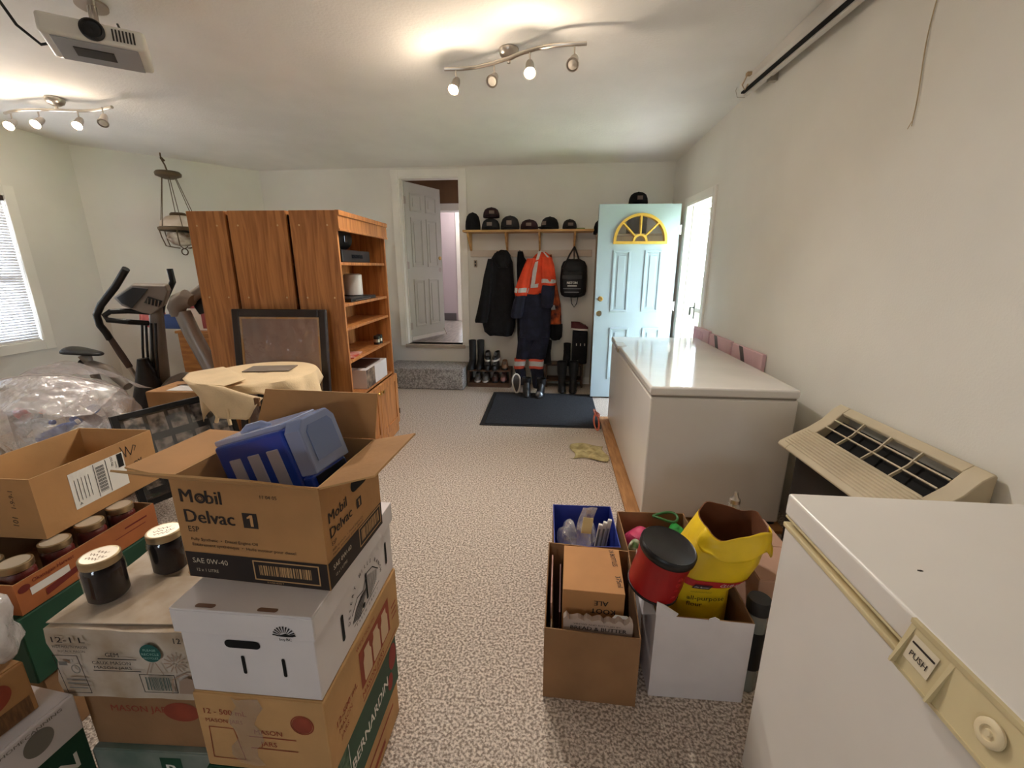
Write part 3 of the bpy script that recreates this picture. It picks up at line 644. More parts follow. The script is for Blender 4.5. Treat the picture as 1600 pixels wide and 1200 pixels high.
prints(r, 'grade_lettering', M2, [('t', 'SAE 0W-40', .018, .040, .017, .004), ('t', '12 x 1 LITRE', .024, .020, .010)], MATS['pale_band_ink'])
slot(r, 'handle_hole', M, .165, .188, .085, .036)
# ---- blue organiser leaning out of the oil carton
BLUEP = mat('blue_plastic', (24, 62, 168), .3, var=.08, scale=5); CLEARP = mat('frosted_clear_plastic', (150, 164, 200), .25, alpha=.62)
bz = thing('blue_organizer', 'blue plastic case with slotted side and clear lid tilted inside the oil carton', 'case', (-.625, .905, .998), (rad(0), rad(-18), rad(-8)))
bw, bd_, bh = .235, .125, .15
b = MB(); b.span((-bw/2, -bd_/2, -.06), (bw/2-.03, bd_/2, bh-.014)); b.span((bw/2-.0299, -bd_/2, -.06), (bw/2, bd_/2, .018)); b.build('body', BLUEP, bz, smooth=0, bevel=.008, seg=3)
for i in range(3):
    x = -.085+.056*i; b = MB(); b.span((x, -bd_/2-.0025, -.05), (x+.034, -bd_/2+.002, .098)); b.build('side_slot', mat('pale_slot', (168, 170, 190), .5), bz, smooth=0, bevel=.003)
b = MB(); b.span((-bw/2+.004, -bd_/2+.005, bh-.0135), (bw/2-.03, bd_/2-.004, bh-.001)); b.tube([(-.06, -.02, bh-.005), (-.04, -.02, bh+.006), (.0, -.02, bh+.006), (.02, -.02, bh-.005)], .01, 8); b.build('lid', CLEARP, bz, smooth=0, bevel=.008, seg=3)
b = MB(); P = [(-bd_/2+.002, .02), (bd_/2-.002, .02), (bd_/2-.002, bh-.025), (bd_/2-.02, bh-.003), (-bd_/2+.02, bh-.003), (-bd_/2+.002, bh-.025)]
Mx = Matrix(((0, 0, 1, 0), (1, 0, 0, 0), (0, 1, 0, 0), (0, 0, 0, 1)))
b.prism(P, bw/2-.028, bw/2+.016, Mx); b.build('end_cover', CLEARP, bz, smooth=0, bevel=.004)
b = MB(); b.prism([(-bd_/2+.02, .045), (bd_/2-.02, .045), (bd_/2-.02, bh-.035), (bd_/2-.03, bh-.022), (-bd_/2+.03, bh-.022), (-bd_/2+.02, bh-.035)], bw/2+.016, bw/2+.0185, Mx); b.build('end_window', mat('smoky_window', (96, 112, 150), .12), bz, smooth=0)
b = MB(); b.span((bw/2, -bd_/2+.012, -.045), (bw/2+.004, bd_/2-.012, .012)); b.build('end_opening', mat('deep_blue', (8, 12, 36), .6), bz, smooth=0)

# ---- left stacks ------------------------------------------------------------------------------------------------------
r = carton('carton', 'green and white carton at the bottom of the stack left of the white file box', (-1.06, .93, .001), 3, .36, .30, .225, mat('pale_green_carton', (150, 150, 140), .75, col2=(96, 112, 100), scale=5))
prints(r, 'printing', face_m(.36, .30, .225, 'front'), [('r', .19, .13, .25, .21), ('r', 0.002, .02, .358, .09)], GREENC)
prints(r, 'lettering', face_m(.36, .30, .225, 'front', .0014), [('t', 'B', .205, .145, .06, .02)], INKW)
r = carton('carton', 'crushed kraft carton with a red oval under the worn white jar carton', (-1.07, .94, .231), 3, .33, .29, .185, KRAFTD)
prints(r, 'red_printing', face_m(.33, .29, .185, 'front'), [('e', .265, .125, .05, .032), ('t', 'MASON JARS', .07, .12, .03, .01)], INKR)
prints(r, 'side_patch', face_m(.33, .29, .185, 'right'), [('p', [(.01, .12), (.06, .17), (.12, .13), (.12, .06), (.05, .05)])], GREENC)
# H worn white jar carton
hw_, hd_, hh_ = .385, .31, .212
r = thing('jar_carton', 'worn white mason jar carton with a green recycle dot carrying two dark jars', 'box', (-1.062, .932, .4215), 3.5)
b = MB(); rr = random.Random(5); n = 9
def hface(s_, t_):      # lumpy carton: front face crumples a little
    return 0
P = []
for k, z in enumerate((0, .05, .11, .17, hh_)):
    ring = []
    for i in range(4*n):
        side, f = divmod(i, n); f /= n; a = [(-1, -1), (1, -1), (1, 1), (-1, 1)]; p = Vector((*a[side], 0)).lerp(Vector((*a[(side+1) % 4], 0)), f)
        dent = .004*math.sin(i*1.9+k*2.3)*(1 if 0 < k < 4 else .35)
        ring.append((p.x*(hw_/2+dent-(.012 if (k == 0 and p.x > .8) else 0)), p.y*(hd_/2+dent), z+(.004*math.sin(i*.8) if k == 4 else 0)))
    P.append(ring)
b.loft(P); b.build('body', GREYC, r, smooth=40)
M = face_m(hw_, hd_, hh_, 'front', .0085)
prints(r, 'black_printing', M, [('t', '12-1 L', .022, .180, .024, .012, .085), ('t', 'WIDE MOUTH MASON', .018, .163, .012, .01, .09), ('t', 'BOCAUX MASON', .03, .15, .010, 0, .07), ('t', 'GEM', .15, .14, .018, .01), ('r', .128, .132, .228, .135), ('t', 'CAUX MASON', .11, .116, .014, .008, .10), ('t', 'MASON JARS', .112, .102, .012, .004, .098), ('r', .108, .095, .232, .0975), ('t', '12', .335, .187, .024, .01), ('l', [(.012, .14), (.075, .14), (.085, .022), (.022, .022), (.012, .14)], .002), ('l', [(.225, .088), (.315, .088), (.315, .032), (.228, .032), (.225, .088)], .0022)], INK)
prints(r, 'panel_printing', M, [('ring', .062, .098, .012, .014, .003), ('t', '12', .052, .12, .014), ('l', [(.03, .065), (.078, .065)], .004), ('l', [(.03, .052), (.078, .052)], .004), ('l', [(.03, .038), (.078, .038)], .004), ('l', [(.025, .115), (.04, .115)], .012)], INKG)
prints(r, 'barcode', M, [('bars', .238, .038, .305, .080, 24)], mat('green_grey_ink', (78, 92, 84), .7))
prints(r, 'recycle_dot', M, [('e', .268, .155, .027, .027)], INKT)
prints(r, 'dot_lettering', face_m(hw_, hd_, hh_, 'front', .0092), [('t', 'PLEASE', .252, .162, .009, .01, .032), ('t', 'RECYCLE', .246, .149, .010, .01, .044), ('t', 'RECYCLEZ', .249, .138, .008, .01, .038)], mat('pale_teal_ink', (150, 190, 180), .7))
it = []
for i in range(12):
    a = 2*PI*i/12; it.append(('l', [(.325+.010*math.cos(a), .125+.010*math.sin(a)), (.325+.028*math.cos(a), .125+.028*math.sin(a))], .0035))
it += [('l', [(.30, .03), (.31, .075), (.345, .095), (.375, .085)], .004), ('l', [(.245, .088), (.262, .126)], .003), ('l', [(.29, .088), (.275, .126)], .003), ('p', [(.318, .03), (.325, .07), (.345, .082), (.376, .07), (.376, .03)])]
prints(r, 'fruit_drawing', M, it, mat('faint_brown_ink', (156, 132, 114), .75))
b = MB()
b.add([(-hw_/2-.005, -hd_/2+.012, hh_+.006), (hw_/2-.03, -hd_/2+.02, hh_+.005), (hw_/2-.01, .03, hh_+.009), (.1, .035, hh_+.012), (-.02, .02, hh_+.012), (-hw_/2-.004, .04, hh_+.010)], [(0, 1, 2, 3, 4, 5)])
b.build('torn_flap', GREYC, r, smooth=0, solid=.003)
MB().add([(.02, .05, hh_+.008), (.16, -.06, hh_+.0125), (.19, .02, hh_+.0125), (.08, .12, hh_+.008)], [(0, 1, 2, 3)]).build('bare_patch', KRAFTD, r, smooth=0, solid=.002)
# jars
GLASSJ = sheer('jar_glass', (220, 226, 224), .003, .42, .04, 0, 30, 4, .02); PRES = mat('dark_preserve', (20, 9, 10), .5, spec=.12, var=.3, scale=8); REDP = mat('red_preserve', (104, 24, 14), .45, var=.3, scale=8)
LIDM = mat('gold_lid', (206, 194, 174), .4, .35); RING = mat('jar_band', (176, 156, 122), .35, .9)
def jar(loc, label, r0=.041, h=.118, content=PRES, group=None, lettered=True, rot=0, empty=False):
    t = thing('jar', label, 'jar', loc, rot, group)
    b = MB(); b.lathe([(r0*.8, 0), (r0*.96, .004), (r0, .014), (r0*.985, h*.35), (r0, h*.7), (r0*.97, h*.78), (r0*.86, h*.84), (r0*.84, h*.9)], 28); b.build('glass', GLASSJ, t)
    if not empty:
        b = MB(); b.lathe([(r0*.78, .004), (r0*.93, .012), (r0*.93, h*.72), (r0*.82, h*.80), (0, h*.80)], 24); b.build('preserve', content, t)
    b = MB(); b.lathe([(r0*.90, h*.83), (r0*.93, h*.84), (r0*.92, h*.87), (r0*.935, h*.88), (r0*.92, h*.91), (r0*.935, h*.93), (r0*.93, h*.985), (r0*.86, h), (r0*.80, h), (r0*.80, h*.985)], 32); b.build('screw_band', RING, t)
    b = MB(); b.lathe([(0, h*.992), (r0*.7, h*.992), (r0*.81, h*.996), (r0*.81, h*.98), (0, h*.975)], 28); lo = b.build('lid', LIDM, t)
    if lettered:
        T = Matrix.Translation((0, 0, h*.9935))
        prints(lo, 'handwriting', T, [('l', [(x0_+.0032*i, y0_+.0045*math.sin(i*2.1+k_)+.0012*i*.3) for i in range(n_)], .0018) for k_, (x0_, y0_, n_) in enumerate(((-.020, .010, 11), (-.026, -.004, 9), (.006, -.004, 7), (-.018, -.018, 12)))], mat('brown_ink', (86, 52, 34), .7))
    return t
JZ = .4215+hh_+.0145
jar((-1.168, .868, JZ), r0=.047, h=.128, label='dark preserve jar with handwritten gold lid, nearer of two on the worn white carton', rot=-10)
jar((-1.105, .995, JZ-.0055), r0=.047, h=.128, label='dark preserve jar with handwritten gold lid, farther of two, beside the oil carton', rot=25)
# J, K, L at the left edge
r = carton('carton', 'green lettered carton on the floor at the left edge below the white carton', (-1.42, .56, .001), -4, .36, .44, .32, GREENC)
prints(r, 'lettering', face_m(.36, .44, .32, 'right'), [('t', 'BERNARDIN', .06, .22, .07, .015, .35)], INKW)
r = carton('carton', 'white jar carton with a grey oval sitting on a green carton at left', (-1.405, .565, .327), -5, .355, .42, .112, WHITEC)
M = face_m(.355, .42, .112, 'right')
prints(r, 'grey_printing', M, [('e', .335, .062, .030, .032), ('t', 'HOMECANNING', .27, .094, .012, .01, .12), ('r', .0, .03, .20, .033), ('t', 'MASON', .16, .052, .016, .01)], INKG)
prints(r, 'lettering', M, [('t', 'DIN', .14, .006, .030, .02, .075), ('l', [(.12, .04), (.225, .04), (.225, .002)], .002), ('l', [(.02, .09), (.11, .09)], .004)], INK)
r = carton('carton', 'orange brown carton with a red oval on the white carton at the left edge', (-1.44, .545, .4435), -6, .34, .38, .142, KRAFT)
M = face_m(.34, .38, .142, 'right')
prints(r, 'red_printing', M, [('e', .31, .095, .036, .034), ('t', 'MASON', .17, .10, .024, .01), ('t', 'JARS', .19, .075, .022, .01)], INKR)
prints(r, 'printed_band', M, [('r', .002, .004, .37, .05)], mat('dull_brown_band', (128, 92, 58), .85, col2=(96, 68, 44), scale=30, stretch=(1, 6, 1)))
# wrapped pack on top of J
def blob(nm, label, cat, loc, rx, ry, rz, m, amp=.15, seed=1, nu=28, nv=14, sharp=3.0, flatbase=True):
    rr = random.Random(seed); ph = [(rr.uniform(-sharp, sharp), rr.uniform(-sharp, sharp), rr.uniform(-sharp, sharp), rr.uniform(0, 6)) for _ in range(9)]
    b = MB(); rings = []
    for j in range(1, nv):
        th_ = PI*j/nv; ring = []
        for i in range(nu):
            q = 2*PI*i/nu; p = Vector((math.sin(th_)*math.cos(q), math.sin(th_)*math.sin(q), math.cos(th_)))
            s_ = 1+amp*sum(math.sin(a*p.x*2+c*p.y*2+e*p.z*2+f) for a, c, e, f in ph)/4
            v = Vector((p.x*rx*s_, p.y*ry*s_, p.z*rz*s_))
            if flatbase: v.z = max(v.z, -rz*.62)
            ring.append(v)
        rings.append(ring)
    b.loft(rings)
    o = b.build(nm, m, None, smooth=50); o.location = loc
    if label: tag(o, label, cat)
    return o
blob('plastic_pack', 'crumpled clear plastic pack on the orange brown carton at the left edge', 'bag', (-1.345, .70, .655), .085, .075, .10, plastic_film('pack_film', (206, 200, 196), .75), seed=11, amp=.2)
o = blob('black_bag', 'small black bag on the carpet behind the oil carton stack', 'bag', (-1.33, 1.62, .22), .12, .12, .35, FABRICB, seed=14, amp=.12)
# F tray, G green, E big open carton
r = carton('carton', 'plain carton on the floor under the green carton behind the jar stack', (-1.76, 1.16, .001), 0, .38, .47, .245, KRAFTD)
r = carton('carton', 'dark green carton under the orange tray of red jars', (-1.755, 1.16, .2505), 0, .385, .50, .236, GREENC)
prints(r, 'lettering', face_m(.385, .50, .236, 'front'), [('t', 'BERNARDIN', .04, .12, .06, .015, .3)], INKW)
fw_, fd_, fh_ = .33, .468, .105
r = open_carton('fruit_tray', 'shallow orange brown tray holding red preserve jars under the big open carton', (-1.565-fw_/2, .925+fd_/2, .4915), .6, fw_, fd_, fh_, mat('orange_kraft', (168, 98, 52), .8, var=.12, scale=6), mi=KRAFTD)
M = face_m(fw_, fd_, fh_, 'right')
prints(r, 'label', M, [('r', .035, .045, .145, .070)], LABELW)
prints(r, 'red_printing', M, [('e', .022, .078, .016, .012), ('t', 'Okanagan Harvest', .045, .082, .018, .006, .12), ('p', [(.07, .015), (.20, .035), (.20, .055), (.07, .038)]), ('r', .34, .07, .43, .076), ('r', .30, .05, .42, .053)], mat('dark_red_ink', (110, 34, 24), .75))
k = 0
spots = [(-1.624, y) for y in (.985, 1.095, 1.205, 1.315)]+[(-1.715, .975), (-1.815, .98)]
for (x, y) in spots:
    names = ('nearest of the four along the tray side', 'second of the four along the tray side', 'third of the four along the tray side', 'farthest of the four along the tray side')
    lab = ('red preserve jar in the orange tray, '+names[k]) if k < 4 else ('empty clear jar at the near end of the orange tray, '+('beside the red jars' if k == 4 else 'at the left edge'))
    jar((x, y, .4965), lab, r0=.044, h=.136, content=REDP, group='jars in the orange tray', lettered=False, empty=k >= 4); k += 1
ew, ed, eh = .315, .438, .215
ec = Vector((-1.642, 1.09, 0)); ra = 1.3; ec = ec+Matrix.Rotation(rad(ra), 3, 'Z') @ Vector((-ew/2, ed/2, 0))
r = open_carton('open_carton', 'large open brown carton with a white shipping label resting on the jars', (ec.x, ec.y, .636), ra, ew, ed, eh, KRAFT, mi=KRAFT2)
M = face_m(ew, ed, eh, 'right')
prints(r, 'shipping_label', M, [('r', .105, .045, .305, .178)], LABELW)
M2 = face_m(ew, ed, eh, 'right', .0014)
prints(r, 'label_printing', M2, [('r', .283, .125, .301, .174), ('bars', .185, .058, .235, .168, 4)] if False else [('r', .279, .122, .300, .175), ('l', [(.190, .05), (.190, .174)], .002), ('l', [(.235, .05), (.235, .174)], .002), ('t', '7N 507', .262, .140, .012, .01, None, 90)]+[('r', .196, .062+.0042*i, .226, .062+.0042*i+(.0026 if i % 3 else .0012)) for i in range(24)]+[('l', [(.12+.012*i, .07), (.12+.012*i, .15)], .0016) for i in range(5)]+[('t', 'A', .12, .055, .014), ('t', 'Express', .272, .128, .008, .01, None, 90)], INKBK)
prints(r, 'handwriting', M, [('l', [(.30, .196), (.315, .15), (.322, .19), (.335, .15), (.352, .185), (.362, .178), (.352, .162)], .003), ('t', 'ov', .34, .10, .04, 0, None, 10)], INK)
prints(r, 'handwriting', face_m(ew, ed, eh, 'front'), [('t', '101', .23, .045, .028, 0, None, 80), ('t', '1-9-9-1', .24, .11, .024, 0, None, 85)], INK)
# ================================================================== bookcases
A0 = Vector((-1.415, 2.835, 0)); fd = Vector((math.cos(rad(2)), math.sin(rad(2)), 0)); sdv = Vector((-math.sin(rad(4.6)), math.cos(rad(4.6)), 0))
def bookcase(label, xr, dep, group='oak bookcases', front=True, rot=3.0):
    """xr = distance of its open face from A0 along the face line; dep = depth; open face looks +x (local)"""
    o = A0-fd*xr; t = thing('bookcase', label, 'bookcase', (o.x, o.y, 0), rot, group)
    Wc, Hc = .94, 1.85; T = .022
    MB().span((-dep, 0, .004), (-.001, T, Hc)).build('side_panel', OAK, t, smooth=0, bevel=.002)
    MB().span((-dep, Wc-T, .004), (-.001, Wc, Hc)).build('side_panel', OAK, t, smooth=0, bevel=.002)
    MB().span((-dep, T, .07), (-dep+.008, Wc-T, Hc-.01)).build('back_panel', OAK, t, smooth=0)
    MB().span((-dep+.008, T, Hc-T), (-.002, Wc-T, Hc)).build('top_panel', OAK, t, smooth=0)
    for z in SHZ: MB().span((-dep+.009, T+.001, z-.02), (-.012, Wc-T-.001, z)).build('shelf', OAK, t, smooth=0, bevel=.002)
    k_ = 1 if front else .0
    if front: MB().span((-.001, -.006, Hc-.125), (.018, Wc+.004, Hc+.002)).span((.018, -.006, Hc-.03), (.026, Wc+.004, Hc+.002)).span((.018, -.006, Hc-.125), (.024, Wc+.004, Hc-.11)).build('cornice', OAK, t, smooth=0, bevel=.003)
    MB().span((-dep+.02, .01, .004), (.012 if front else .002, Wc-.01, .085)).build('plinth', OAK, t, smooth=0, bevel=.004)
    for k in range(2 if front else 0):
        y0 = .012+k*(Wc-.024)/2+.002; y1 = y0+(Wc-.024)/2-.004
        b = MB(); b.span((.0, y0, .095), (.018, y1, .56)); b.span((.018, y0, .095), (.026, y0+.06, .56)); b.span((.018, y1-.06, .095), (.026, y1, .56)); b.span((.018, y0+.06, .095), (.026, y1-.06, .16)); b.span((.018, y0+.06, .50), (.026, y1-.06, .56))
        dr = b.build('cabinet_door', OAK, t, smooth=0, bevel=.003)
        yk = y1-.03 if k == 0 else y0+.03
        q = MB(); q.lathe([(.012, 0), (.008, .01), (.016, .022), (0, .026)], 14, M=Matrix.Translation((.026, yk, .5)) @ Matrix.Rotation(rad(90), 4, 'Y')); q.build('knob', BRASS, dr)
    q = MB()
    for zz in ((.17, .46) if front else ()): q.span((.004, Wc-.009, zz), (.03, Wc-.003, zz+.05))
    if front: q.build('hinge', DKMETAL, t, smooth=0)
    if dep:
        q = MB()
        for zz in (Hc-.09, Hc-.55):
            for xx in (-dep+.06, -.06): q.lathe([(.006, 0), (.005, .002), (0, .0025)], 10, M=Matrix.Translation((xx, 0, zz)) @ Matrix.Rotation(rad(90), 4, 'X'))
        q.build('screw_caps', mat('pale_cap', (214, 180, 130), .5), t)
    return t
SHZ = (.58, .86, 1.09, 1.255, 1.53)
bc1 = bookcase('oak bookcase nearest the hallway door, its open shelves facing the aisle', 0, .305)
bc2 = bookcase('oak bookcase in the middle of the row of three', .330, .385, front=False)
bc3 = bookcase('oak bookcase farthest left of the row, beside the exercise machines', .740, .255, front=False)
# things on the first bookcase: local frame (x out of the shelf, y along it)
B1 = bc1.matrix_basis
def onshelf(nm, label, cat, x, y, z, group=None, rot=0):
    p = B1 @ Vector((x, y, z+.001)); return thing(nm, label, cat, tuple(p), 3.0+rot, group)
t = onshelf('video_recorder', 'black electronic box on the top bookcase shelf', 'electronics', -.14, .40, 1.53)
MB().span((-.11, -.26, 0), (.10, .26, .085)).build('case', BLACKS, t, smooth=0, bevel=.006)
MB().span((.10, -.1, .03), (.103, .1, .055)).build('display', mat('smoke_glass', (30, 32, 38), .1), t, smooth=0)
t = onshelf('speaker', 'black rounded device stacked on the black box on the top bookcase shelf', 'electronics', -.15, .30, 1.6155)
b = MB(); b.lathe([(.06, -.14), (.075, -.12), (.078, 0), (.075, .12), (.06, .14)], 24, M=Matrix.Translation((0, 0, .078)) @ Matrix.Rotation(rad(90), 4, 'X')); b.build('body', BLACKS, t)
MB().span((.06, -.03, .05), (.082, .03, .10)).build('lens', mat('smoke_glass', (30, 32, 38), .1), t, smooth=0, bevel=.004)
o = MB().span((-.10, -.11, 0), (.10, .11, .006)).build('paper_pad', mat('paper', (226, 224, 220), .7), None, smooth=0); p = B1 @ Vector((-.12, .36, 1.785)); o.location = p; o.rotation_euler = (rad(4), 0, rad(10)); tag(o, 'white pad of paper on top of the black device on the top shelf', 'paper')
t = onshelf('disc_spindle', 'white cylinder spindle of discs on the second bookcase shelf', 'disc spindle', -.13, .50, 1.2905)
b = MB(); b.lathe([(.068, 0), (.068, .15), (.05, .158), (0, .158)], 28); b.build('discs', mat('pale_disc', (208, 204, 200), .3), t)
b = MB(); b.lathe([(.072, -.008), (.072, .0), (0, .0)], 28); b.build('base', BLACK, t)
t = onshelf('disc_player', 'black flat disc player under the white spindle', 'electronics', -.14, .45, 1.255)
MB().span((-.12, -.27, 0), (.12, .22, .027)).build('case', BLACKS, t, smooth=0, bevel=.005)
MB().span((.12, -.2, .006), (.1215, .1, .012)).build('trim_strip', STEEL, t, smooth=0)
t = onshelf('magazine', 'red and white magazines lying on the fourth bookcase shelf', 'magazine', -.12, .22, .86, rot=8)
MB().span((-.09, -.12, 0), (.09, .12, .009)).build('cover', mat('red_cover', (186, 66, 50), .4, col2=(216, 190, 180), scale=16), t, smooth=0)
for k in range(2):
    t = onshelf('small_tin', ('small dark tin on the fourth bookcase shelf, '+('nearer one' if k == 0 else 'farther one')), 'tin', -.06, .72+.065*k, .86, 'tins on the bookcase')
    b = MB(); b.lathe([(.026, 0), (.026, .07), (.02, .075), (0, .075)], 18); b.build('can', BLACKS, t); b = MB(); b.lathe([(.0268, .02), (.0268, .045)], 18); b.build('band', STEEL, t)
t = onshelf('shoe_box', 'white carton with dark printed side on the lowest open bookcase shelf', 'box', -.14, .50, .58)
MB().span((-.13, -.2, 0), (.13, .28, .15)).build('body', WHITEC, t, smooth=0, bevel=.003)
MB().span((.1305, -.199, .002), (.132, -.02, .148)).build('printed_end', mat('dark_print', (60, 48, 42), .6, col2=(150, 130, 110), scale=20), t, smooth=0)
MB().span((-.08, -.12, .1505), (.1, .2, .158)).build('booklet', mat('dark_booklet', (70, 46, 38), .5), t, smooth=0)
# blue bin between bookcase and step
p = atz(606, 575, .0); t = thing('water_jug', 'blue bin with a black lid standing between the bookcase and the carpeted step', 'bin', (-2.32, 5.35, .001))
b = MB(); b.lathe([(.15, 0), (.16, .02), (.19, .55), (.19, .58)], 28); b.build('bin', mat('blue_bin', (40, 98, 158), .35), t)
b = MB(); b.lathe([(.195, .581), (.195, .62), (.17, .66), (.1, .68), (0, .68)], 28); b.tube([(.12, 0, .675), (.14, 0, .95), (.06, 0, 1.05), (-.06, 0, 1.0), (-.08, 0, .68)], [.03, .04, .05, .04, .03], 12); b.build('lid', BLACKS, t)

# ================================================================== picture, table, collage
t = thing('framed_picture', 'large dark framed picture in plastic wrap leaning on the oak bookcases', 'picture', (-1.83, 2.61, .002), (rad(-6.2), 0, rad(1.5)))
Wp, Hp = .655, 1.235
b = MB()
for a, c in (((-Wp/2, 0, 0), (-Wp/2+.052, .03, Hp)), ((Wp/2-.052, 0, 0), (Wp/2, .03, Hp)), ((-Wp/2+.052, 0, Hp-.052), (Wp/2-.052, .03, Hp)), ((-Wp/2+.052, 0, 0), (Wp/2-.052, .03, .052))): b.span(a, c)
b.build('frame', mat('espresso_frame', (52, 42, 40), .35, var=.15, scale=6), t, smooth=0, bevel=.008, seg=3)
b = MB()
for a, c in (((-Wp/2+.052, .006, .052), (-Wp/2+.064, .03, Hp-.052)), ((Wp/2-.064, .006, .052), (Wp/2-.052, .03, Hp-.052)), ((-Wp/2+.064, .006, Hp-.064), (Wp/2-.064, .03, Hp-.052))): b.span(a, c)
b.build('liner', mat('gold_liner', (172, 130, 84), .5), t, smooth=0)
MB().span((-Wp/2+.06, .014, .055), (Wp/2-.06, .02, Hp-.06)).build('canvas', mat('brown_canvas', (150, 114, 98), .6, col2=(116, 84, 74), scale=2.5), t, smooth=0)
rr = random.Random(4); b = MB(); b.grid(lambda u, v: Vector((-Wp/2+.05+(Wp-.1)*u, .004+.006*math.sin(9*u+6*v)*math.sin(7*v-3*u)+.003*math.sin(31*u+17*v), .05+(Hp-.1)*v)), 40, 60)
b.build('plastic_wrap', FILM2, t, smooth=60)
# folded cloth covered round table
CLOTH = mat('cream_cloth', (222, 196, 156), .9, var=.06, scale=6, bump=.2, bscale=120)
tc_, tr_, tz = Vector((-1.72, 2.335)), .30, .90
t = thing('round_table', 'small round dark table under the cream cloth', 'table', (tc_.x, tc_.y, .001))
b = MB(); b.lathe([(0, tz-.03), (tr_-.01, tz-.03), (tr_, tz-.02), (tr_, tz-.006), (tr_-.01, tz-.002), (0, tz-.002)], 40); b.build('tabletop', BLACKS, t)
b = MB(); b.lathe([(.20, 0), (.20, .012), (.05, .04), (.035, .08), (.035, tz-.06), (.09, tz-.032), (0, tz-.032)], 28); b.build('pedestal', BLACK, t)
rr = random.Random(9); rings = []; nA = 72
for k, f in enumerate((0, .25, .5, .75, .93, 1.0, 1.02, 1.03, 1.035, 1.04)):
    ring = []
    for i in range(nA):
        q = 2*PI*i/nA
        drop = .10+.05*math.sin(q*3+1)+.03*math.sin(q*7)
        sk = .25 if 3.2 < q < 5.0 else 1
        if 3.5 < q < 4.4: drop += .10*math.sin((q-3.5)/.9*PI)
        if q > 5.2 or q < .5: drop *= 1.15
        if k <= 5: r_ = f*(tr_+.006); z = tz+.002+.0015*math.sin(q*5+f*6)
        else: j = (k-5)/4; r_ = tr_+.008+(.015+.022*math.sin(q*11)+.012*math.sin(q*5+2))*j*sk+.004; z = tz-.002-drop*j
        if k == 5: z = tz-.001
        ring.append((tc_.x+max(r_, .001)*math.cos(q), tc_.y+max(r_, .001)*math.sin(q), z))
    rings.append(ring)
b = MB(); b.loft(rings, cap=False); o = b.build('table_cloth', CLOTH, None, smooth=60, solid=.002); tag(o, 'cream cloth draped over the small round table', 'cloth')
# jersey-like bunched cloth hanging at the near left edge
def fold_sheet(nm, top, bottom, n=26, m=14, amp=.018, waves=5, matl=CLOTH, thick=.003, parent=None, seed=0):
    rr = random.Random(seed); ph = rr.random()*6
    b = MB()
    def fn(u, v):
        p = Vector(top(u)).lerp(Vector(bottom(u)), v); a = amp*(.25+.75*v)
        return p+Vector((.5*a*math.sin(waves*2*PI*u*.7+ph+v), -a*math.sin(waves*2*PI*u+ph+1.5*v), .3*a*math.sin(waves*4*u+3*v)))
    b.grid(fn, n, m); return b.build(nm, matl, parent, smooth=70, solid=thick)
dc = thing('draped_shirt', 'cream shirt hanging with loose ties over the near edge of the round table', 'shirt', (-2.0, 1.9, .86))
def loc(p): return Vector(p)-Vector((-2.0, 1.9, .86))
topL = [(-2.09, 2.24, .912), (-1.995, 2.085, .917), (-1.87, 1.99, .919), (-1.66, 1.965, .917)]
botL = [tuple(at(310, 614, 2.10)), tuple(at(338, 652, 1.90)), tuple(at(382, 658, 1.83)), tuple(at(412, 622, 1.84))]
def lerpl(L_, u): x = u*(len(L_)-1); i = min(int(x), len(L_)-2); return Vector(L_[i]).lerp(Vector(L_[i+1]), x-i)
fold_sheet('front', lambda u: loc(lerpl(topL, u)), lambda u: loc(lerpl(botL, u)), amp=.012, waves=2.4, parent=dc, seed=2)
topL2 = [(-1.99, 2.38, .917), (-1.88, 2.30, .919), (-1.74, 2.20, .919), (-1.64, 2.10, .919)]
fold_sheet('shoulder', lambda u: loc(lerpl(topL2, u)), lambda u: loc(lerpl(topL, u)), amp=.0025, waves=3, parent=dc, seed=5)
b = MB(); b.tube([loc(at(355, 640, 1.88)), loc(at(357, 652, 1.86)), loc(at(360, 664, 1.86))], .008, 8); b.build('tie', CLOTH, dc); b = MB(); b.tube([loc(at(332, 630, 1.93)), loc(at(336, 640, 1.91)), loc(at(340, 652, 1.89)), loc(at(338, 660, 1.89))], .009, 8); b.build('tie', CLOTH, dc)
MB().span((-.012, -.006, -.02), (.012, .006, .02), Matrix.Translation(loc(at(402, 628, 1.835)))).build('mark', mat('brown_mark', (110, 76, 46), .8), dc, smooth=0)
o = MB().span((-.13, -.075, 0), (.13, .075, .005)).build('booklet', mat('grey_booklet', (124, 112, 100), .5), None, smooth=0); o.location = (-1.70, 2.40, tz+.0065); o.rotation_euler = (0, 0, rad(12)); tag(o, 'grey booklet lying on the cream covered round table', 'booklet')
# photo collage frame
q0 = atz(170, 652, .74); q1 = atz(334, 613, .74); dv = (q1-q0).normalized(); q1 = q0+dv*.60; azz = math.degrees(math.atan2(dv.y, dv.x))
t = thing('photo_frame', 'black multi photo collage frame leaning behind the open carton', 'picture frame', (0, 0, 0), 0)
nrm = Vector((dv.y, -dv.x, 0)); lean = rad(-13); upv = Vector((0, 0, 1))*math.cos(lean)-nrm*math.sin(lean)*-1
Wf, Hf = .60, .52
O = q0-upv*Hf; fn_ = dv.cross(upv).normalized()
Mf = Matrix(((dv.x, upv.x, fn_.x, O.x), (dv.y, upv.y, fn_.y, O.y), (dv.z, upv.z, fn_.z, O.z), (0, 0, 0, 1)))
t.matrix_basis = Matrix.Translation(O)
t.location = O
Mfl = Matrix.Translation(-O) @ Mf
b = MB(); b.span((0, 0, -.012), (Wf, Hf, 0), Mfl); b.build('backboard', mat('black_mat_board', (24, 21, 22), .6), t, smooth=0)
b = MB()
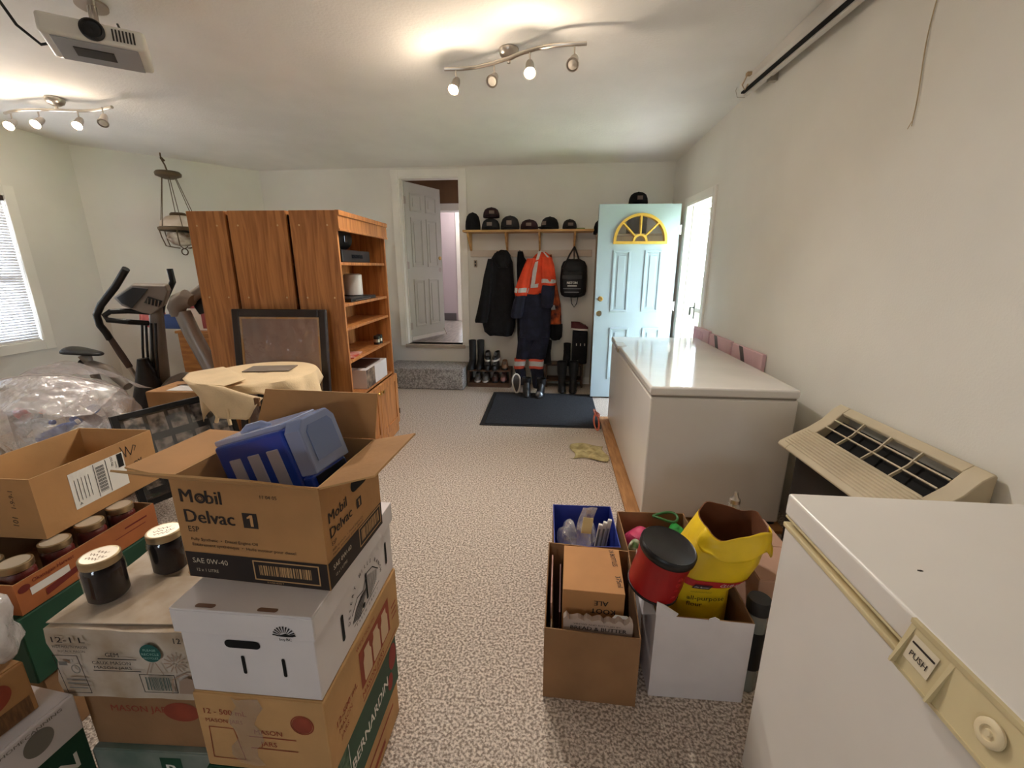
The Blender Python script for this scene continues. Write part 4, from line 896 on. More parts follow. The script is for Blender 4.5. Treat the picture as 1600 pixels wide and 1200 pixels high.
for a, c in (((0, 0, 0), (.03, Hf, .015)), ((Wf-.03, 0, 0), (Wf, Hf, .015)), ((.03, 0, 0), (Wf-.03, .03, .015)), ((.03, Hf-.03, 0), (Wf-.03, Hf, .015))): b.span(a, c, Mfl)
b.build('frame', BLACK, t, smooth=0, bevel=.003)
PH = mat('photo_print', (176, 160, 148), .4, col2=(46, 42, 44), scale=22, detail=2)
for r_ in range(3):
    for c_ in range(5):
        x = .05+c_*.104; y = Hf-.145-r_*.145
        b = MB(); b.span((x, y, 0), (x+.084, y+.105, .002), Mfl); b.build('photo', PH, t, smooth=0)
b = MB(); b.face([(.03, .03, .006), (Wf-.03, .03, .006), (Wf-.03, Hf-.03, .006), (.03, Hf-.03, .006)], Mfl); b.build('glass', PANE, t, smooth=0, solid=.002)
# cartons the collage and bags lean on / stand on
r = carton('carton', 'brown carton with a round white sticker between the table and the exercise bike', (-2.72, 2.86, .3245), 4, .36, .30, .315, KRAFT)
prints(r, 'sticker', face_m(.36, .30, .315, 'front'), [('e', .14, .09, .035, .03)], LABELW)
MB().span((-.05, -.12, .3195), (.17, .13, .322)).build('paper', mat('paper', (226, 224, 220), .7), r, smooth=0)
b = MB(); b.add([(-.08, .02, .325), (.1, .0, .345), (.12, .10, .345), (-.06, .13, .325)], [(0, 1, 2, 3)]); b.build('loose_flap', KRAFTD, r, smooth=0, solid=.003)
r = carton('carton', 'carton on the floor under the stickered brown carton', (-2.72, 2.86, .001), 4, .37, .31, .318, KRAFTD)

# ================================================================== elliptical trainer
MG = mat('warm_grey_plastic', (128, 116, 104), .45, var=.08, scale=5)
t = thing('elliptical_trainer', 'grey and black elliptical trainer with tall handlebars near the angled wall', 'exercise machine', (-3.3, 3.35, .001))
def el(px, py, Y): return at(px, py, Y)-Vector((-3.3, 3.35, .001))
b = MB(); b.tube([el(197, 420, 3.2), el(180, 448, 3.2), el(158, 476, 3.2), el(151, 492, 3.2), el(156, 508, 3.22), el(166, 520, 3.24), el(172, 530, 3.26)], .026, 12); b.build('handlebar', BLACK, t)
b = MB(); b.tube([el(172, 528, 3.26), el(190, 555, 3.28), el(203, 574, 3.3)], [.022, .026, .024], 12); b.build('grip_sleeve', mat('brown_sleeve', (74, 58, 50), .7), t)
b = MB(); b.tube([el(203, 574, 3.3), el(214, 592, 3.32), el(222, 615, 3.34), el(226, 650, 3.36)], .017, 12); b.build('lever', STEEL, t)
b = MB(); b.tube([el(265, 420, 3.55), el(270, 440, 3.55), el(262, 458, 3.55), el(254, 475, 3.55), el(250, 500, 3.52), el(250, 560, 3.5)], .024, 12); b.build('handlebar', BLACK, t)
b = MB(); b.tube([el(233, 488, 3.38), el(200, 486, 3.3), el(172, 487, 3.22), el(163, 493, 3.2), el(168, 500, 3.2), el(200, 503, 3.24), el(232, 505, 3.36)], .021, 12); b.build('fixed_handle', BLACK, t)
# mast
b = MB(); rings = []
for (px, py, Y, a, c) in ((242, 470, 3.42, .05, .04), (245, 500, 3.42, .055, .05), (248, 550, 3.42, .065, .06), (250, 600, 3.42, .08, .08), (251, 640, 3.42, .09, .09)):
    o_ = el(px, py, Y); rings.append([o_+Vector((a*math.cos(2*PI*i/14), c*math.sin(2*PI*i/14), 0)) for i in range(14)])
b.loft(rings); b.build('mast', MG, t)
b = MB()
for x0_, x1_, dy in ((222, 232, 0), (228, 240, .02), (236, 248, .01), (243, 254, -.01)):
    b.tube([el(x0_, 505, 3.34+dy), el((x0_+x1_)/2-4, 545, 3.33+dy), el(x1_-6, 590, 3.33+dy), el(x1_-8, 618, 3.34+dy)], .009, 8)
b.build('cables', BLACK, t)
b = MB(); rings = []
for (px, py, Y, a, c) in ((220, 560, 3.3, .03, .05), (229, 600, 3.28, .09, .10), (234, 635, 3.28, .12, .16), (236, 690, 3.3, .14, .22)):
    o_ = el(px, py, Y); rings.append([o_+Vector((a*math.cos(2*PI*i/16)+.02, c*math.sin(2*PI*i/16), 0)) for i in range(16)])
b.loft(rings); b.build('drive_housing', BLACKS, t)
# console
b = MB(); P = [(176, 465), (205, 445), (258, 446), (262, 455), (255, 478), (236, 492), (222, 489), (190, 478)]
f_ = [el(px, py, 3.28) for px, py in P]; k_ = [el(px+6, py-3, 3.42) for px, py in P]
b.add(f_+k_, [tuple(range(8)), tuple(range(15, 7, -1))]+[(i, (i+1) % 8, 8+(i+1) % 8, 8+i) for i in range(8)]); co = b.build('console', MG, t, smooth=0, bevel=.012, seg=3)
b = MB(); b.add([el(px, py, 3.265) for px, py in ((182, 465), (207, 449), (232, 451), (206, 482), (190, 474))]+[el(px, py, 3.279) for px, py in ((182, 465), (207, 449), (232, 451), (206, 482), (190, 474))], [(0, 1, 2, 3, 4), (9, 8, 7, 6, 5)]+[(i, (i+1) % 5, 5+(i+1) % 5, 5+i) for i in range(5)]); b.build('console_pad', BLACK, co, smooth=0, bevel=.003)
b = MB(); b.add([el(px, py, 3.268) for px, py in ((231, 463), (254, 470), (248, 480), (225, 473))]+[el(px, py, 3.279) for px, py in ((231, 463), (254, 470), (248, 480), (225, 473))], [(0, 1, 2, 3), (7, 6, 5, 4)]+[(i, (i+1) % 4, 4+(i+1) % 4, 4+i) for i in range(4)]); b.build('fan_vent', BLACK, co, smooth=0)
b = MB()
for k_ in range(4):
    p = el(231+5.5*k_, 470.5+1.4*k_, 3.262); b.box(p, (.006, .006, .05), R=Matrix.Rotation(rad(20), 3, 'Y'))
b.build('vent_bar', MG, co, smooth=0)
# base
b = MB(); b.tube([Vector((-.25, -.35, .03)), Vector((.25, -.35, .03))], .03, 10); b.tube([Vector((-.25, .45, .03)), Vector((.25, .45, .03))], .03, 10); b.tube([Vector((0, -.35, .05)), Vector((0, .45, .05))], .035, 10)
b.build('base_frame', DKMETAL, t)
b = MB(); b.lathe([(.05, -.05), (.24, -.06), (.26, 0), (.24, .06), (.05, .05)], 28, M=Matrix.Translation((-.0, .1, .33)) @ Matrix.Rotation(rad(90), 4, 'Y')); b.build('flywheel_cover', MG, t)
# saddle bike
t = thing('exercise_bike', 'exercise bike with a black saddle beside the elliptical trainer', 'exercise machine', (-3.95, 3.55, .001))
s0 = at(131, 550, 3.5)-t.location
b = MB(); rings = []
for k_ in range(9):
    f = k_/8; x = -.16+.34*f; a = (.10*(1-f)**.6+.028) if f > .05 else .07; hgt = .035*(1-.5*f)
    rings.append([s0+Vector((x, a*math.cos(2*PI*i/16), hgt*math.sin(2*PI*i/16)*(1.2 if math.sin(2*PI*i/16) > 0 else .8)+.012*(1-f)-.02*f)) for i in range(16)])
b.loft(rings); b.build('saddle', BLACKS, t, smooth=60, sub=1)
b = MB(); b.tube([s0+Vector((0, 0, -.03)), s0+Vector((.03, 0, -.12)), s0+Vector((.05, 0, -.2))], [.05, .03, .028], 12); b.tube([s0+Vector((.05, 0, -.2)), s0+Vector((.12, 0, -.7)), s0+Vector((.12, 0, -.74))], .035, 12); b.build('seat_post', MG, t)
b = MB(); b.tube([s0+Vector((.02, 0, -.12)), s0+Vector((.2, 0, -.16)), s0+Vector((.42, -.05, -.3))], [.05, .045, .04], 12); b.build('frame_tube', MG, t)
b = MB(); b.tube([s0+Vector((-.05, 0, -.10)), s0+Vector((.0, 0, -.12))], .04, 10); b.build('adjust_knob', BLACK, t)
b = MB(); b.tube([s0+Vector((-.2, -.25, -s0.z+.03)), s0+Vector((-.2, .25, -s0.z+.03))], .03, 10); b.tube([s0+Vector((-.2, 0, -s0.z+.04)), s0+Vector((.45, 0, -s0.z+.04))], .03, 10); b.build('base_frame', DKMETAL, t)
# treadmill
t = thing('treadmill', 'silver treadmill upright with console arm behind the bookcases', 'exercise machine', (-2.75, 3.35, .001))
def tl(px, py, Y): return at(px, py, Y)-Vector((-2.75, 3.35, .001))
SILV = mat('silver_plastic', (150, 146, 142), .35, .3, var=.06, scale=5)
b = MB(); b.tube([tl(285, 488, 3.35), tl(300, 520, 3.35), tl(318, 553, 3.35), tl(332, 578, 3.35), tl(372, 660, 3.35)], [.06, .062, .062, .062, .06], 16); b.build('upright', SILV, t)
b = MB(); b.tube([tl(279, 494, 3.33), tl(276, 482, 3.33), tl(280, 472, 3.33), tl(292, 466, 3.33), tl(301, 470, 3.33)], [.05, .065, .07, .07, .05], 16); b.build('elbow_cover', MG, t)
b = MB(); b.tube([tl(288, 474, 3.35), tl(312, 455, 3.38), tl(335, 436, 3.4), tl(352, 420, 3.42)], [.05, .04, .038, .038], 14); b.build('handrail', MG, t)
b = MB(); P = [(302, 478), (318, 452), (352, 430), (352, 478), (312, 492)]
f_ = [tl(px, py, 3.40) for px, py in P]; k_ = [tl(px, py, 3.55) for px, py in P]
b.add(f_+k_, [tuple(range(5)), tuple(range(9, 4, -1))]+[(i, (i+1) % 5, 5+(i+1) % 5, 5+i) for i in range(5)]); b.build('console', BLACKS, t, smooth=0, bevel=.01)
pb = tl(372, 660, 3.35)
b = MB(); b.span((-.25, -.08, .02), (.16, .6, .12)); b.build('deck', DKMETAL, t, smooth=0, bevel=.02)
# oak chest behind with things on it
OAK2 = mat('golden_oak', (178, 122, 58), .5, col2=(148, 94, 42), scale=4, stretch=(1, 1, 8))
cxx, cyy = -3.55, 4.66
t = thing('oak_cabinet', 'golden oak cabinet behind the exercise machines', 'cabinet', (cxx, cyy, .001), 3)
zt = at(270, 517, 4.4).z
MB().span((-.62, -.22, .0), (.75, .22, zt-.03)).build('body', OAK2, t, smooth=0); MB().span((-.64, -.24, zt-.03), (.77, .23, zt)).build('top', OAK2, t, smooth=0, bevel=.008)
for k_ in range(3):
    x0_ = -.6+k_*.45; b = MB(); b.span((x0_, -.238, .08), (x0_+.43, -.2205, zt-.08)); dr = b.build('door', OAK2, t, smooth=0, bevel=.003)
    A = [(x0_+.06, .14), (x0_+.37, .14), (x0_+.37, zt-.2)]+[(x0_+.37-.31*i/10, zt-.2+.06*math.sin(PI*i/10)) for i in range(11)]
    b = MB(); b.prism(A, .2385, .246, Matrix(((1, 0, 0, 0), (0, 0, -1, 0), (0, 1, 0, 0), (0, 0, 0, 1)))); b.build('raised_panel', OAK2, dr, smooth=0, bevel=.004)
def oncab(nm, label, cat, px, dy=0): 
    p = at(px, 512, 4.5+dy); return thing(nm, label, cat, (p.x, 4.5+dy, zt+.003))
t = oncab('pink_ball', 'pink plush ball on the oak cabinet', 'toy', 243, .05); b = MB(); b.lathe([(.02, .0), (.09, .03), (.125, .11), (.115, .18), (.07, .23), (0, .245)], 22); b.build('ball', mat('pink_plush', (226, 130, 128), .9, var=.1, scale=10), t); b = MB(); b.lathe([(.02, .245), (.025, .26), (0, .265)], 10); b.build('button', mat('dark_pink', (150, 70, 80), .8), t)
t = oncab('blue_case', 'blue plastic case on the oak cabinet', 'case', 277, .08); MB().span((-.11, -.06, 0), (.1, .06, .16)).build('case', mat('navy_plastic', (36, 62, 120), .4), t, smooth=0, bevel=.01); b = MB(); b.tube([(-.05, 0, .16), (-.05, 0, .2), (.04, 0, .2), (.04, 0, .16)], .012, 8); b.build('handle', BLACK, t)
t = oncab('cereal_box', 'red and white carton standing on the oak cabinet', 'box', 318, .0); MB().span((-.10, -.05, 0), (.12, .07, .29)).build('box', mat('pale_box', (208, 190, 172), .6), t, smooth=0); prints(t, 'red_panel', face_m(.2, .1, .29, 'front'), [('r', .14, .02, .215, .285), ('r', .0, .24, .14, .285)], mat('red_print', (140, 44, 40), .6))
# hanging oil lamp
lx, ly = -4.28, 4.86; zc = ceil_z(ly)
t = thing('oil_lamp', 'antique hanging oil lamp with a white shade in front of the angled wall', 'lamp', (lx, ly, 1.7))
def lp(px, py): return at(px, py, ly)-Vector((lx, ly, 1.7))
c0 = lp(281, 350); ox = c0.x; AB = mat('aged_brass', (96, 80, 60), .5, .6)
b = MB(); b.tube([Vector((ox-.08, 0, zc-1.7)), Vector((ox-.08, 0, zc-1.76)), Vector((ox-.05, 0, zc-1.82)), Vector((ox-.03, 0, lp(270, 270).z))], .008, 8); b.tube([Vector((ox-.08, 0, zc-1.75)), Vector((ox-.05, 0, zc-1.78))], .014, 8); b.build('hook', AB, t)
zd = lp(272, 271).z
b = MB(); b.lathe([(0, zd-.05), (.05, zd-.055), (.12, zd-.025), (.125, zd), (.11, zd+.02), (0, zd+.03)], 28, c=(ox-.03, 0, 0)); b.build('ceiling_canopy', AB, t)
zs = lp(281, 357).z; Rl = .20
b = MB()
for i in range(6):
    a = 2*PI*i/6+.3; b.tube([(ox-.03+.07*math.cos(a), .07*math.sin(a), zd-.04), (ox+Rl*math.cos(a), Rl*math.sin(a), zs)], .004, 6)
b.build('chain', AB, t)
ztp = lp(281, 337).z
b = MB(); b.lathe([(Rl*.97, zs), (Rl*.9, zs+(ztp-zs)*.45), (Rl*.62, zs+(ztp-zs)*.85), (Rl*.34, ztp)], 32, c=(ox, 0, 0)); b.build('shade', mat('milk_glass', (226, 222, 212), .3, col2=(186, 166, 146), scale=3.5), t, solid=.004)
b = MB(); b.lathe([(Rl*1.02, zs-.03), (Rl*1.06, zs-.015), (Rl*1.06, zs+.005), (Rl*.97, zs+.012)], 32, c=(ox, 0, 0)); b.lathe([(Rl*.36, ztp-.005), (Rl*.42, ztp+.01), (Rl*.33, ztp+.03), (Rl*.3, ztp)], 24, c=(ox, 0, 0)); b.build('crown_ring', AB, t)
zb = lp(281, 385).z
b = MB(); b.lathe([(.03, zb), (.10, zb+.02), (.15, zb+.09), (.13, zs-.05), (.06, zs-.03)], 28, c=(ox, 0, 0)); b.build('font', mat('painted_glass', (206, 196, 180), .2, col2=(110, 88, 70), scale=9), t)
b = MB()
for i in range(6):
    a = 2*PI*i/6; q = [(ox+r_*math.cos(a), r_*math.sin(a), z_) for r_, z_ in ((Rl*1.03, zs-.02), (Rl*.98, zs-.1), (Rl*.85, zb+.0), (.12, zb-.01), (.05, zb-.02))]; b.tube(q, .006, 6)
b.tube([(ox-Rl*1.25, 0, zs+.01), (ox-Rl*1.02, 0, zs-.005)], .012, 8)
b.tube([(ox+.04*math.cos(2*PI*i/12), 0, zb-.06+.035*math.sin(2*PI*i/12)) for i in range(12)], .006, 6, closed=True)
b.build('scrollwork', AB, t)
# stuff at the far left under the window
t = thing('side_table', 'low dark side table under the left window', 'table', (-4.32, 2.95, .001), 4)
zt2 = at(30, 606, 2.95).z
MB().span((-.35, -.22, zt2-.03), (.22, .22, zt2)).build('tabletop', DKWOOD, t, smooth=0, bevel=.004)
for x in (-.32, .19):
    for y in (-.19, .19): MB().span((x-.02, y-.02, 0), (x+.02, y+.02, zt2-.0305)).build('leg', DKWOOD, t, smooth=0)
for k_, px in enumerate((0, 28, 56)):
    p = at(px, 600, 2.9); tt = thing('glass_dish', 'clear glass dish on the low dark side table, '+('left one', 'middle one', 'right one')[k_], 'dish', (p.x, 2.9, zt2+.001), 0, 'glass dishes on the side table')
    b = MB(); b.lathe([(.03, 0), (.04, .012), (.068, .05), (.072, .075)], 24); b.build('bowl', mat('cloudy_glass', (206, 206, 200), .1, alpha=.5), tt, solid=.004); b = MB(); b.lathe([(.03, .0), (.033, .004), (.03, .006)], 18); b.build('foot', MATS['cloudy_glass'], tt)
# bags of empty bottles
def bag(label, loc, rx, ry, rz, seed, nb, group='bags of empty bottles', m=FILM):
    t = thing('plastic_bag', label, 'bag', loc, 0, group)
    rr = random.Random(seed); ph = [(rr.uniform(-3, 3), rr.uniform(-3, 3), rr.uniform(-3, 3), rr.uniform(0, 6)) for _ in range(8)]
    b = MB(); rings = []; nu, nv = 90, 44
    for j in range(1, nv):
        th_ = PI*j/nv; ring = []
        for i in range(nu):
            q = 2*PI*i/nu; p = Vector((math.sin(th_)*math.cos(q), math.sin(th_)*math.sin(q), math.cos(th_)))
            s_ = 1+.15*sum(math.sin(a*p.x*2.2+c*p.y*2.2+e*p.z*2.2+f) for a, c, e, f in ph)/4+.018*math.sin(13*q+7*th_)+.014*math.sin(9*q-11*th_+ph[0][3])+.010*math.sin(23*q+13*th_)
            v = Vector((p.x*rx*s_, p.y*ry*s_, p.z*rz*s_)); v.z = max(v.z, -rz*.8); v.z += rz*.8; ring.append(v)
        rings.append(ring)
    b.loft(rings); b.build('film', m, t, smooth=60)
    return t
def bottle(loc, rot, col, capc, label, cat='bottle', group='empty bottles in the bag'):
    t = thing('bottle', label, cat, loc, rot, group)
    b = MB(); b.lathe([(.026, 0), (.032, .006), (.032, .06), (.030, .09), (.032, .12), (.031, .145), (.014, .18), (.0125, .2)], 14); b.build('body', col, t); b = MB(); b.lathe([(.015, .196), (.015, .213), (0, .214)], 12); b.build('cap', capc, t)
    return t
BG = (mat('pet_plastic', (206, 214, 218), .12, alpha=.4), mat('green_pet', (70, 120, 90), .12, alpha=.6), mat('brown_pet', (110, 66, 40), .15, alpha=.8), mat('red_can', (196, 50, 46), .3), mat('blue_can', (50, 90, 170), .3))
CAPS = (mat('white_cap', (228, 228, 226), .4), mat('orange_cap', (232, 120, 70), .4), mat('blue_cap', (40, 80, 170), .4), mat('red_cap', (206, 60, 60), .4), BLACK)
r = carton('carton', 'brown carton on the floor under the bags of empty bottles', (-3.14, 2.27, .001), 6, .62, .5, .34, KRAFTD)
bag1 = bag('large clear plastic bag full of empty bottles behind the open carton', (-3.06, 2.30, .346), .43, .30, .27, 3, 0)
bag2 = bag('pale clear plastic bag at the left edge behind the open carton', (-3.10, 1.72, .003), .30, .22, .44, 8, 0)
rr = random.Random(21); k_ = 0
colname = ('clear', 'green', 'brown', 'red', 'blue'); capname = ('white', 'orange', 'blue', 'red', 'black')
cands = []
for i in range(400):
    p = Vector((rr.uniform(-.34, .36), rr.uniform(-.24, .2), rr.uniform(.07, .30)))
    if (p.x/.38)**2+(p.y/.26)**2+((p.z-.2)/.2)**2 > .9: continue
    if all((p-q).length > .09 for q in cands): cands.append(p)
cands = sorted(cands, key=lambda p: (p-Vector((0, -1, 1))).length)[:40]
poss = ('uppermost', 'near', 'left', 'right', 'middle', 'deep', 'tilted', 'flat-lying', 'front', 'rear', 'topmost right', 'lower left', 'lower right', 'upper left', 'far', 'sideways', 'half hidden', 'buried', 'low', 'end')
segs = []
ol = Vector((-3.06, 2.30, .346))
for nm_, tp_, bt_ in (('front_fold', ((-.40, -.16, .30), (-.20, -.20, .50), (.0, -.12, .545), (.16, -.05, .53), (.40, .03, .43)), ((-.36, -.30, .27), (-.16, -.36, .36), (.02, -.345, .40), (.20, -.31, .385), (.42, -.20, .33))), ('back_fold', ((-.22, -.10, .47), (-.06, -.04, .57), (.10, .02, .60), (.26, .06, .55), (.42, .10, .46)), ((-.25, .16, .40), (-.08, .16, .47), (.08, .18, .48), (.26, .2, .44), (.42, .2, .38)))):
    fold_sheet(nm_, lambda u, L_=tp_: lerpl(L_, u), lambda u, L_=bt_: lerpl(L_, u), n=60, m=16, amp=.022, waves=4, matl=FILM, thick=.0015, parent=bag1, seed=len(nm_))
b = MB(); b.tube([(-.40, -.16, .30), (-.30, -.19, .41), (-.20, -.20, .50), (-.10, -.17, .53), (.0, -.12, .545), (.16, -.05, .53), (.29, -.0, .48), (.40, .03, .43)], .004, 6); b.build('bag_mouth_edge', mat('film_edge', (228, 218, 214), .25, alpha=.7), bag1)
used_l = {}
for i, p in enumerate(cands):
    ci_ = (0, 0, 1, 0, 3, 0, 0, 2, 0, 4)[i % 10]; cp = (0, 2, 0, 1, 3, 0, 4, 2, 1, 0)[i % 10]
    lab = f'empty {colname[ci_]} bottle with {capname[cp]} cap inside the large clear bag, {poss[len(segs)-1]} one'
    e = None
    for _ in range(60):
        e = (rr.uniform(-1.9, 1.9), rr.uniform(-1.6, 1.6), rr.uniform(0, 6)); R = Euler(e).to_matrix(); q = p-R @ Vector((0, 0, .1))
        if all((k_.x/.37)**2+(k_.y/.255)**2+((k_.z-.2)/.205)**2 < .84 and k_.z > .045 for k_ in (q, p, p+R @ Vector((0, 0, .115)))): break
    else: continue
    sg = [q+R @ Vector((0, 0, h_)) for h_ in (.0, .04, .08, .12, .16, .2)]
    if any((a_-c_).length < .069 for s_ in segs for a_ in s_ for c_ in sg): continue
    segs.append(sg)
    e = e if e else (rr.uniform(-1.9, 1.9), rr.uniform(-1.6, 1.6), rr.uniform(0, 6)); R = Euler(e).to_matrix(); q = p-R @ Vector((0, 0, .1))
    bottle(tuple(Vector(bag1.location)+q), e, BG[ci_], CAPS[cp], lab)
# ================================================================== right hand boxes
r = open_carton('open_carton', 'tall open brown carton on the carpet holding a bottle carton and papers', (.155, 1.40, .001), -1.2, .325, .345, .40, KRAFTD, tops=(.302, .292, .385, .40))
t = thing('bottle_carton', 'closed brown bottle carton lettered 24 BOTTLES inside the tall open carton', 'box', (.162, 1.43, .15), (rad(3), 0, rad(-2)))
bw_, bd_, bh_ = .215, .235, .262
MB().span((-bw_/2, -bd_/2, 0), (bw_/2, bd_/2, bh_)).build('body', mat('tan_board', (186, 134, 84), .8, var=.06, scale=6), t, smooth=0, bevel=.002)
prints(t, 'lettering', face_m(bw_, bd_, bh_, 'top'), [('t', '24 BOTTLES', .175, .225, .026, .012, .09, -84), ('t', '375ml', .188, .085, .026, .012, .055, -84)], INK)
prints(t, 'lettering', face_m(bw_, bd_, bh_, 'front'), [('t', 'ALE', .16, .225, .03, .02, None, 180), ('t', 'KOOT', .185, .19, .03, .02, None, 180), ('t', 'NAKE', .185, .15, .03, .02, None, 180)], INK)
t = thing('wine_carton', 'pale torn inner carton lettered BREAD & BUTTER at the front of the tall open carton', 'box', (.172, 1.262, .012), (0, 0, rad(-1.5)))
pw, ph = .235, .318
b = MB(); n = 24; rr = random.Random(8); top = [ph+.006*math.sin(i*1.7)+rr.uniform(-.004, .005) for i in range(n+1)]
vs = []
for y in (-.012, .012):
    vs += [(-pw/2+pw*i/n, y, 0) for i in range(n+1)]+[(-pw/2+pw*i/n, y, top[i]) for i in range(n+1)]
k = 2*(n+1); fs = []
for i in range(n):
    fs += [(i, i+1, n+2+i, n+1+i), (k+i+1, k+i, k+n+1+i, k+n+2+i), (n+1+i, n+2+i, k+n+2+i, k+n+1+i), (i+1, i, k+i, k+i+1)]
fs += [(0, n+1, k+n+1, k), (n, k+n, k+2*n+1, 2*n+1)]
b.add(vs, fs); b.build('panel', mat('pale_board', (176, 158, 146), .8, var=.05, scale=8), t, smooth=0)
prints(t, 'lettering', face_m(pw, .024, ph, 'front', .001), [('t', 'VINTED AND BOTTLED BY', .035, ph-.021, .008, .0, .16), ('t', 'BREAD & BUTTER', .025, ph-.041, .021, .02, .19)], INK)
MB().add([(.05, .013, ph-.004), (.11, .013, ph-.006), (.10, .012, ph+.008), (.06, .012, ph+.01)], [(0, 1, 2, 3)]).build('torn_edge', LABELW, t, smooth=0, solid=.002)
for k, (x, dy, tilt, ht, m_, nm) in enumerate(((.016, -.05, 4, .30, mat('pale_paper', (214, 196, 168), .7), 'pale paper sheet'), (.014, .0, 3, .385, mat('pink_paper', (196, 152, 136), .6, col2=(150, 104, 90), scale=24), 'pink patterned booklet'), (.041, .02, 1, .33, mat('maroon_paper', (96, 56, 48), .6), 'maroon booklet'))):
    t = thing('booklet', nm+' standing along the left side of the tall open carton', 'booklet', (x+.006, 1.415+dy, .008), (0, rad(-tilt*.4), rad(-1)), 'papers in the tall open carton')
    b = MB(); b.add([(-.002, -.10, 0), (.002, -.10, 0), (.002, .10, 0), (-.002, .10, 0), (-.003, -.10, ht-.06), (.002, -.10, ht-.06), (.002, .09, ht), (-.003, .09, ht)], [(3, 2, 1, 0), (4, 5, 6, 7), (0, 1, 5, 4), (1, 2, 6, 5), (2, 3, 7, 6), (3, 0, 4, 7)]); b.build('pages', m_, t, smooth=0)
# white carton
r = open_carton('white_carton', 'open white carton on the carpet holding the red tub and the yellow flour bag', (.528, 1.452, .001), 1.0, .326, .355, .345, WHITEC, mi=KRAFTD, tops=(.352, .340, .36, .36), t=.005)
b = MB(); b.add([(-.165, -.176, .352), (-.10, -.178, .347), (-.09, -.177, .362), (-.14, -.175, .395), (-.162, -.17, .40)], [(0, 1, 2, 3, 4)]); b.build('torn_flap', WHITEC, r, smooth=0, solid=.003)
b = MB(); b.add([(-.1655, -.17, .35), (-.1655, .04, .352), (-.19, .02, .31), (-.195, -.12, .30)], [(0, 1, 2, 3)]); b.build('bent_flap', WHITEC, r, smooth=0, solid=.003)
b = MB(); b.add([(.01, -.1795, .341), (.05, -.1795, .340), (.045, -.18, .352), (.03, -.18, .36), (.012, -.18, .352)], [(0, 1, 2, 3, 4)]); b.build('torn_tab', WHITEC, r, smooth=0, solid=.002)
# red tub
RED = mat('red_plastic', (158, 22, 26), .35, var=.06, scale=5)
t = thing('coffee_tub', 'red plastic coffee tub with a black lid tilted in the white carton', 'tub', (.372, 1.372, .392), (rad(6), rad(12), rad(-5)))
b = MB(); b.lathe([(.082, 0), (.088, .006), (.090, .06), (.087, .10), (.090, .13), (.090, .17), (0, .17)], 40); b.build('tub', RED, t, smooth=40)
b = MB(); b.lathe([(.093, .160), (.096, .166), (.096, .186), (.091, .192), (.085, .188), (0, .188)], 40); b.build('lid', BLACKS, t, smooth=40)
b = MB(); b.lathe([(.084, -.003), (.091, .0), (.091, .008), (.084, .010)], 36); b.build('base_ring', BLACK, t)
M = Matrix.Rotation(rad(8), 4, 'Z') @ Matrix.Translation((0, -.0915, .07))@ Matrix.Rotation(rad(90), 4, 'X')
b = MB()
for i in range(4):
    a = rad(-62+0*i); z = .05+.028*i
    vs, fs = text_mesh('RIDGE'[i], .022, .01); Mx_ = Matrix.Rotation(rad(28), 4, 'Z') @ Matrix.Translation((.012*0, -.0915, z)) @ Matrix.Rotation(rad(90), 4, 'X') @ Matrix.Rotation(rad(-90), 4, 'Z'); b.add(vs, fs, Mx_)
b.build('lettering', mat('pale_red_ink', (206, 70, 66), .4), t, smooth=0, recalc=False)
# yellow flour bag
YEL = mat('yellow_paper', (232, 196, 28), .42, var=.1, scale=6, bump=.5, bscale=14)
BRN = mat('brown_paper_lining', (112, 62, 30), .8, var=.15, scale=8)
t = thing('flour_bag', 'open yellow all purpose flour bag with a torn folded top in the white carton', 'bag', (.55, 1.492, .012), 0)
bx = [(.085, .08), (.104, .100), (.108, .106), (.108, .107), (.132, .107), (.134, .106), (.122, .10), (.110, .095)]
zs_ = [0, .05, .18, .354, .405, .46, .53, .585]; cxs = [0, .005, .010, .010, .052, .078, .10, .118]
n = 40; rings = []
def bagring(k, shrink=0.0):
    a, c = bx[k]; a -= shrink; c -= shrink; ring = []
    for i in range(n):
        q = 2*PI*i/n; e = 3.2
        cx_ = abs(math.cos(q))**(2/e)*(1 if math.cos(q) > 0 else -1); sy_ = abs(math.sin(q))**(2/e)*(1 if math.sin(q) > 0 else -1)
        w_ = .004*math.sin(5*q+k*1.7)+.003*math.sin(11*q-k*2.1) if k > 1 else 0
        dz = 0
        if k == 7: dz = .012*math.sin(q*1+.6)+.010*math.sin(4*q)-.010*math.sin(2*q)
        ring.append(Vector((cxs[k]+a*cx_*(1+w_*3), c*sy_*(1+w_*3), zs_[k]+dz)))
    return ring
rings = [bagring(k) for k in range(8)]
b = MB(); b.loft(rings, cap=False); b.face([tuple(v) for v in reversed(rings[0])]); b.m = 1
inn = [bagring(k, .004) for k in range(7, 2, -1)]
b.loft([rings[7]]+inn, cap=False); b.face([tuple(v) for v in inn[-1]])
b.build('bag', [YEL, BRN], t, smooth=50, recalc=False)
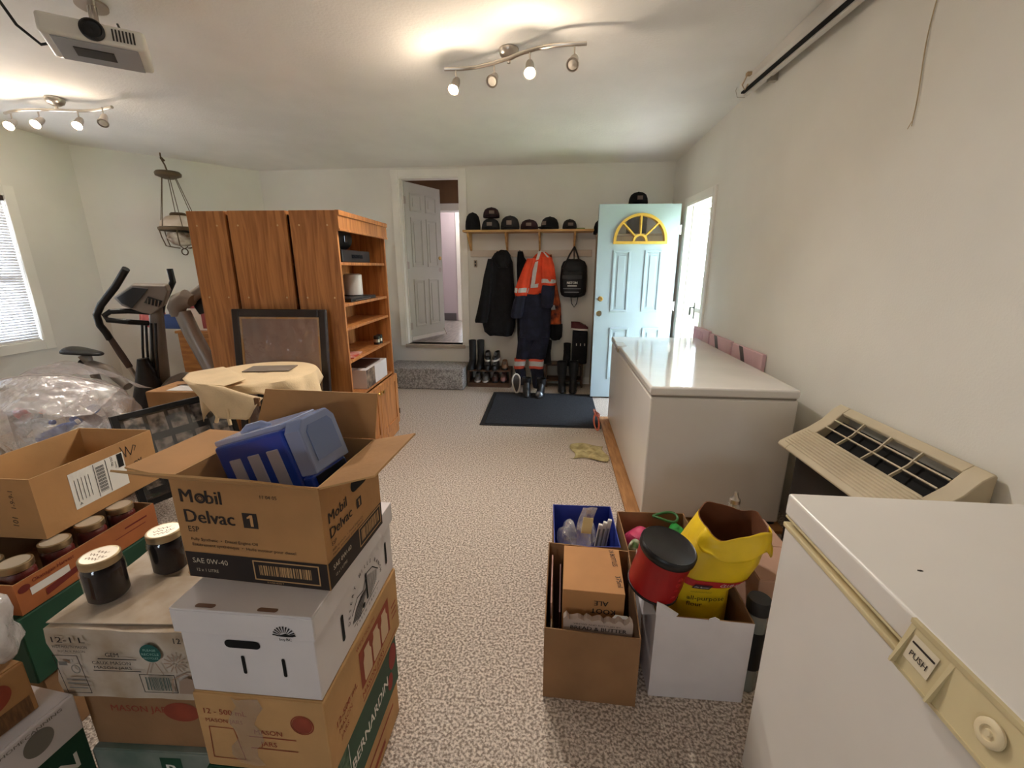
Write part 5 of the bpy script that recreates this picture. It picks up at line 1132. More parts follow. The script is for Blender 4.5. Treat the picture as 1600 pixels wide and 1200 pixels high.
# folded over collar at the front right and the left side ear
b = MB()
def collar(u, v):
    i = 22+u*17; q = 2*PI*(i % n)/n; e = 3.2
    cx_ = abs(math.cos(q))**(2/e)*(1 if math.cos(q) > 0 else -1); sy_ = abs(math.sin(q))**(2/e)*(1 if math.sin(q) > 0 else -1)
    dz = .012*math.sin(q+.6)+.010*math.sin(4*q)-.010*math.sin(2*q); o_ = .003+.022*v+.008*u*v+.005*math.sin(9*u+4*v)
    return Vector((cxs[7]-.012*v+(.110+o_)*cx_, (.095+o_)*sy_, zs_[7]+dz+.002-(.05+.035*u+.012*math.sin(17*u))*v))
b.grid(collar, 30, 8); b.build('folded_collar', YEL, t, smooth=60, solid=.002)
def bagpt(ang, z, off=.0025):
    zz = [0]+zs_; k = 0
    while k < 6 and zs_[k+1] < z: k += 1
    f = (z-zs_[k])/(zs_[k+1]-zs_[k]); a = bx[k][0]*(1-f)+bx[k+1][0]*f; c = bx[k][1]*(1-f)+bx[k+1][1]*f; e = 3.2
    cx_ = abs(math.cos(ang))**(2/e)*(1 if math.cos(ang) > 0 else -1); sy_ = abs(math.sin(ang))**(2/e)*(1 if math.sin(ang) > 0 else -1)
    w_ = .004*math.sin(5*ang+k*1.7)+.003*math.sin(11*ang-k*2.1) if k > 1 else 0; w2 = .004*math.sin(5*ang+(k+1)*1.7)+.003*math.sin(11*ang-(k+1)*2.1) if k+1 > 1 else 0
    w_ = w_*(1-f)+w2*f
    xc_ = cxs[k]*(1-f)+cxs[k+1]*f
    return Vector((xc_+a*cx_*(1+3*w_)+off*math.cos(ang), c*sy_*(1+3*w_)+off*math.sin(ang), z))
b = MB(); b.grid(lambda u, v: bagpt(rad(185+170*u), .395-.020*math.sin(u*PI)+.024*v, .003), 40, 3); b.build('red_band', mat('red_print_gloss', (176, 34, 36), .45), t, smooth=60)
def bagfront(x, z, off):
    k = 0
    while k < 6 and zs_[k+1] < z: k += 1
    f = (z-zs_[k])/(zs_[k+1]-zs_[k]); a = bx[k][0]*(1-f)+bx[k+1][0]*f; c = bx[k][1]*(1-f)+bx[k+1][1]*f; xc_ = cxs[k]*(1-f)+cxs[k+1]*f
    x = max(-.97*a, min(.97*a, x)); return Vector((xc_+x, -c*(1-abs(x/a)**3.2)**(1/3.2)*1.012-off, z))
def wraptext(items, nm, m_, off):
    b = MB()
    for body, u0, z0, size, bold, width in items:
        vs, fs = text_mesh(body, size, bold); x0 = min(p[0] for p in vs); x1 = max(p[0] for p in vs); sx = width/(x1-x0) if width else 1
        o_ = []
        for p in vs:
            uu = u0+(p[0]-x0)*sx; o_.append(bagfront(uu, z0+p[1], off))
        b.add(o_, fs)
    b.build(nm, m_, t, smooth=0, recalc=False)
wraptext([('CLUB SIZE', .022, .384, .016, 0, .085)], 'lettering', INKW, .005)
b = MB(); b.grid(lambda u, v: bagfront(-.06+.06*u, .370+.016*v, .0045), 12, 2); b.build('maker_badge', mat('plum_print', (64, 36, 48), .5), t, smooth=60)
wraptext([('the farmer', -.055, .374, .008, 0, .05)], 'badge_lettering', INKW, .005)
wraptext([('unbleached', -.05, .354, .010, 0, .07)], 'pale_lettering', mat('olive_ink', (150, 132, 30), .7), .005)
wraptext([('all-purpose', -.06, .324, .026, 0, .13), ('flour', -.06, .298, .026, 0, .055)], 'lettering', INKBK, .0075)
# blue box behind with bags, clear plastic and white bars
r = open_carton('blue_lined_box', 'blue lined open box of clear plastic bags behind the tall brown carton', (.158, 1.815, .001), 1.5, .285, .315, .345, KRAFTD, mi=mat('blue_lining', (34, 50, 140), .5), tops=(.33, .335, .345, .345))
blob('plastic_bag', 'crumpled clear plastic bag at the left of the blue lined box', 'bag', (.085, 1.80, .262), .048, .085, .10, FILM, seed=31, amp=.22)
blob('plastic_bag', 'crumpled clear plastic bag in the middle of the blue lined box', 'bag', (.175, 1.86, .25), .042, .06, .085, FILM, seed=37, amp=.22)
t = thing('labelled_pouch', 'clear plastic pouch with a yellowish tag sticking up from the blue lined box', 'pouch', (.140, 1.695, .235), (rad(-12), rad(10), rad(10)))
b = MB(); b.grid(lambda u, v: Vector((-.035+.07*u+.006*math.sin(7*v), .012*math.sin(5*u+4*v), .24*v)), 8, 16); b.build('film', FILM, t, smooth=60, solid=.004)
MB().span((-.025, -.02, .13), (.02, -.016, .20)).build('tag', mat('yellow_tag', (226, 206, 150), .6), t, smooth=0)
for k in range(3):
    t = thing('white_bar', 'white plastic bar leaning in the blue lined box, '+('left one', 'middle one', 'right one')[k]+' of three', 'bar', (.196+.020*k, 1.775+.004*k, .13), (rad(-14), rad(8), rad(-10)), 'white bars in the blue box')
    MB().span((-.009, -.012, 0), (.009, .012, .22+.01*k)).build('bar', mat('white_plastic', (220, 214, 208), .35), t, smooth=0, bevel=.003); MB().span((-.004, -.0135, .02), (.004, -.0122, .2)).build('groove', INKG, t, smooth=0)
# brown box of party things
r = open_carton('open_carton', 'low open brown carton of pink and green party things by the freezer corner', (.485, 1.79, .001), 2.5, .315, .27, .355, KRAFTD, tops=(.33, .33, .355, .355))
o = blob('pink_bag', 'glossy pink bag in the carton by the freezer corner', 'bag', (.42, 1.80, .245), .082, .075, .09, mat('pink_film', (206, 70, 110), .25, var=.2, scale=8, bump=.4, bscale=10), seed=5, amp=.14)
o = blob('floral_bag', 'white floral print bag in the carton behind the red tub', 'bag', (.372, 1.712, .275), .03, .03, .07, mat('floral_print', (220, 212, 196), .5, col2=(90, 120, 70), scale=26), seed=6, amp=.14)
o = blob('green_bag', 'shiny green gift bow in the carton behind the red tub', 'bow', (.575, 1.80, .30), .05, .06, .05, mat('green_film', (44, 160, 66), .3, var=.3, scale=9, bump=.4, bscale=10), seed=9, amp=.3)
t = thing('ribbon', 'green curled ribbon loop in the carton by the freezer corner', 'ribbon', (.535, 1.865, .372)); b = MB(); b.tube([(.055*math.cos(2*PI*i/20), .035*math.sin(2*PI*i/20), .008*math.sin(4*PI*i/20)) for i in range(20)], .006, 8, closed=True); b.build('loop', mat('green_ribbon', (60, 110, 60), .4), t)
# things between the freezers
r = carton('carton', 'plain pinkish brown carton between the two freezers behind the flour bag', (.86, 1.63, .001), 0, .20, .42, .40, mat('pink_kraft', (176, 140, 120), .85, var=.05, scale=6))
t = thing('glass_shaker', 'clear glass shaker with a pointed metal top behind the flour bag', 'shaker', (.80, 1.79, .4055))
b = MB(); b.lathe([(.026, 0), (.03, .005), (.026, .05), (.024, .085), (.02, .10)], 8); b.build('glass', MATS['cloudy_glass'], t); b = MB(); b.lathe([(.018, .098), (.022, .10), (.022, .118), (.012, .13), (.008, .15), (0, .153)], 18); b.build('top', STEEL, t)
t = thing('water_bottle', 'clear bottle with a wide black cap between the white carton and the near freezer', 'bottle', (.735, 1.35, .001))
b = MB(); b.lathe([(.03, 0), (.034, .01), (.034, .30), (.03, .335)], 20); b.build('body', mat('grey_clear', (150, 156, 150), .15, alpha=.6), t); b = MB(); b.lathe([(.036, .33), (.04, .335), (.04, .375), (.036, .385), (0, .385)], 24); b.build('cap', BLACKS, t); b = MB(); b.lathe([(.0346, .10), (.0346, .26)], 20); b.build('band', BLACK, t)

# ================================================================== freezers
t = thing('chest_freezer', 'long white chest freezer with a glossy lid beside the open entry door', 'freezer', (.9475, 3.34, 0.018), 0)
Lx, Ly, Hz = .795, 1.82, .832
def chest(t, w_, l_, H_, lidh, mb, ml, ov=.008):
    MB().span((-w_/2, -l_/2, .012), (w_/2, l_/2, H_-lidh-.012)).build('body', mb, t, smooth=0, bevel=.012, seg=3)
    MB().span((-w_/2+.01, -l_/2+.01, H_-lidh-.0115), (w_/2-.01, l_/2-.01, H_-lidh)).build('gasket', mat('grey_gasket', (142, 134, 124), .6), t, smooth=0)
    return MB().span((-w_/2-ov, -l_/2-ov, H_-lidh+.0005), (w_/2+.0, l_/2+ov, H_)).build('lid', ml, t, smooth=0, bevel=.014, seg=4)
lo = chest(t, Lx, Ly, Hz, .052, WHITEP, WHITEG)
b = MB(); b.span((-Lx/2-.012, -.10+.5, Hz-.06), (-Lx/2-.0085, .06+.5, Hz-.012)); b.build('latch', BRASS, t, smooth=0, bevel=.002)
MB().span((-Lx/2-.02, .38, Hz-.02), (-Lx/2+.06, .56, Hz+.003)).build('handle_plate', mat('pale_plate', (214, 212, 206), .3), lo, smooth=0, bevel=.004)
b = MB()
for x in (-.36, .36):
    for y in (-.88, .88): b.lathe([(.03, 0), (.03, .0125)], 14, c=(x, y, 0))
b.build('feet', BLACK, t)
o = MB().span((.47, 2.36, .001), (1.36, 4.30, .0175)).build('plywood_sheet', PLY, None, smooth=0); tag(o, 'plywood sheet on the carpet under the long chest freezer', 'plywood')
nx0, ny1 = .610, 1.068
t = thing('chest_freezer', 'near white chest freezer with a cream lid handle at the right edge', 'freezer', (nx0+.34, ny1-.55, .001), 0)
w_, l_, H_ = .68, 1.10, .939; lidh = .060
MB().span((-w_/2, -l_/2, .012), (w_/2, l_/2, H_-lidh-.034)).build('body', WHITEP, t, smooth=0, bevel=.006, seg=3)
b = MB(); b.span((-w_/2-.004, -l_/2-.003, H_-lidh-.0335), (w_/2+.004, l_/2+.003, H_-lidh-.021)); b.span((-w_/2+.012, -l_/2+.006, H_-lidh-.021), (w_/2-.01, l_/2-.006, H_-lidh-.006)); b.span((-w_/2-.002, -l_/2-.002, H_-lidh-.0075), (w_/2+.002, l_/2+.002, H_-lidh)); b.build('rim_trim', CREAMP, t, smooth=0, bevel=.003)
lo = MB().span((-w_/2-.004, -l_/2-.004, H_-lidh+.0004), (w_/2+.004, l_/2+.004, H_)).build('lid', WHITEP, t, smooth=0, bevel=.007, seg=4)
# cream handle recess on the front of the lid (local -x face)
yh = .142   # where the handle starts, running toward the viewer
b = MB(); xf = -w_/2-.0045
b.span((xf-.004, -.55, H_-.010), (xf+.004, yh, H_-.0015)); b.span((xf-.022, -.55, H_-lidh-.028), (xf+.001, yh, H_-lidh-.022))
b.add([(xf-.001, -.55, H_-.010), (xf-.001, yh, H_-.010), (xf-.020, yh, H_-lidh-.022), (xf-.020, -.55, H_-lidh-.022), (xf+.0, -.55, H_-lidh-.022), (xf+.0, yh, H_-lidh-.022)], [(0, 1, 2, 3), (3, 2, 5, 4), (1, 5, 2), (0, 3, 4)])
for yy in (yh-.002, yh-.075):
    b.add([(xf, yy, H_-.008), (xf, yy, H_-lidh-.022), (xf-.03, yy-.006, H_-lidh-.022), (xf, yy-.008, H_-.008), (xf, yy-.008, H_-lidh-.022), (xf-.03, yy-.010, H_-lidh-.022)], [(0, 1, 2), (5, 4, 3), (0, 2, 5, 3), (1, 4, 5, 2)])
b.build('handle', CREAMP, lo, smooth=0)['label'] = 'cream plastic pull handle'
nv = Vector((-(lidh+.012), 0, -.019)); slope = Matrix(((0, -.019/.0745, -.968, xf-.0015), (-1, 0, 0, yh-.02), (0, .9635, -.25, H_-.069), (0, 0, 0, 1)))
slope = Matrix(((0, .0185/.0745*1.0, -.968, xf-.0185), (-1, 0, 0, yh-.012), (0, .968, .25, H_-lidh-.0145), (0, 0, 0, 1)))
prints(t, 'label', slope @ Matrix.Translation((0, 0, .0012)), [('r', .004, .012, .052, .055)], mat('cream_label', (214, 202, 178), .5))
prints(t, 'lettering', slope @ Matrix.Translation((0, 0, .002)), [('r', .007, .042, .050, .0455), ('t', 'PUSH', .012, .022, .014, .01, .032)], INK)
b = MB(); Ml_ = slope @ Matrix.Translation((.146, .032, .001)); b.lathe([(.019, 0), (.019, .003), (.016, .005), (.010, .005), (.009, .003), (.005, .003), (.004, .006), (0, .006)], 26, M=Ml_); b.build('lock', mat('pale_lock', (222, 206, 170), .35), t)
b = MB()
for (x, y, s_) in ((-.245, .265, .006), (-.2, -.2, .003)): b.face([(x+s_*math.cos(i), y+.5*s_*math.sin(i), H_+.0003) for i in (0, 1, 2.2, 3.3, 4.4, 5.4)])
b.build('chip', INK, lo, smooth=0)
# ================================================================== wall air conditioner
t = thing('air_conditioner', 'beige through-wall air conditioner with a slotted grille between the two freezers', 'air conditioner', (wx(1.8)-.004, 1.8, .02), math.degrees(math.atan2(rdir.y, rdir.x))+90)
# local: -x into the room, y along the wall
ya, yb = -.335, .44
prof = [(-.012, .805), (-.02, .815), (-.055, .790), (-.10, .735), (-.16, .690), (-.22, .655), (-.285, .615), (-.295, .600), (-.288, .590), (-.2, .615), (-.14, .64), (-.012, .68)]
def strip(b, P, y0, y1, s=1): 
    My = Matrix(((1, 0, 0, 0), (0, 0, 1, 0), (0, 1, 0, 0), (0, 0, 0, 1))); b.prism(P, y0, y1, My)
g0, g1 = 2, 4     # grille occupies the profile between these indices
b = MB(); strip(b, prof, yb-.075, yb); strip(b, prof, ya, ya+.075)
low = [prof[4]]+prof[5:9]+[(-.2, .615), (-.16, .635)]; strip(b, low, ya+.0751, yb-.0751)
hi = [prof[0], prof[1], prof[2], (-.048, .775), (-.012, .765)]; strip(b, hi, ya+.0751, yb-.0751)
b.build('cover', ACBEIGE, t, smooth=30, bevel=.004)
a0 = Vector((prof[2][0], 0, prof[2][1])); a1 = Vector((prof[4][0], 0, prof[4][1])); am = Vector((prof[3][0], 0, prof[3][1]))
b = MB()
for f in (.33, .67):
    p = a0.lerp(am, f/.5) if f < .5 else am.lerp(a1, (f-.5)/.5); b.box((p.x, (ya+yb)/2, p.z), (.006, yb-ya-.152, .008), R=Matrix.Rotation(rad(-40), 3, 'Y'))
for k in range(1, 4):
    y = ya+.076+(yb-ya-.152)*k/4
    for s_, e_ in ((a0, am), (am, a1)):
        m_ = (s_+e_)/2; b.box((m_.x-.002, y, m_.z-.002), ((e_-s_).length, .006, .012), R=Matrix.Rotation(-math.atan2(e_.z-s_.z, e_.x-s_.x), 3, 'Y'))
b.build('grille_bars', ACBEIGE, t, smooth=0)
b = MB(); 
b.add([(a0.x+.01, ya+.076, a0.z-.045), (a1.x+.03, ya+.076, a1.z-.04), (a1.x+.03, yb-.076, a1.z-.04), (a0.x+.01, yb-.076, a0.z-.045)], [(0, 1, 2, 3)]); b.build('plenum_shade', DARKV, t, smooth=0)  # sheet behind the grille, painted near black as the shade inside
b = MB()
for i in range(9):
    f = i/8; x = -.172-.10*f; P_ = (-.16, .690), (-.22, .655), (-.285, .615)
    z = .690+(x+.16)/(-.06)*(-.035) if x > -.22 else .655+(x+.22)/(-.065)*(-.04)
    b.tube([(x, ya+.03, z+.002), (x, yb-.03, z+.002)], .0042, 6)
b.build('ribs', ACBEIGE, t)
MB().span((-.20, ya+.02, .012), (-.012, yb-.02, .60)).build('cabinet', mat('dark_cabinet', (40, 34, 30), .6), t, smooth=0)
MB().span((-.205, ya+.015, .0), (-.01, yb-.015, .011)).build('foot', DKMETAL, t, smooth=0)
# pink foam boards behind the freezer
PINK = mat('pink_foam', (218, 182, 186), .8, var=.08, scale=4)
for k, (y0_, y1_, zt_) in enumerate(((4.02, 4.42, .945), (3.55, 4.0, .93), (3.04, 3.53, .925))):
    yc = (y0_+y1_)/2; t = thing('foam_pack', 'pink foam board pack behind the chest freezer, '+('farthest from the viewer', 'middle one of three', 'nearest to the viewer, with a grey strap')[k], 'foam board', (wx(yc)-.019, yc, .001), math.degrees(math.atan2(rdir.y, rdir.x))+90, 'pink foam board packs')
    MB().span((-.012, -(y1_-y0_)/2+.005, 0), (.014, (y1_-y0_)/2-.005, zt_)).build('boards', PINK, t, smooth=0, bevel=.003)
    if k: b = MB(); b.add([(-.0135, .06, zt_+.001), (-.0135, .12, zt_+.001), (-.0135, -.03, zt_-.28), (-.0135, -.09, zt_-.28)], [(0, 1, 2, 3)]); b.build('strap', mat('grey_strap', (96, 88, 86), .6), t, smooth=0, solid=.002)
    else: prints(t, 'printing', Matrix(((0, 0, -1, -.0135), (-1, 0, 0, .19), (0, 1, 0, 0), (0, 0, 0, 1))), [('r', .0+.03*i, .72, .018+.03*i, .92) for i in range(9)], mat('pale_pink_print', (196, 150, 160), .7))
# mat, rag, cord, cardboard
MATG = mat('dark_mat', (44, 46, 52), .95, col2=(28, 30, 34), scale=70, bump=1, bscale=160)
t = thing('door_mat', 'large dark grey rubber edged entry mat in front of the coats and open door', 'mat', (0, 0, .001))
P = [(-.715, 3.965), (.46, 3.985), (.46, 5.13), (-.735, 5.13)]
b = MB(); b.prism(P, 0, .006); b.build('border', mat('mat_border', (34, 34, 36), .6), t, smooth=0)
b = MB(); b.prism([(-.67, 4.0), (.451, 4.02), (.451, 5.10), (-.69, 5.10)], .0062, .011); b.build('pile', MATG, t, smooth=0)
b = MB(); b.span((.14, 3.28, .0015), (.445, 3.74, .0045)); o = b.build('cardboard_sheet', mat('pale_sheet', (190, 176, 160), .8, var=.05, scale=5), None, smooth=0); tag(o, 'flat pale cardboard sheet on the carpet beside the long freezer', 'cardboard')
rr = random.Random(2); b = MB()
b.grid(lambda u, v: Vector((.17+.27*u+.02*math.sin(6*v), 3.26+.30*v+.03*math.sin(5*u), .009+.028*abs(math.sin(7*u+2*v)*math.sin(5*v+1.5*u))*math.sin(PI*v)**.5*math.sin(PI*u)**.5)), 36, 28)
o = b.build('rag', mat('khaki_cloth', (190, 176, 128), .95, col2=(150, 136, 92), scale=18, bump=.5, bscale=60), None, smooth=70, solid=.003); tag(o, 'crumpled khaki rag lying on the cardboard beside the long freezer', 'rag')
b = MB(); pts = []
for i in range(70):
    a = i*.36; f = i/69; pts.append((.425+.045*math.cos(a)*.5-.01*f, 4.02+.14*math.sin(a)+.05*f, .092+.065*math.cos(a*.5+1)+.01*math.sin(a)))
b.tube(pts, .005, 7); tag(b.build('extension_cord', mat('orange_cord', (214, 108, 72), .5)), 'coiled orange extension cord on the mat beside the long freezer', 'cord')
# ================================================================== coat shelf and what hangs and stands there
YS = 5.50
pL = at(723, 361, YS-.12); zsh = pL.z
sx0, sx1 = pL.x, at(928, 361, YS-.12).x
t = thing('coat_shelf', 'long pine shelf with four brackets above the hanging coats', 'shelf', (0, 0, 0)); t.location = (sx0, 5.5, zsh); t.matrix_basis = Matrix.Translation((sx0, 5.5, zsh))
Wsh = sx1-sx0
MB().span((0, -.14, -.012), (Wsh, .148, .012)).build('board', PINE, t, smooth=0, bevel=.002)
for px in (733, 791, 843, 898):
    x = at(px, 375, YS).x-sx0; b = MB()
    b.prism([(.146, -.0125), (-.09, -.0125), (-.085, -.05), (.10, -.21), (.146, -.225)], -.0105, .0105, Matrix(((0, 0, 1, x), (1, 0, 0, 0), (0, 1, 0, 0), (0, 0, 0, 1)))); b.build('bracket', PINE, t, smooth=0, bevel=.002)
b = MB(); xa = at(735, 394, 5.62).x-sx0; xb = at(925, 394, 5.62).x-sx0; zr = at(820, 396, 5.62).z-zsh
b.span((xa, .128, zr-.04), (xb, .148, zr+.04)); b.build('peg_rail', mat('cream_rail', (206, 192, 176), .6), t, smooth=0, bevel=.003)
for px in (785, 812, 843, 897):
    x = at(px, 394, 5.6).x-sx0; b = MB(); b.tube([(x, .128, zr), (x, .112, zr), (x, .108, zr+.02), (x, .108, zr+.04)], .005, 8); b.build('hook', DKMETAL, t)
# hats
def cap(px, py_base, r, h, m, label, yaw=0, brim=True, Yc=5.43, brimm=None, group='hats on the coat shelf', zz=None, stack=0):
    x = at(px, py_base, Yc).x; z = (zsh+.013) if zz is None else zz
    t = thing('cap', label, 'hat', (x, Yc, z+stack), yaw, group)
    b = MB(); prof = [(r, 0), (r*1.02, h*.2), (r*.96, h*.5), (r*.8, h*.78), (r*.5, h*.94), (r*.2, h*.995), (0, h)]
    b.lathe(prof, 26, sy=1.12); b.build('crown', m, t)
    b = MB(); b.lathe([(.008, h-.002), (.008, h+.004), (0, h+.006)], 10); b.build('button', m, t)
    if brim:
        b = MB(); n = 16; top = []; 
        for k_ in range(n+1):
            a = PI+PI*k_/n; ix, iy = r*.98*math.cos(a), r*1.1*math.sin(a); ox_, oy_ = r*1.0*math.cos(a), r*1.1*math.sin(a)-(r*.75*math.sin(PI*k_/n)); 
            cz_ = .004+.022*math.sin(PI*k_/n)
            top += [(ix, iy, cz_), (ox_, oy_, .004+.016*math.sin(PI*k_/n))]
        b.add(top, [(2*k_, 2*k_+1, 2*k_+3, 2*k_+2) for k_ in range(n)]); b.build('brim', brimm or m, t, smooth=60, solid=.004)
        b = MB(); b.grid(lambda u, v: Vector((-.03+.06*u, -r*1.12*math.cos(.3*(u-.5))-.006, h*(.3+.3*v)+0)), 4, 3); b.build('badge', mat('dull_badge', (120, 104, 96), .7), t, smooth=0, solid=.002)
    return t
CAPM = mat('maroon_cap', (58, 34, 40), .9, var=.3, scale=12); CAPB = FABRICB; CAPG = mat('charcoal_cap', (42, 40, 42), .9, var=.3, scale=12)
cap(739, 355, .088, .195, CAPB, 'tall black knitted hat at the left end of the coat shelf', brim=False)
cap(767, 355, .106, .128, CAPG, 'dark cap under the maroon cap, second hat from the left', 0)
cap(768, 355, .096, .112, CAPM, 'maroon cap stacked on the dark cap, second hat from the left', 10, stack=.137, brimm=CAPG)
cap(797, 355, .110, .155, CAPG, 'dark cap with a pale emblem, third hat from the left on the shelf', 0)
cap(827, 355, .103, .112, CAPM, 'low maroon cap in the middle of the coat shelf', 0)
cap(859, 355, .100, .14, CAPB, 'black cap right of the middle of the coat shelf', -35)
cap(890, 355, .082, .11, CAPG, 'small charcoal cap resting at the right of the black cap', 5)
o = MB().span((-.06, -.05, 0), (.06, .05, .012)).build('glove', mat('green_glove', (96, 140, 70), .9, var=.3, scale=20), None, smooth=0, bevel=.005); o.location = (at(906, 354, 5.44).x, 5.44, zsh+.0135); tag(o, 'flat green work glove at the right end of the coat shelf', 'glove')
# tall cabinet behind the open door
cx0, cx1 = at(929, 480, 5.36).x, 1.20; ct = at(929, 366, 5.36).z
t = thing('tall_cabinet', 'tall pale wooden cabinet hidden behind the open entry door', 'cabinet', (cx0, 5.36, .012))
MB().span((0, 0, 0), (cx1-cx0, .27, ct-.03)).build('body', PALEWOOD, t, smooth=0)
MB().span((-.01, -.015, ct-.0295), (cx1-cx0, .275, ct-.008)).build('top', PALEWOOD, t, smooth=0, bevel=.003)
MB().span((0, -.018, .04), (.05, -.0005, ct-.04)).build('stile', mat('darker_edge', (150, 118, 86), .6), t, smooth=0); MB().span((.052, -.016, .04), (.5, -.0005, ct-.04)).build('door', PALEWOOD, t, smooth=0, bevel=.002)
cap(939, 368, .085, .165, CAPB, 'black helmet like hat on the tall cabinet beside the open door', 40, zz=ct+.006, Yc=5.48, group='hats on the tall cabinet', brimm=mat('pale_trimmed', (150, 140, 130), .7))
cap(996, 330, .105, .135, CAPB, 'black cap showing above the open entry door', 0, zz=at(996, 320, 5.5).z, Yc=5.5, group='hats on the tall cabinet')
hb = at(996, 320, 5.5).z-ct-.021; t = thing('storage_tin', 'dark storage tin on the tall cabinet under the black cap', 'tin', (at(996, 330, 5.5).x, 5.5, ct+.006)); b = MB(); b.lathe([(.11, 0), (.115, .01), (.115, hb), (.1, hb+.012), (0, hb+.012)], 24); b.build('tin', BLACKS, t); b = MB(); b.lathe([(.116, hb*.5), (.118, hb*.55), (.116, hb*.6)], 24); b.build('band', DKMETAL, t)

# garments: lofted rings following the silhouette, with folds
def garment(nm, parent, rows, Y, dep, m, seed=0, amp=.012, waves=5, n=40, cap_=True):
    """rows = (py, left px, right px[, depth factor]); silhouette measured on the plane y = Y"""
    b = MB(); rings = []; R = []
    for i in range(len(rows)-1):
        for s_ in range(4):
            f = s_/4; R.append([rows[i][k]*(1-f)+rows[i+1][k]*f for k in range(3)]+[(rows[i][3] if len(rows[i]) > 3 else 1)*(1-f)+(rows[i+1][3] if len(rows[i+1]) > 3 else 1)*f])
    R.append(list(rows[-1][:3])+[rows[-1][3] if len(rows[-1]) > 3 else 1])
    for j, (py, xl, xr, df) in enumerate(R):
        a = at(xl, py, Y); c = at(xr, py, Y); mid = (a+c)/2; hw = (c.x-a.x)/2; ring = []
        for i in range(n):
            q = 2*PI*i/n; s_ = math.sin(q)
            rp = amp*(math.sin(waves*mid.x*9+waves*q+seed+j*.11)+.6*math.sin(waves*1.7*q+seed*2-j*.17))*min(1, hw/.08)
            ring.append(Vector((mid.x+hw*math.copysign(abs(math.cos(q))**.8, math.cos(q)), Y+(dep*df)*s_*1.0+rp*(1 if s_ < 0 else .4), mid.z+.004*math.sin(3*q+seed))))
        rings.append(ring)
    b.loft(rings, cap=cap_); return b.build(nm, m, parent, smooth=65, world=True)
def gthing(nm, label, cat, px, py, Y, group=None):
    p = at(px, py, Y); t = thing(nm, label, cat, tuple(p), 0, group); return t
t = gthing('black_coat', 'long black winter coat hanging at the left of the row under the shelf', 'coat', 786, 540, 5.50)
garment('coat_body', t, [(391, 781, 791, .4), (395, 773, 795, .7), (410, 764, 801), (440, 760, 803), (480, 756, 806), (505, 754, 805), (518, 757, 803), (524, 764, 800, .8)], 5.52, .10, FABRICB, 1)
garment('sleeve', t, [(405, 762, 772, .5), (430, 756, 770), (460, 751, 768), (485, 746, 765), (501, 742, 762), (504, 743, 761, .8)], 5.42, .045, FABRICB, 2, amp=.006)
garment('hood', t, [(393, 776, 794, .5), (399, 772, 798), (410, 772, 797), (418, 778, 793, .6)], 5.42, .05, FABRICB, 3, amp=.006)
t = gthing('hanging_jacket', 'black jacket hanging behind the orange coveralls', 'jacket', 812, 540, 5.52)
garment('jacket_body', t, [(393, 809, 817, .4), (402, 808, 819, .7), (414, 807.5, 828), (440, 808, 832), (480, 808, 838), (520, 808, 838), (538, 809, 838), (548, 811, 838, .7)], 5.575, .040, FABRICB, 6)
garment('sleeve', t, [(415, 826, 838, .6), (450, 828, 840), (490, 829, 841), (530, 829, 841), (545, 831, 839, .7)], 5.585, .03, FABRICB, 7, amp=.004)
t = gthing('orange_vest', 'second orange and black high visibility jacket hanging behind the coveralls on the right', 'jacket', 868, 500, 5.54)
garment('jacket_body', t, [(398, 846, 862, .5), (430, 850, 868), (455, 852, 872), (475, 856, 876), (492, 858, 877), (508, 858, 877), (518, 858, 876, .8)], 5.565, .05, mat('orange_black', (214, 96, 44), .85, col2=(24, 24, 28), scale=9), 9)
garment('black_hem', t, [(506, 856, 879), (515, 856, 879), (526, 857, 878), (531, 862, 874, .7)], 5.56, .06, FABRICB, 4, amp=.005)
garment('reflective_tape', t, [(477, 857, 867, .8), (484, 858, 868, .8)], 5.515, .016, REFL, 4, amp=.002)
# coveralls
t = gthing('coveralls', 'orange and navy high visibility coveralls with silver tape hanging over the boots', 'coveralls', 838, 600, 5.42)
garment('torso', t, [(394, 842, 852, .5), (398, 836, 858, .7), (410, 826, 864), (425, 820, 866), (440, 815, 866), (452, 815, 858), (459, 813, 846)], 5.42, .085, ORANGE, 2, amp=.008)
garment('sleeve', t, [(404, 824, 838, .6), (420, 817, 833), (435, 811, 829), (448, 806, 827), (458, 804, 824), (462, 805, 823, .9)], 5.33, .045, ORANGE, 5, amp=.006)
garment('sleeve', t, [(402, 846, 862, .7), (415, 845, 866), (430, 845, 868), (440, 846, 868), (445, 846, 868), (446, 847, 867, .9)], 5.345, .05, ORANGE, 8, amp=.006)
garment('navy_sleeve', t, [(445, 847, 867, .9), (452, 846, 867), (465, 845, 866), (478, 844, 864), (481, 846, 862, .8)], 5.345, .045, NAVY, 3, amp=.005)
garment('navy_sleeve', t, [(461, 806, 822, .8), (472, 802, 820), (485, 799, 818), (495, 798, 816), (497, 800, 814, .8)], 5.33, .04, NAVY, 3, amp=.005)
garment('trousers', t, [(458, 812, 848, .9), (470, 808, 862), (490, 810, 861), (515, 812, 860), (530, 810, 859)], 5.42, .08, NAVY, 4, amp=.010)
garment('trouser_leg', t, [(526, 810, 836), (545, 808, 832), (560, 806, 830)], 5.41, .065, NAVY, 5, amp=.008)
garment('trouser_leg', t, [(526, 832, 859), (545, 828, 855), (560, 826, 852)], 5.405, .065, NAVY, 7, amp=.008)
garment('leg_band', t, [(560, 804, 822), (567, 803, 821), (575, 803, 819)], 5.40, .062, mat('orange_band', (206, 84, 62), .8), 5, amp=.004)
garment('leg_band', t, [(560, 826, 850), (567, 826, 850), (575, 827, 849)], 5.395, .064, MATS['orange_band'], 7, amp=.004)
garment('silver_band', t, [(563.5, 803.5, 821.5), (567, 803, 821), (570.5, 803, 820)], 5.399, .0655, REFL, 5, amp=.004)
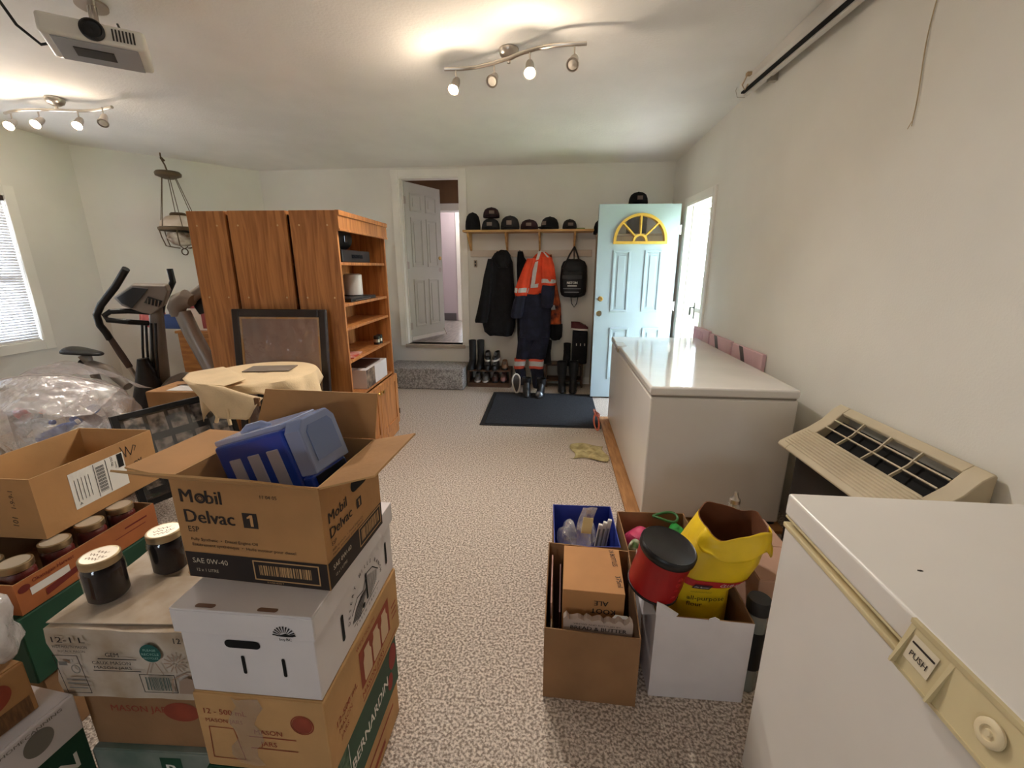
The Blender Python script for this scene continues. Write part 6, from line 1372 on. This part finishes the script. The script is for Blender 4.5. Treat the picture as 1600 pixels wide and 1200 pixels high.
garment('silver_band', t, [(563.5, 826, 850), (567, 826, 850), (571, 826.5, 849.5)], 5.394, .0675, REFL, 7, amp=.004)
garment('trouser_cuff', t, [(575, 804, 821), (585, 806, 822), (597, 808, 824), (600, 810, 822, .8)], 5.405, .06, NAVY, 5, amp=.007)
garment('trouser_cuff', t, [(575, 828, 849), (585, 830, 850), (600, 832, 851), (608, 834, 849, .8)], 5.40, .06, NAVY, 9, amp=.007)
def tapeband(nm, pts, Y0, m_=REFL, thick=.004):
    """quad strips lying on the garment: pts = list of (px,py) quads"""
    b = MB()
    for q in pts:
        A = [at(x, y, Y0) for x, y in q]; B_ = [p+Vector((0, thick, 0)) for p in A]
        b.add(A+B_, [(0, 1, 2, 3), (7, 6, 5, 4), (0, 4, 5, 1), (1, 5, 6, 2), (2, 6, 7, 3), (3, 7, 4, 0)])
    b.build(nm, m_, t, smooth=0, world=True)
garment('silver_tape', t, [(436, 845.5, 867.5, 1), (439, 845.5, 868.5, 1.03), (442, 845.5, 868.5, 1)], 5.344, .0535, REFL, 8, amp=.006)
garment('silver_tape', t, [(450, 805, 826.5, 1), (453, 804, 826, 1.03), (457, 803.5, 824.8, 1)], 5.329, .049, REFL, 5, amp=.006)
tapeband('silver_tape', [[(822, 412), (836, 410), (836, 415), (822, 417)], [(834, 410), (841, 408), (835, 448), (829, 449)], [(829, 445), (843, 443), (843, 449), (829, 450)]], 5.325)
tapeband('collar_tape', [[(841, 393), (846, 392), (842, 405), (837, 407)], [(847, 392), (852, 395), (858, 402), (855, 402)]], 5.325)
# backpack
t = gthing('backpack', 'black backpack with white lettering and grey stripes hanging at the right end of the shelf', 'backpack', 896, 464, 5.53)
garment('bag_body', t, [(405, 888, 906, .5), (409, 880, 914, .8), (416, 877, 917), (435, 875, 917), (455, 875, 916), (461, 877, 914), (464, 882, 908, .7)], 5.545, .075, mat('black_nylon', (24, 24, 27), .6, var=.2, scale=14), 3, amp=.003)
garment('front_pocket', t, [(424, 880, 910, .7), (428, 878, 911), (445, 877, 911), (458, 878, 910), (461, 881, 906, .7)], 5.47, .045, mat('black_nylon2', (30, 30, 33), .6), 3, amp=.002)
b = MB(); b.tube([at(898, 385, 5.52), at(890, 398, 5.52), at(882, 415, 5.50), at(880, 420, 5.49)], .010, 8); b.tube([at(898, 386, 5.52), at(902, 397, 5.52), at(905, 408, 5.51)], .010, 8); b.tube([at(897, 387, 5.53), at(897, 398, 5.52), at(897, 407, 5.52)], .007, 8); b.build('strap', BLACKS, t, world=True)
b = MB(); b.tube([at(892, 464, 5.53), at(893, 474, 5.53), at(897, 480, 5.53), at(901, 474, 5.53), at(903, 463, 5.53)], .011, 8, flat=.5); b.build('lower_strap', BLACKS, t, world=True)
q0 = at(886, 444, 5.418); s_ = (at(902, 444, 5.418)-q0).x
MBk = Matrix(((1, 0, 0, q0.x-t.location.x), (0, 0, -1, q0.y-t.location.y), (0, 1, 0, q0.z-t.location.z), (0, 0, 0, 1)))
prints(t, 'lettering', MBk, [('t', 'NSTON', 0, .002, .042, .03, s_), ('r', .005, -.026, s_-.005, -.014)], INKW)
prints(t, 'grey_stripes', MBk, [('r', -.045, -.058, .165, -.050), ('r', -.03, -.098, .145, -.090)], mat('grey_stripe', (150, 150, 152), .6)); prints(t, 'grey_panel', MBk, [('r', -.06, .062, .175, .105)], mat('charcoal_panel', (58, 58, 60), .7))
# ---------------------------------------------------------------- shoe racks and footwear
rk0 = atz(730, 601, 0); rk0.x = -1.112; rkx1 = at(799, 600, rk0.y).x; zt1 = at(730, 575, rk0.y).z; 
t = thing('shoe_rack', 'low dark wooden shoe rack beside the carpeted step', 'rack', (rk0.x, 5.36, .001)); Wr = rkx1-rk0.x
MB().span((0, 0, 0), (.02, .27, zt1)).build('side', DKWOOD, t, smooth=0); MB().span((Wr-.02, 0, 0), (Wr, .27, zt1)).build('side', DKWOOD, t, smooth=0)
MB().span((.0205, 0, zt1-.02), (Wr-.0205, .27, zt1)).build('shelf', DKWOOD, t, smooth=0); MB().span((.0205, 0, .035), (Wr-.0205, .27, .055)).build('shelf', DKWOOD, t, smooth=0); MB().span((.0205, -.008, .0), (Wr-.0205, -.0005, .055)).build('front_rail', DKWOOD, t, smooth=0)
rx0 = rk0.x
t2x0 = at(852, 590, 5.4).x; t2x1 = .36
t = thing('shoe_rack', 'low dark shoe rack under the right end of the coat shelf', 'rack', (t2x0, 5.40, .012)); Wr2 = t2x1-t2x0
MB().span((0, 0, 0), (.02, .22, .3)).build('side', DKWOOD, t, smooth=0); MB().span((Wr2-.02, 0, 0), (Wr2, .22, .3)).build('side', DKWOOD, t, smooth=0)
for z in (.08, .28): MB().span((.0205, 0, z), (Wr2-.0205, .22, z+.02)).build('shelf', DKWOOD, t, smooth=0)
def boot(x, y, z, h, label, rot=0, m=RUBBER, group='boots', r=.052, sole=True):
    t = thing('boot', label, 'boot', (x, y, z), rot, group)
    b = MB(); rings = []
    prof = [(0.012, .045, .125, -.06), (.05, .046, .12, -.05), (.085, .045, .085, -.022), (.12, .043, .055, -.003), (.16, .045, .05, 0), (h*.6, r, r*1.05, .004), (h*.9, r*1.08, r*1.12, .006), (h, r*1.1, r*1.15, .006)]
    for zz, a, c, oy in prof: rings.append([Vector((a*math.cos(2*PI*i/20), oy+c*math.sin(2*PI*i/20), zz)) for i in range(20)])
    inn = [[Vector((v.x*.9, v.y*.9, v.z-.0)) for v in rings[-1]], [Vector((v.x*.86, v.y*.86, v.z-.08)) for v in rings[-1]]]
    b.loft(rings+inn); b.build('shaft', m, t, smooth=60)
    b = MB(); P = [(.050*math.cos(2*PI*i/20)*(1+.1*math.sin(2*PI*i/20)*-1), -.06+.130*math.sin(2*PI*i/20)) for i in range(20)]; b.prism(P, 0, .02); b.build('sole', BLACK, t, smooth=40, bevel=.003)
    return t
def shoe(x, y, z, label, rot=0, m=BLACKS, solem=None, group='shoes', L_=.135, e=None):
    t = thing('shoe', label, 'shoe', (x, y, z), e if e else rot, group)
    b = MB(); rings = []
    for zz, a, f0, f1 in ((.018, .042, -L_, L_), (.045, .043, -L_*.98, L_), (.065, .038, -L_*.7, L_), (.085, .033, -L_*.25, L_*1.0), (.10, .030, -L_*.02, L_*1.02)):
        c = (f0+f1)/2; hw = (f1-f0)/2; rings.append([Vector((a*math.cos(2*PI*i/20), c+hw*math.sin(2*PI*i/20), zz)) for i in range(20)])
    inn = [[Vector((v.x*.85, v.y*.9+.006, v.z)) for v in rings[-1]], [Vector((v.x*.8, v.y*.85+.008, .05)) for v in rings[-1]]]
    b.loft(rings+inn); b.build('upper', m, t, smooth=60)
    b = MB(); P = [(.046*math.cos(2*PI*i/20), (L_+.006)*math.sin(2*PI*i/20)) for i in range(20)]; b.prism(P, 0, .022); b.build('sole', solem or BLACK, t, smooth=40, bevel=.003)
    b = MB()
    for k_ in range(4): b.tube([(-.022, -L_*.62+.018*k_, .068+.006*k_), (0, -L_*.62+.018*k_, .075+.007*k_), (.022, -L_*.62+.018*k_, .068+.006*k_)], .003, 5)
    b.build('laces', mat('grey_lace', (120, 118, 114), .8), t)
    return t
zk = zt1+.002
TAN = mat('tan_suede', (150, 116, 92), .8); WHS = mat('white_sole', (206, 200, 192), .6); GRS = mat('grey_shoe', (110, 106, 104), .8, var=.2, scale=12)
boot(rx0+.05, 5.50, zk, .36, 'tall black rubber boot at the left end of the shoe rack', 0, group='rubber boots on the rack', r=.044)
boot(rx0+.155, 5.52, zk, .36, 'tall black rubber boot second from the left, behind the sneakers', 0, group='rubber boots on the rack', r=.044)
shoe(rx0+.255, 5.45, zk, 'black shoe under the left white soled sneaker on the rack', 5, BLACKS, group='shoes on top of the rack'); shoe(rx0+.36, 5.45, zk, 'black shoe under the right white soled sneaker on the rack', -4, BLACKS, group='shoes on top of the rack')
shoe(rx0+.255, 5.46, zk+.115, 'dark sneaker with white sole on top of the pile, left one', 8, BLACKS, WHS, group='shoes on top of the rack'); shoe(rx0+.365, 5.46, zk+.115, 'dark sneaker with white sole on top of the pile, right one', -6, BLACKS, WHS, group='shoes on top of the rack')
shoe(rx0+.475, 5.47, zk, 'tan slipper at the right of the black shoes on the rack', 6, TAN, group='shoes on top of the rack', L_=.11)
shoe(rx0+.12, 5.47, .057, 'grey sneaker with white toe on the lower rack, left one', 3, GRS, WHS, group='shoes on the lower rack', L_=.105); shoe(rx0+.225, 5.47, .057, 'grey sneaker with white toe on the lower rack, right one', -3, GRS, WHS, group='shoes on the lower rack', L_=.105)
shoe(rx0+.35, 5.47, .057, 'dark brown shoe in the middle of the lower rack', 0, mat('brown_leather', (74, 44, 34), .5), group='shoes on the lower rack', L_=.105); shoe(rx0+.46, 5.47, .057, 'dusty pink shoe at the right of the lower rack', 0, mat('dusty_pink', (150, 108, 108), .8), group='shoes on the lower rack', L_=.105)
# on the mat
pz = atz(807, 615, .012)
t = thing('shoe', 'shoe tipped up on the mat showing its pale rimmed sole', 'shoe', (pz.x, pz.y+.03, .013), (rad(-14), 0, rad(14)), 'shoes on the mat')
b = MB(); R = [Vector(((.047+.012*math.sin(2*PI*i/24))*math.cos(2*PI*i/24), 0, .115+.115*math.sin(2*PI*i/24))) for i in range(24)]
b.tube(R, .010, 8, closed=True); b.build('sole_rim', WHS, t)
b = MB(); b.add([tuple(p*1) for p in R]+[tuple(Vector((p.x*.8, .07, .115+(p.z-.115)*.8))) for p in R], [tuple(range(24)), tuple(range(47, 23, -1))]+[(i, (i+1) % 24, 24+(i+1) % 24, 24+i) for i in range(24)]); b.build('upper', mat('dark_grey_shoe', (64, 60, 60), .8), t, smooth=50)
pz = atz(822, 618, .012); boot(pz.x, pz.y+.08, .012, .20, 'black work boot under the coveralls, left one', 6, BLACKS, group='work boots under the coveralls')
pz = atz(845, 620, .012); t = boot(pz.x, pz.y+.10, .012, .20, 'black work boot with a shiny toe under the coveralls, right one', -8, BLACKS, group='work boots under the coveralls')
b = MB(); b.lathe([(.047, 0), (.046, .03), (.03, .05), (0, .056)], 18, c=(0, -.128, .02), sy=.9); b.build('toe_cap', mat('steel_toe', (120, 126, 134), .25, .7), t)
zz2 = .012+.301
boot(at(855, 560, 5.5).x, 5.52, zz2, .28, 'tall black winter boot on the right rack, leftmost one', 5, FABRICB, group='boots on the right rack', r=.05); boot(at(876, 560, 5.5).x+.078, 5.52, zz2, .25, 'tall black winter boot on the right rack, second one', -5, FABRICB, group='boots on the right rack', r=.042)
boot(at(877, 617, 5.28).x, 5.30, .012, .36, 'grey black rubber boot standing on the mat before the right rack, left one', 3, RUBBER, group='rubber boots on the mat', r=.058); boot(at(891, 617, 5.28).x+.03, 5.30, .012, .36, 'grey black rubber boot standing on the mat before the right rack, right one', -3, RUBBER, group='rubber boots on the mat', r=.058)
bx0 = at(897, 600, 5.47).x+.06
tt = thing('suitcase', 'black bag with silver buckles stacked beside the tall cabinet', 'bag', (at(904, 600, 5.5).x, 5.50, zz2+.0), 0)
MB().span((-.10, -.07, 0), (.085, .07, .42)).build('body', FABRICB, tt, smooth=0, bevel=.02, seg=3)
b = MB(); 
for x in (-.05, .0, .05): b.box((x, -.072, .25), (.012, .006, .03))
b.box((-.03, -.072, .04), (.02, .006, .02)); b.build('buckle', STEEL, tt, smooth=0)
shoe(at(905, 528, 5.48).x-.0, 5.49, zz2+.423, 'dark red sneaker with a white sole on top of the black bag, nearer one', 65, mat('dark_red_shoe', (84, 30, 34), .7), WHS, group='sneakers on the black bag', L_=.115)
# ================================================================== ceiling fixtures
def spot_fixture(label, pts, canopy, heads, zc, nm='track_light', k=1):
    """pts = bar centreline; heads = (x,y, aim vector, lit)"""
    t = thing(nm, label, 'light fixture', (canopy[0], canopy[1], zc-.004))
    o = Vector((canopy[0], canopy[1], zc-.004))
    b = MB(); b.lathe([(.062, 0), (.062, -.012), (.052, -.035), (.028, -.05), (.010, -.054), (.010, -.075), (0, -.076)], 28); b.build('canopy', STEEL, t)
    zb = zc-.085
    P = [Vector((p[0], p[1], zb))-o for p in pts]
    b = MB(); rings = []
    b.tube(P, .011, 10); b.build('bar', STEEL, t)
    for (x, y, aim, lit) in heads:
        c = Vector((x, y, zb))-o; d = Vector(aim).normalized(); s0_ = c+Vector((0, 0, -.075))
        b = MB(); b.tube([c, s0_], .005, 8); b.tube([s0_+Vector((-.012, 0, 0)), s0_+Vector((.012, 0, 0))], .008, 8); hd = b.build('stem', STEEL, t)
        zq = d.to_track_quat('Z', 'Y').to_matrix().to_4x4(); M = Matrix.Translation(s0_) @ zq
        b = MB(); b.lathe([(0, -.03), (.018, -.03), (.024, -.01), (.027, .03), (.034, .062), (.036, .066), (.036, .072), (.031, .072), (.029, .06), (.02, .03), (0, .02)], 24, M=M); b.build('spot_head', STEEL, t)
        b = MB(); b.lathe([(0, .055), (.028, .058), (.030, .064), (.024, .071), (0, .074)], 20, M=M)
        b.build('bulb', BULB if lit else BULBOFF, t)
        if lit:
            L = bpy.data.lights.new('spot_glow', 'SPOT'); L.energy = LAMP_W*k; L.color = (1, .94, .87); L.spot_size = rad(140); L.spot_blend = 1.0; L.shadow_soft_size = .035
            lo_ = bpy.data.objects.new('spot_glow', L); C.objects.link(lo_); lo_.location = o+s0_+d*.085; lo_.rotation_euler = (-d).to_track_quat('Z', 'Y').to_euler()
            L = bpy.data.lights.new('bulb_glow', 'POINT'); L.energy = LAMP_W*GLOWF*k; L.color = (1, .82, .62); L.shadow_soft_size = .02
            lo_ = bpy.data.objects.new('bulb_glow', L); C.objects.link(lo_); lo_.location = o+s0_+d*.105+Vector((0, 0, .0))
    return t
LAMP_W = 36; GLOWF = .09
BULB = mat('lit_bulb', (255, 214, 160), .3, emit=60); BULBOFF = mat('unlit_bulb', (206, 198, 186), .15)
zc = ceil_z(3.05)
zb = zc-.085
def bz_(px, py): return atz(px, py, zb)
ctl = [bz_(*q) for q in ((694, 108), (720, 108), (745, 105), (770, 99), (795, 91), (815, 83), (838, 76), (865, 71), (890, 69), (917, 68))]
cn = atz(795, 76, zc)
hs = [bz_(712, 108), bz_(772, 99), bz_(828, 79), bz_(898, 69)]
spot_fixture('wavy nickel bar light with four spots on the ceiling in the middle of the room', [(p.x, p.y) for p in ctl], (cn.x, cn.y), [(hs[0].x, hs[0].y, (-.15, -.60, -.8), True), (hs[1].x, hs[1].y, (-.1, -.8, -.6), False), (hs[2].x, hs[2].y, (.05, -.60, -.80), True), (hs[3].x, hs[3].y, (-.15, -.75, -.65), False)], zc)
c2 = Vector((-3.95, 3.5)); zc2 = ceil_z(3.5)
spot_fixture('wavy nickel bar light with four spots on the ceiling at the upper left', [(c2.x-.5+.1*i+0, c2.y+.05*math.sin((i-5)*.6)-.03*(i-5)/5) for i in range(11)], (c2.x, c2.y), [(c2.x-.42, c2.y+.0, (.3, -.8, -.6), True), (c2.x-.15, c2.y-.02, (.2, -.8, -.6), True), (c2.x+.15, c2.y+.02, (.3, -.7, -.7), True), (c2.x+.42, c2.y-.03, (.35, -.6, -.7), False)], zc2, k=.45)
# projector
PW = mat('projector_white', (214, 210, 202), .35, var=.03, scale=5)
pc = Vector((-2.44, 2.46, 2.59)); t = thing('projector', 'white ceiling projector with a dark lens hanging at the upper left', 'projector', tuple(pc), (rad(-6), rad(0), rad(38)))
MB().span((-.21, -.13, 0), (.21, .13, .095)).build('body', PW, t, smooth=0, bevel=.018, seg=4)
MB().span((-.17, -.115, -.006), (.17, .115, -.0005)).build('base_cover', mat('projector_grey', (150, 150, 152), .4), t, smooth=0, bevel=.003)
b = MB(); b.lathe([(.05, 0), (.05, .012), (.042, .018), (.036, .008), (.02, .002), (0, .006)], 28, M=Matrix.Translation((.0, -.131, .05)) @ Matrix.Rotation(rad(90), 4, 'X')); b.build('lens', BLACK, t)
b = MB()
for k_ in range(7): b.span((.075+.014*k_, -.1325, .02), (.082+.014*k_, -.1305, .075))
b.build('vent', DKMETAL, t, smooth=0)
b = MB(); b.span((-.1, -.05, -.0095), (.06, .04, -.0062)); b.build('underside_label', DKMETAL, t, smooth=0)
b = MB(); zq = ceil_z(2.5)-2.59
b.tube([(0, 0, .094), (0, 0, zq-.003)], .02, 12); b.lathe([(.07, zq-.014), (.07, zq-.003)], 24); b.build('mount', STEEL, t)
b = MB(); b.tube([(-.15, .05, .05), (-.24, .06, .02), (-.32, .08, .10), (-.36, .05, zq*.8), (-.34, 0, zq-.003)], .007, 8); b.tube([(.05, .05, .09), (.10, .1, .16), (.08, .14, zq-.003)], .006, 8); b.build('cable', BLACK, t)
# projector screen case on the right wall
ya, yb = 3.72, .9; za = 2.745
t = thing('projector_screen', 'rolled up white projector screen case mounted high on the right wall', 'screen', (wx(2.3)-.075, 2.3, za), math.degrees(math.atan2(rdir.y, rdir.x))+90)
b = MB(); My = Matrix(((1, 0, 0, 0), (0, 0, 1, 0), (0, 1, 0, 0), (0, 0, 0, 1)))
b.prism([(-.05, -.03), (-.06, -.01), (-.06, .05), (-.04, .075), (.03, .075), (.045, .05), (.045, -.03), (.0, -.04), (-.02, -.04)], yb-2.3, ya-2.3, My); b.build('case', PW, t, smooth=0, bevel=.004)
b = MB(); b.span((-.048, yb-2.3+.02, -.0445), (-.024, ya-2.3-.01, -.0325)); b.build('slot', DARKV, t, smooth=0)
b = MB(); b.span((-.022, yb-2.3+.02, -.055), (.004, ya-2.3+.01, -.041)); b.build('pull_bar', PW, t, smooth=0, bevel=.003)
b = MB(); y_ = ya-2.3; b.span((.02, y_-.28, -.06), (.0735, y_-.24, .07)); b.span((.02, -.9, -.03), (.072, -.86, .07)); b.build('wall_bracket', STEEL, t, smooth=0)
b = MB(); b.tube([(-.03, y_-.01, .07), (-.05, y_+.03, .05), (-.06, y_+.06, .0), (-.04, y_+.07, -.04), (.0, y_+.03, -.055)], .0022, 6); b.build('hook_wire', STEEL, t)
zcs = ceil_z(3.5)-za
b = MB(); b.span((-.09, y_-.19, zcs-.022), (.02, y_-.16, zcs-.004)); b.tube([(-.085, y_-.175, zcs-.02), (-.10, y_-.15, zcs-.07), (-.08, y_-.15, zcs-.1), (-.07, y_-.17, zcs-.07)], .004, 6); b.build('ceiling_hook', mat('hook_wood', (176, 150, 120), .7), t, smooth=0)

# ================================================================== light, sky, camera
w = bpy.data.worlds.new('sky'); SC.world = w; w.use_nodes = True; nt = w.node_tree
bg = nt.nodes['Background']; tc = nt.nodes.new('ShaderNodeTexCoord'); sp = nt.nodes.new('ShaderNodeSeparateXYZ'); cr = nt.nodes.new('ShaderNodeValToRGB')
cr.color_ramp.elements[0].position = .45; cr.color_ramp.elements[0].color = (.78, .86, .92, 1); cr.color_ramp.elements[1].position = .9; cr.color_ramp.elements[1].color = (.62, .78, 1, 1)
mr = nt.nodes.new('ShaderNodeMapRange'); mr.inputs['From Min'].default_value = -1; mr.inputs['From Max'].default_value = 1
nt.links.new(tc.outputs['Generated'], sp.inputs['Vector']); nt.links.new(sp.outputs['Z'], mr.inputs['Value']); nt.links.new(mr.outputs['Result'], cr.inputs['Fac']); nt.links.new(cr.outputs['Color'], bg.inputs['Color'])
bg.inputs['Strength'].default_value = 8.5
def area(nm, loc, rot, sx, sy, e, col):
    L = bpy.data.lights.new(nm, 'AREA'); L.shape = 'RECTANGLE'; L.size = sx; L.size_y = sy; L.energy = e; L.color = col
    o = bpy.data.objects.new(nm, L); C.objects.link(o); o.location = loc; o.rotation_euler = rot; return o
# daylight entering at the open door, the left window and the fill opening added behind the viewer
pd = wl((u0+u1)/2, .55, 1.25)
for nm_, lc_, rt_, sx_, sy_ in (('portal_entry_door', wl((u0+u1)/2, .24, 1.08), (rad(90), 0, rad(90+2.1)), u1-u0, 2.16), ('portal_left_window', (-5.19, 3.075, 1.465), (rad(90), 0, rad(-90)), 1.46, 1.34), ('portal_rear_fill', (-1.1, -3.24, 1.55), (rad(90), 0, 0), .82, .52)):
    area(nm_, lc_, rt_, sx_, sy_, 1, (1, 1, 1)).data.cycles.is_portal = True
area('hallway_fill', (-1.6, 7.7, 2.85), (0, 0, 0), .4, .4, 9, (1, .92, .86))  # area lamp added to brighten the hallway, no fixture there
area('far_room_fill', (-1.2, 8.8, 2.85), (0, 0, 0), .3, .3, 9, (.9, .97, 1))  # second added area lamp, past the inner doorway, no fixture there
L = bpy.data.lights.new('sun', 'SUN'); L.energy = 50; L.angle = rad(1.0); L.color = (1, .95, .88)
so = bpy.data.objects.new('sun', L); C.objects.link(so); so.location = (6, 12, 12); so.rotation_euler = Vector((-.12, .58, .80)).to_track_quat('Z', 'Y').to_euler()
cd = bpy.data.cameras.new('camera'); cam = bpy.data.objects.new('camera', cd); C.objects.link(cam)
cam.location = CAM; cam.rotation_euler = (rad(90)-PITCH, 0, YAW); cd.sensor_width = 36; cd.lens = FL/1600*36; cd.clip_start = .02
SC.camera = cam
vs_ = SC.view_settings; vs_.view_transform = 'Standard'; vs_.look = 'None'; vs_.gamma = 1; vs_.use_curve_mapping = False; vs_.exposure = 1.3
SC.cycles.use_denoising = True
SC.cycles.max_bounces = 14; SC.cycles.diffuse_bounces = 10; SC.cycles.transparent_max_bounces = 16
SC.cycles.sample_clamp_indirect = 4
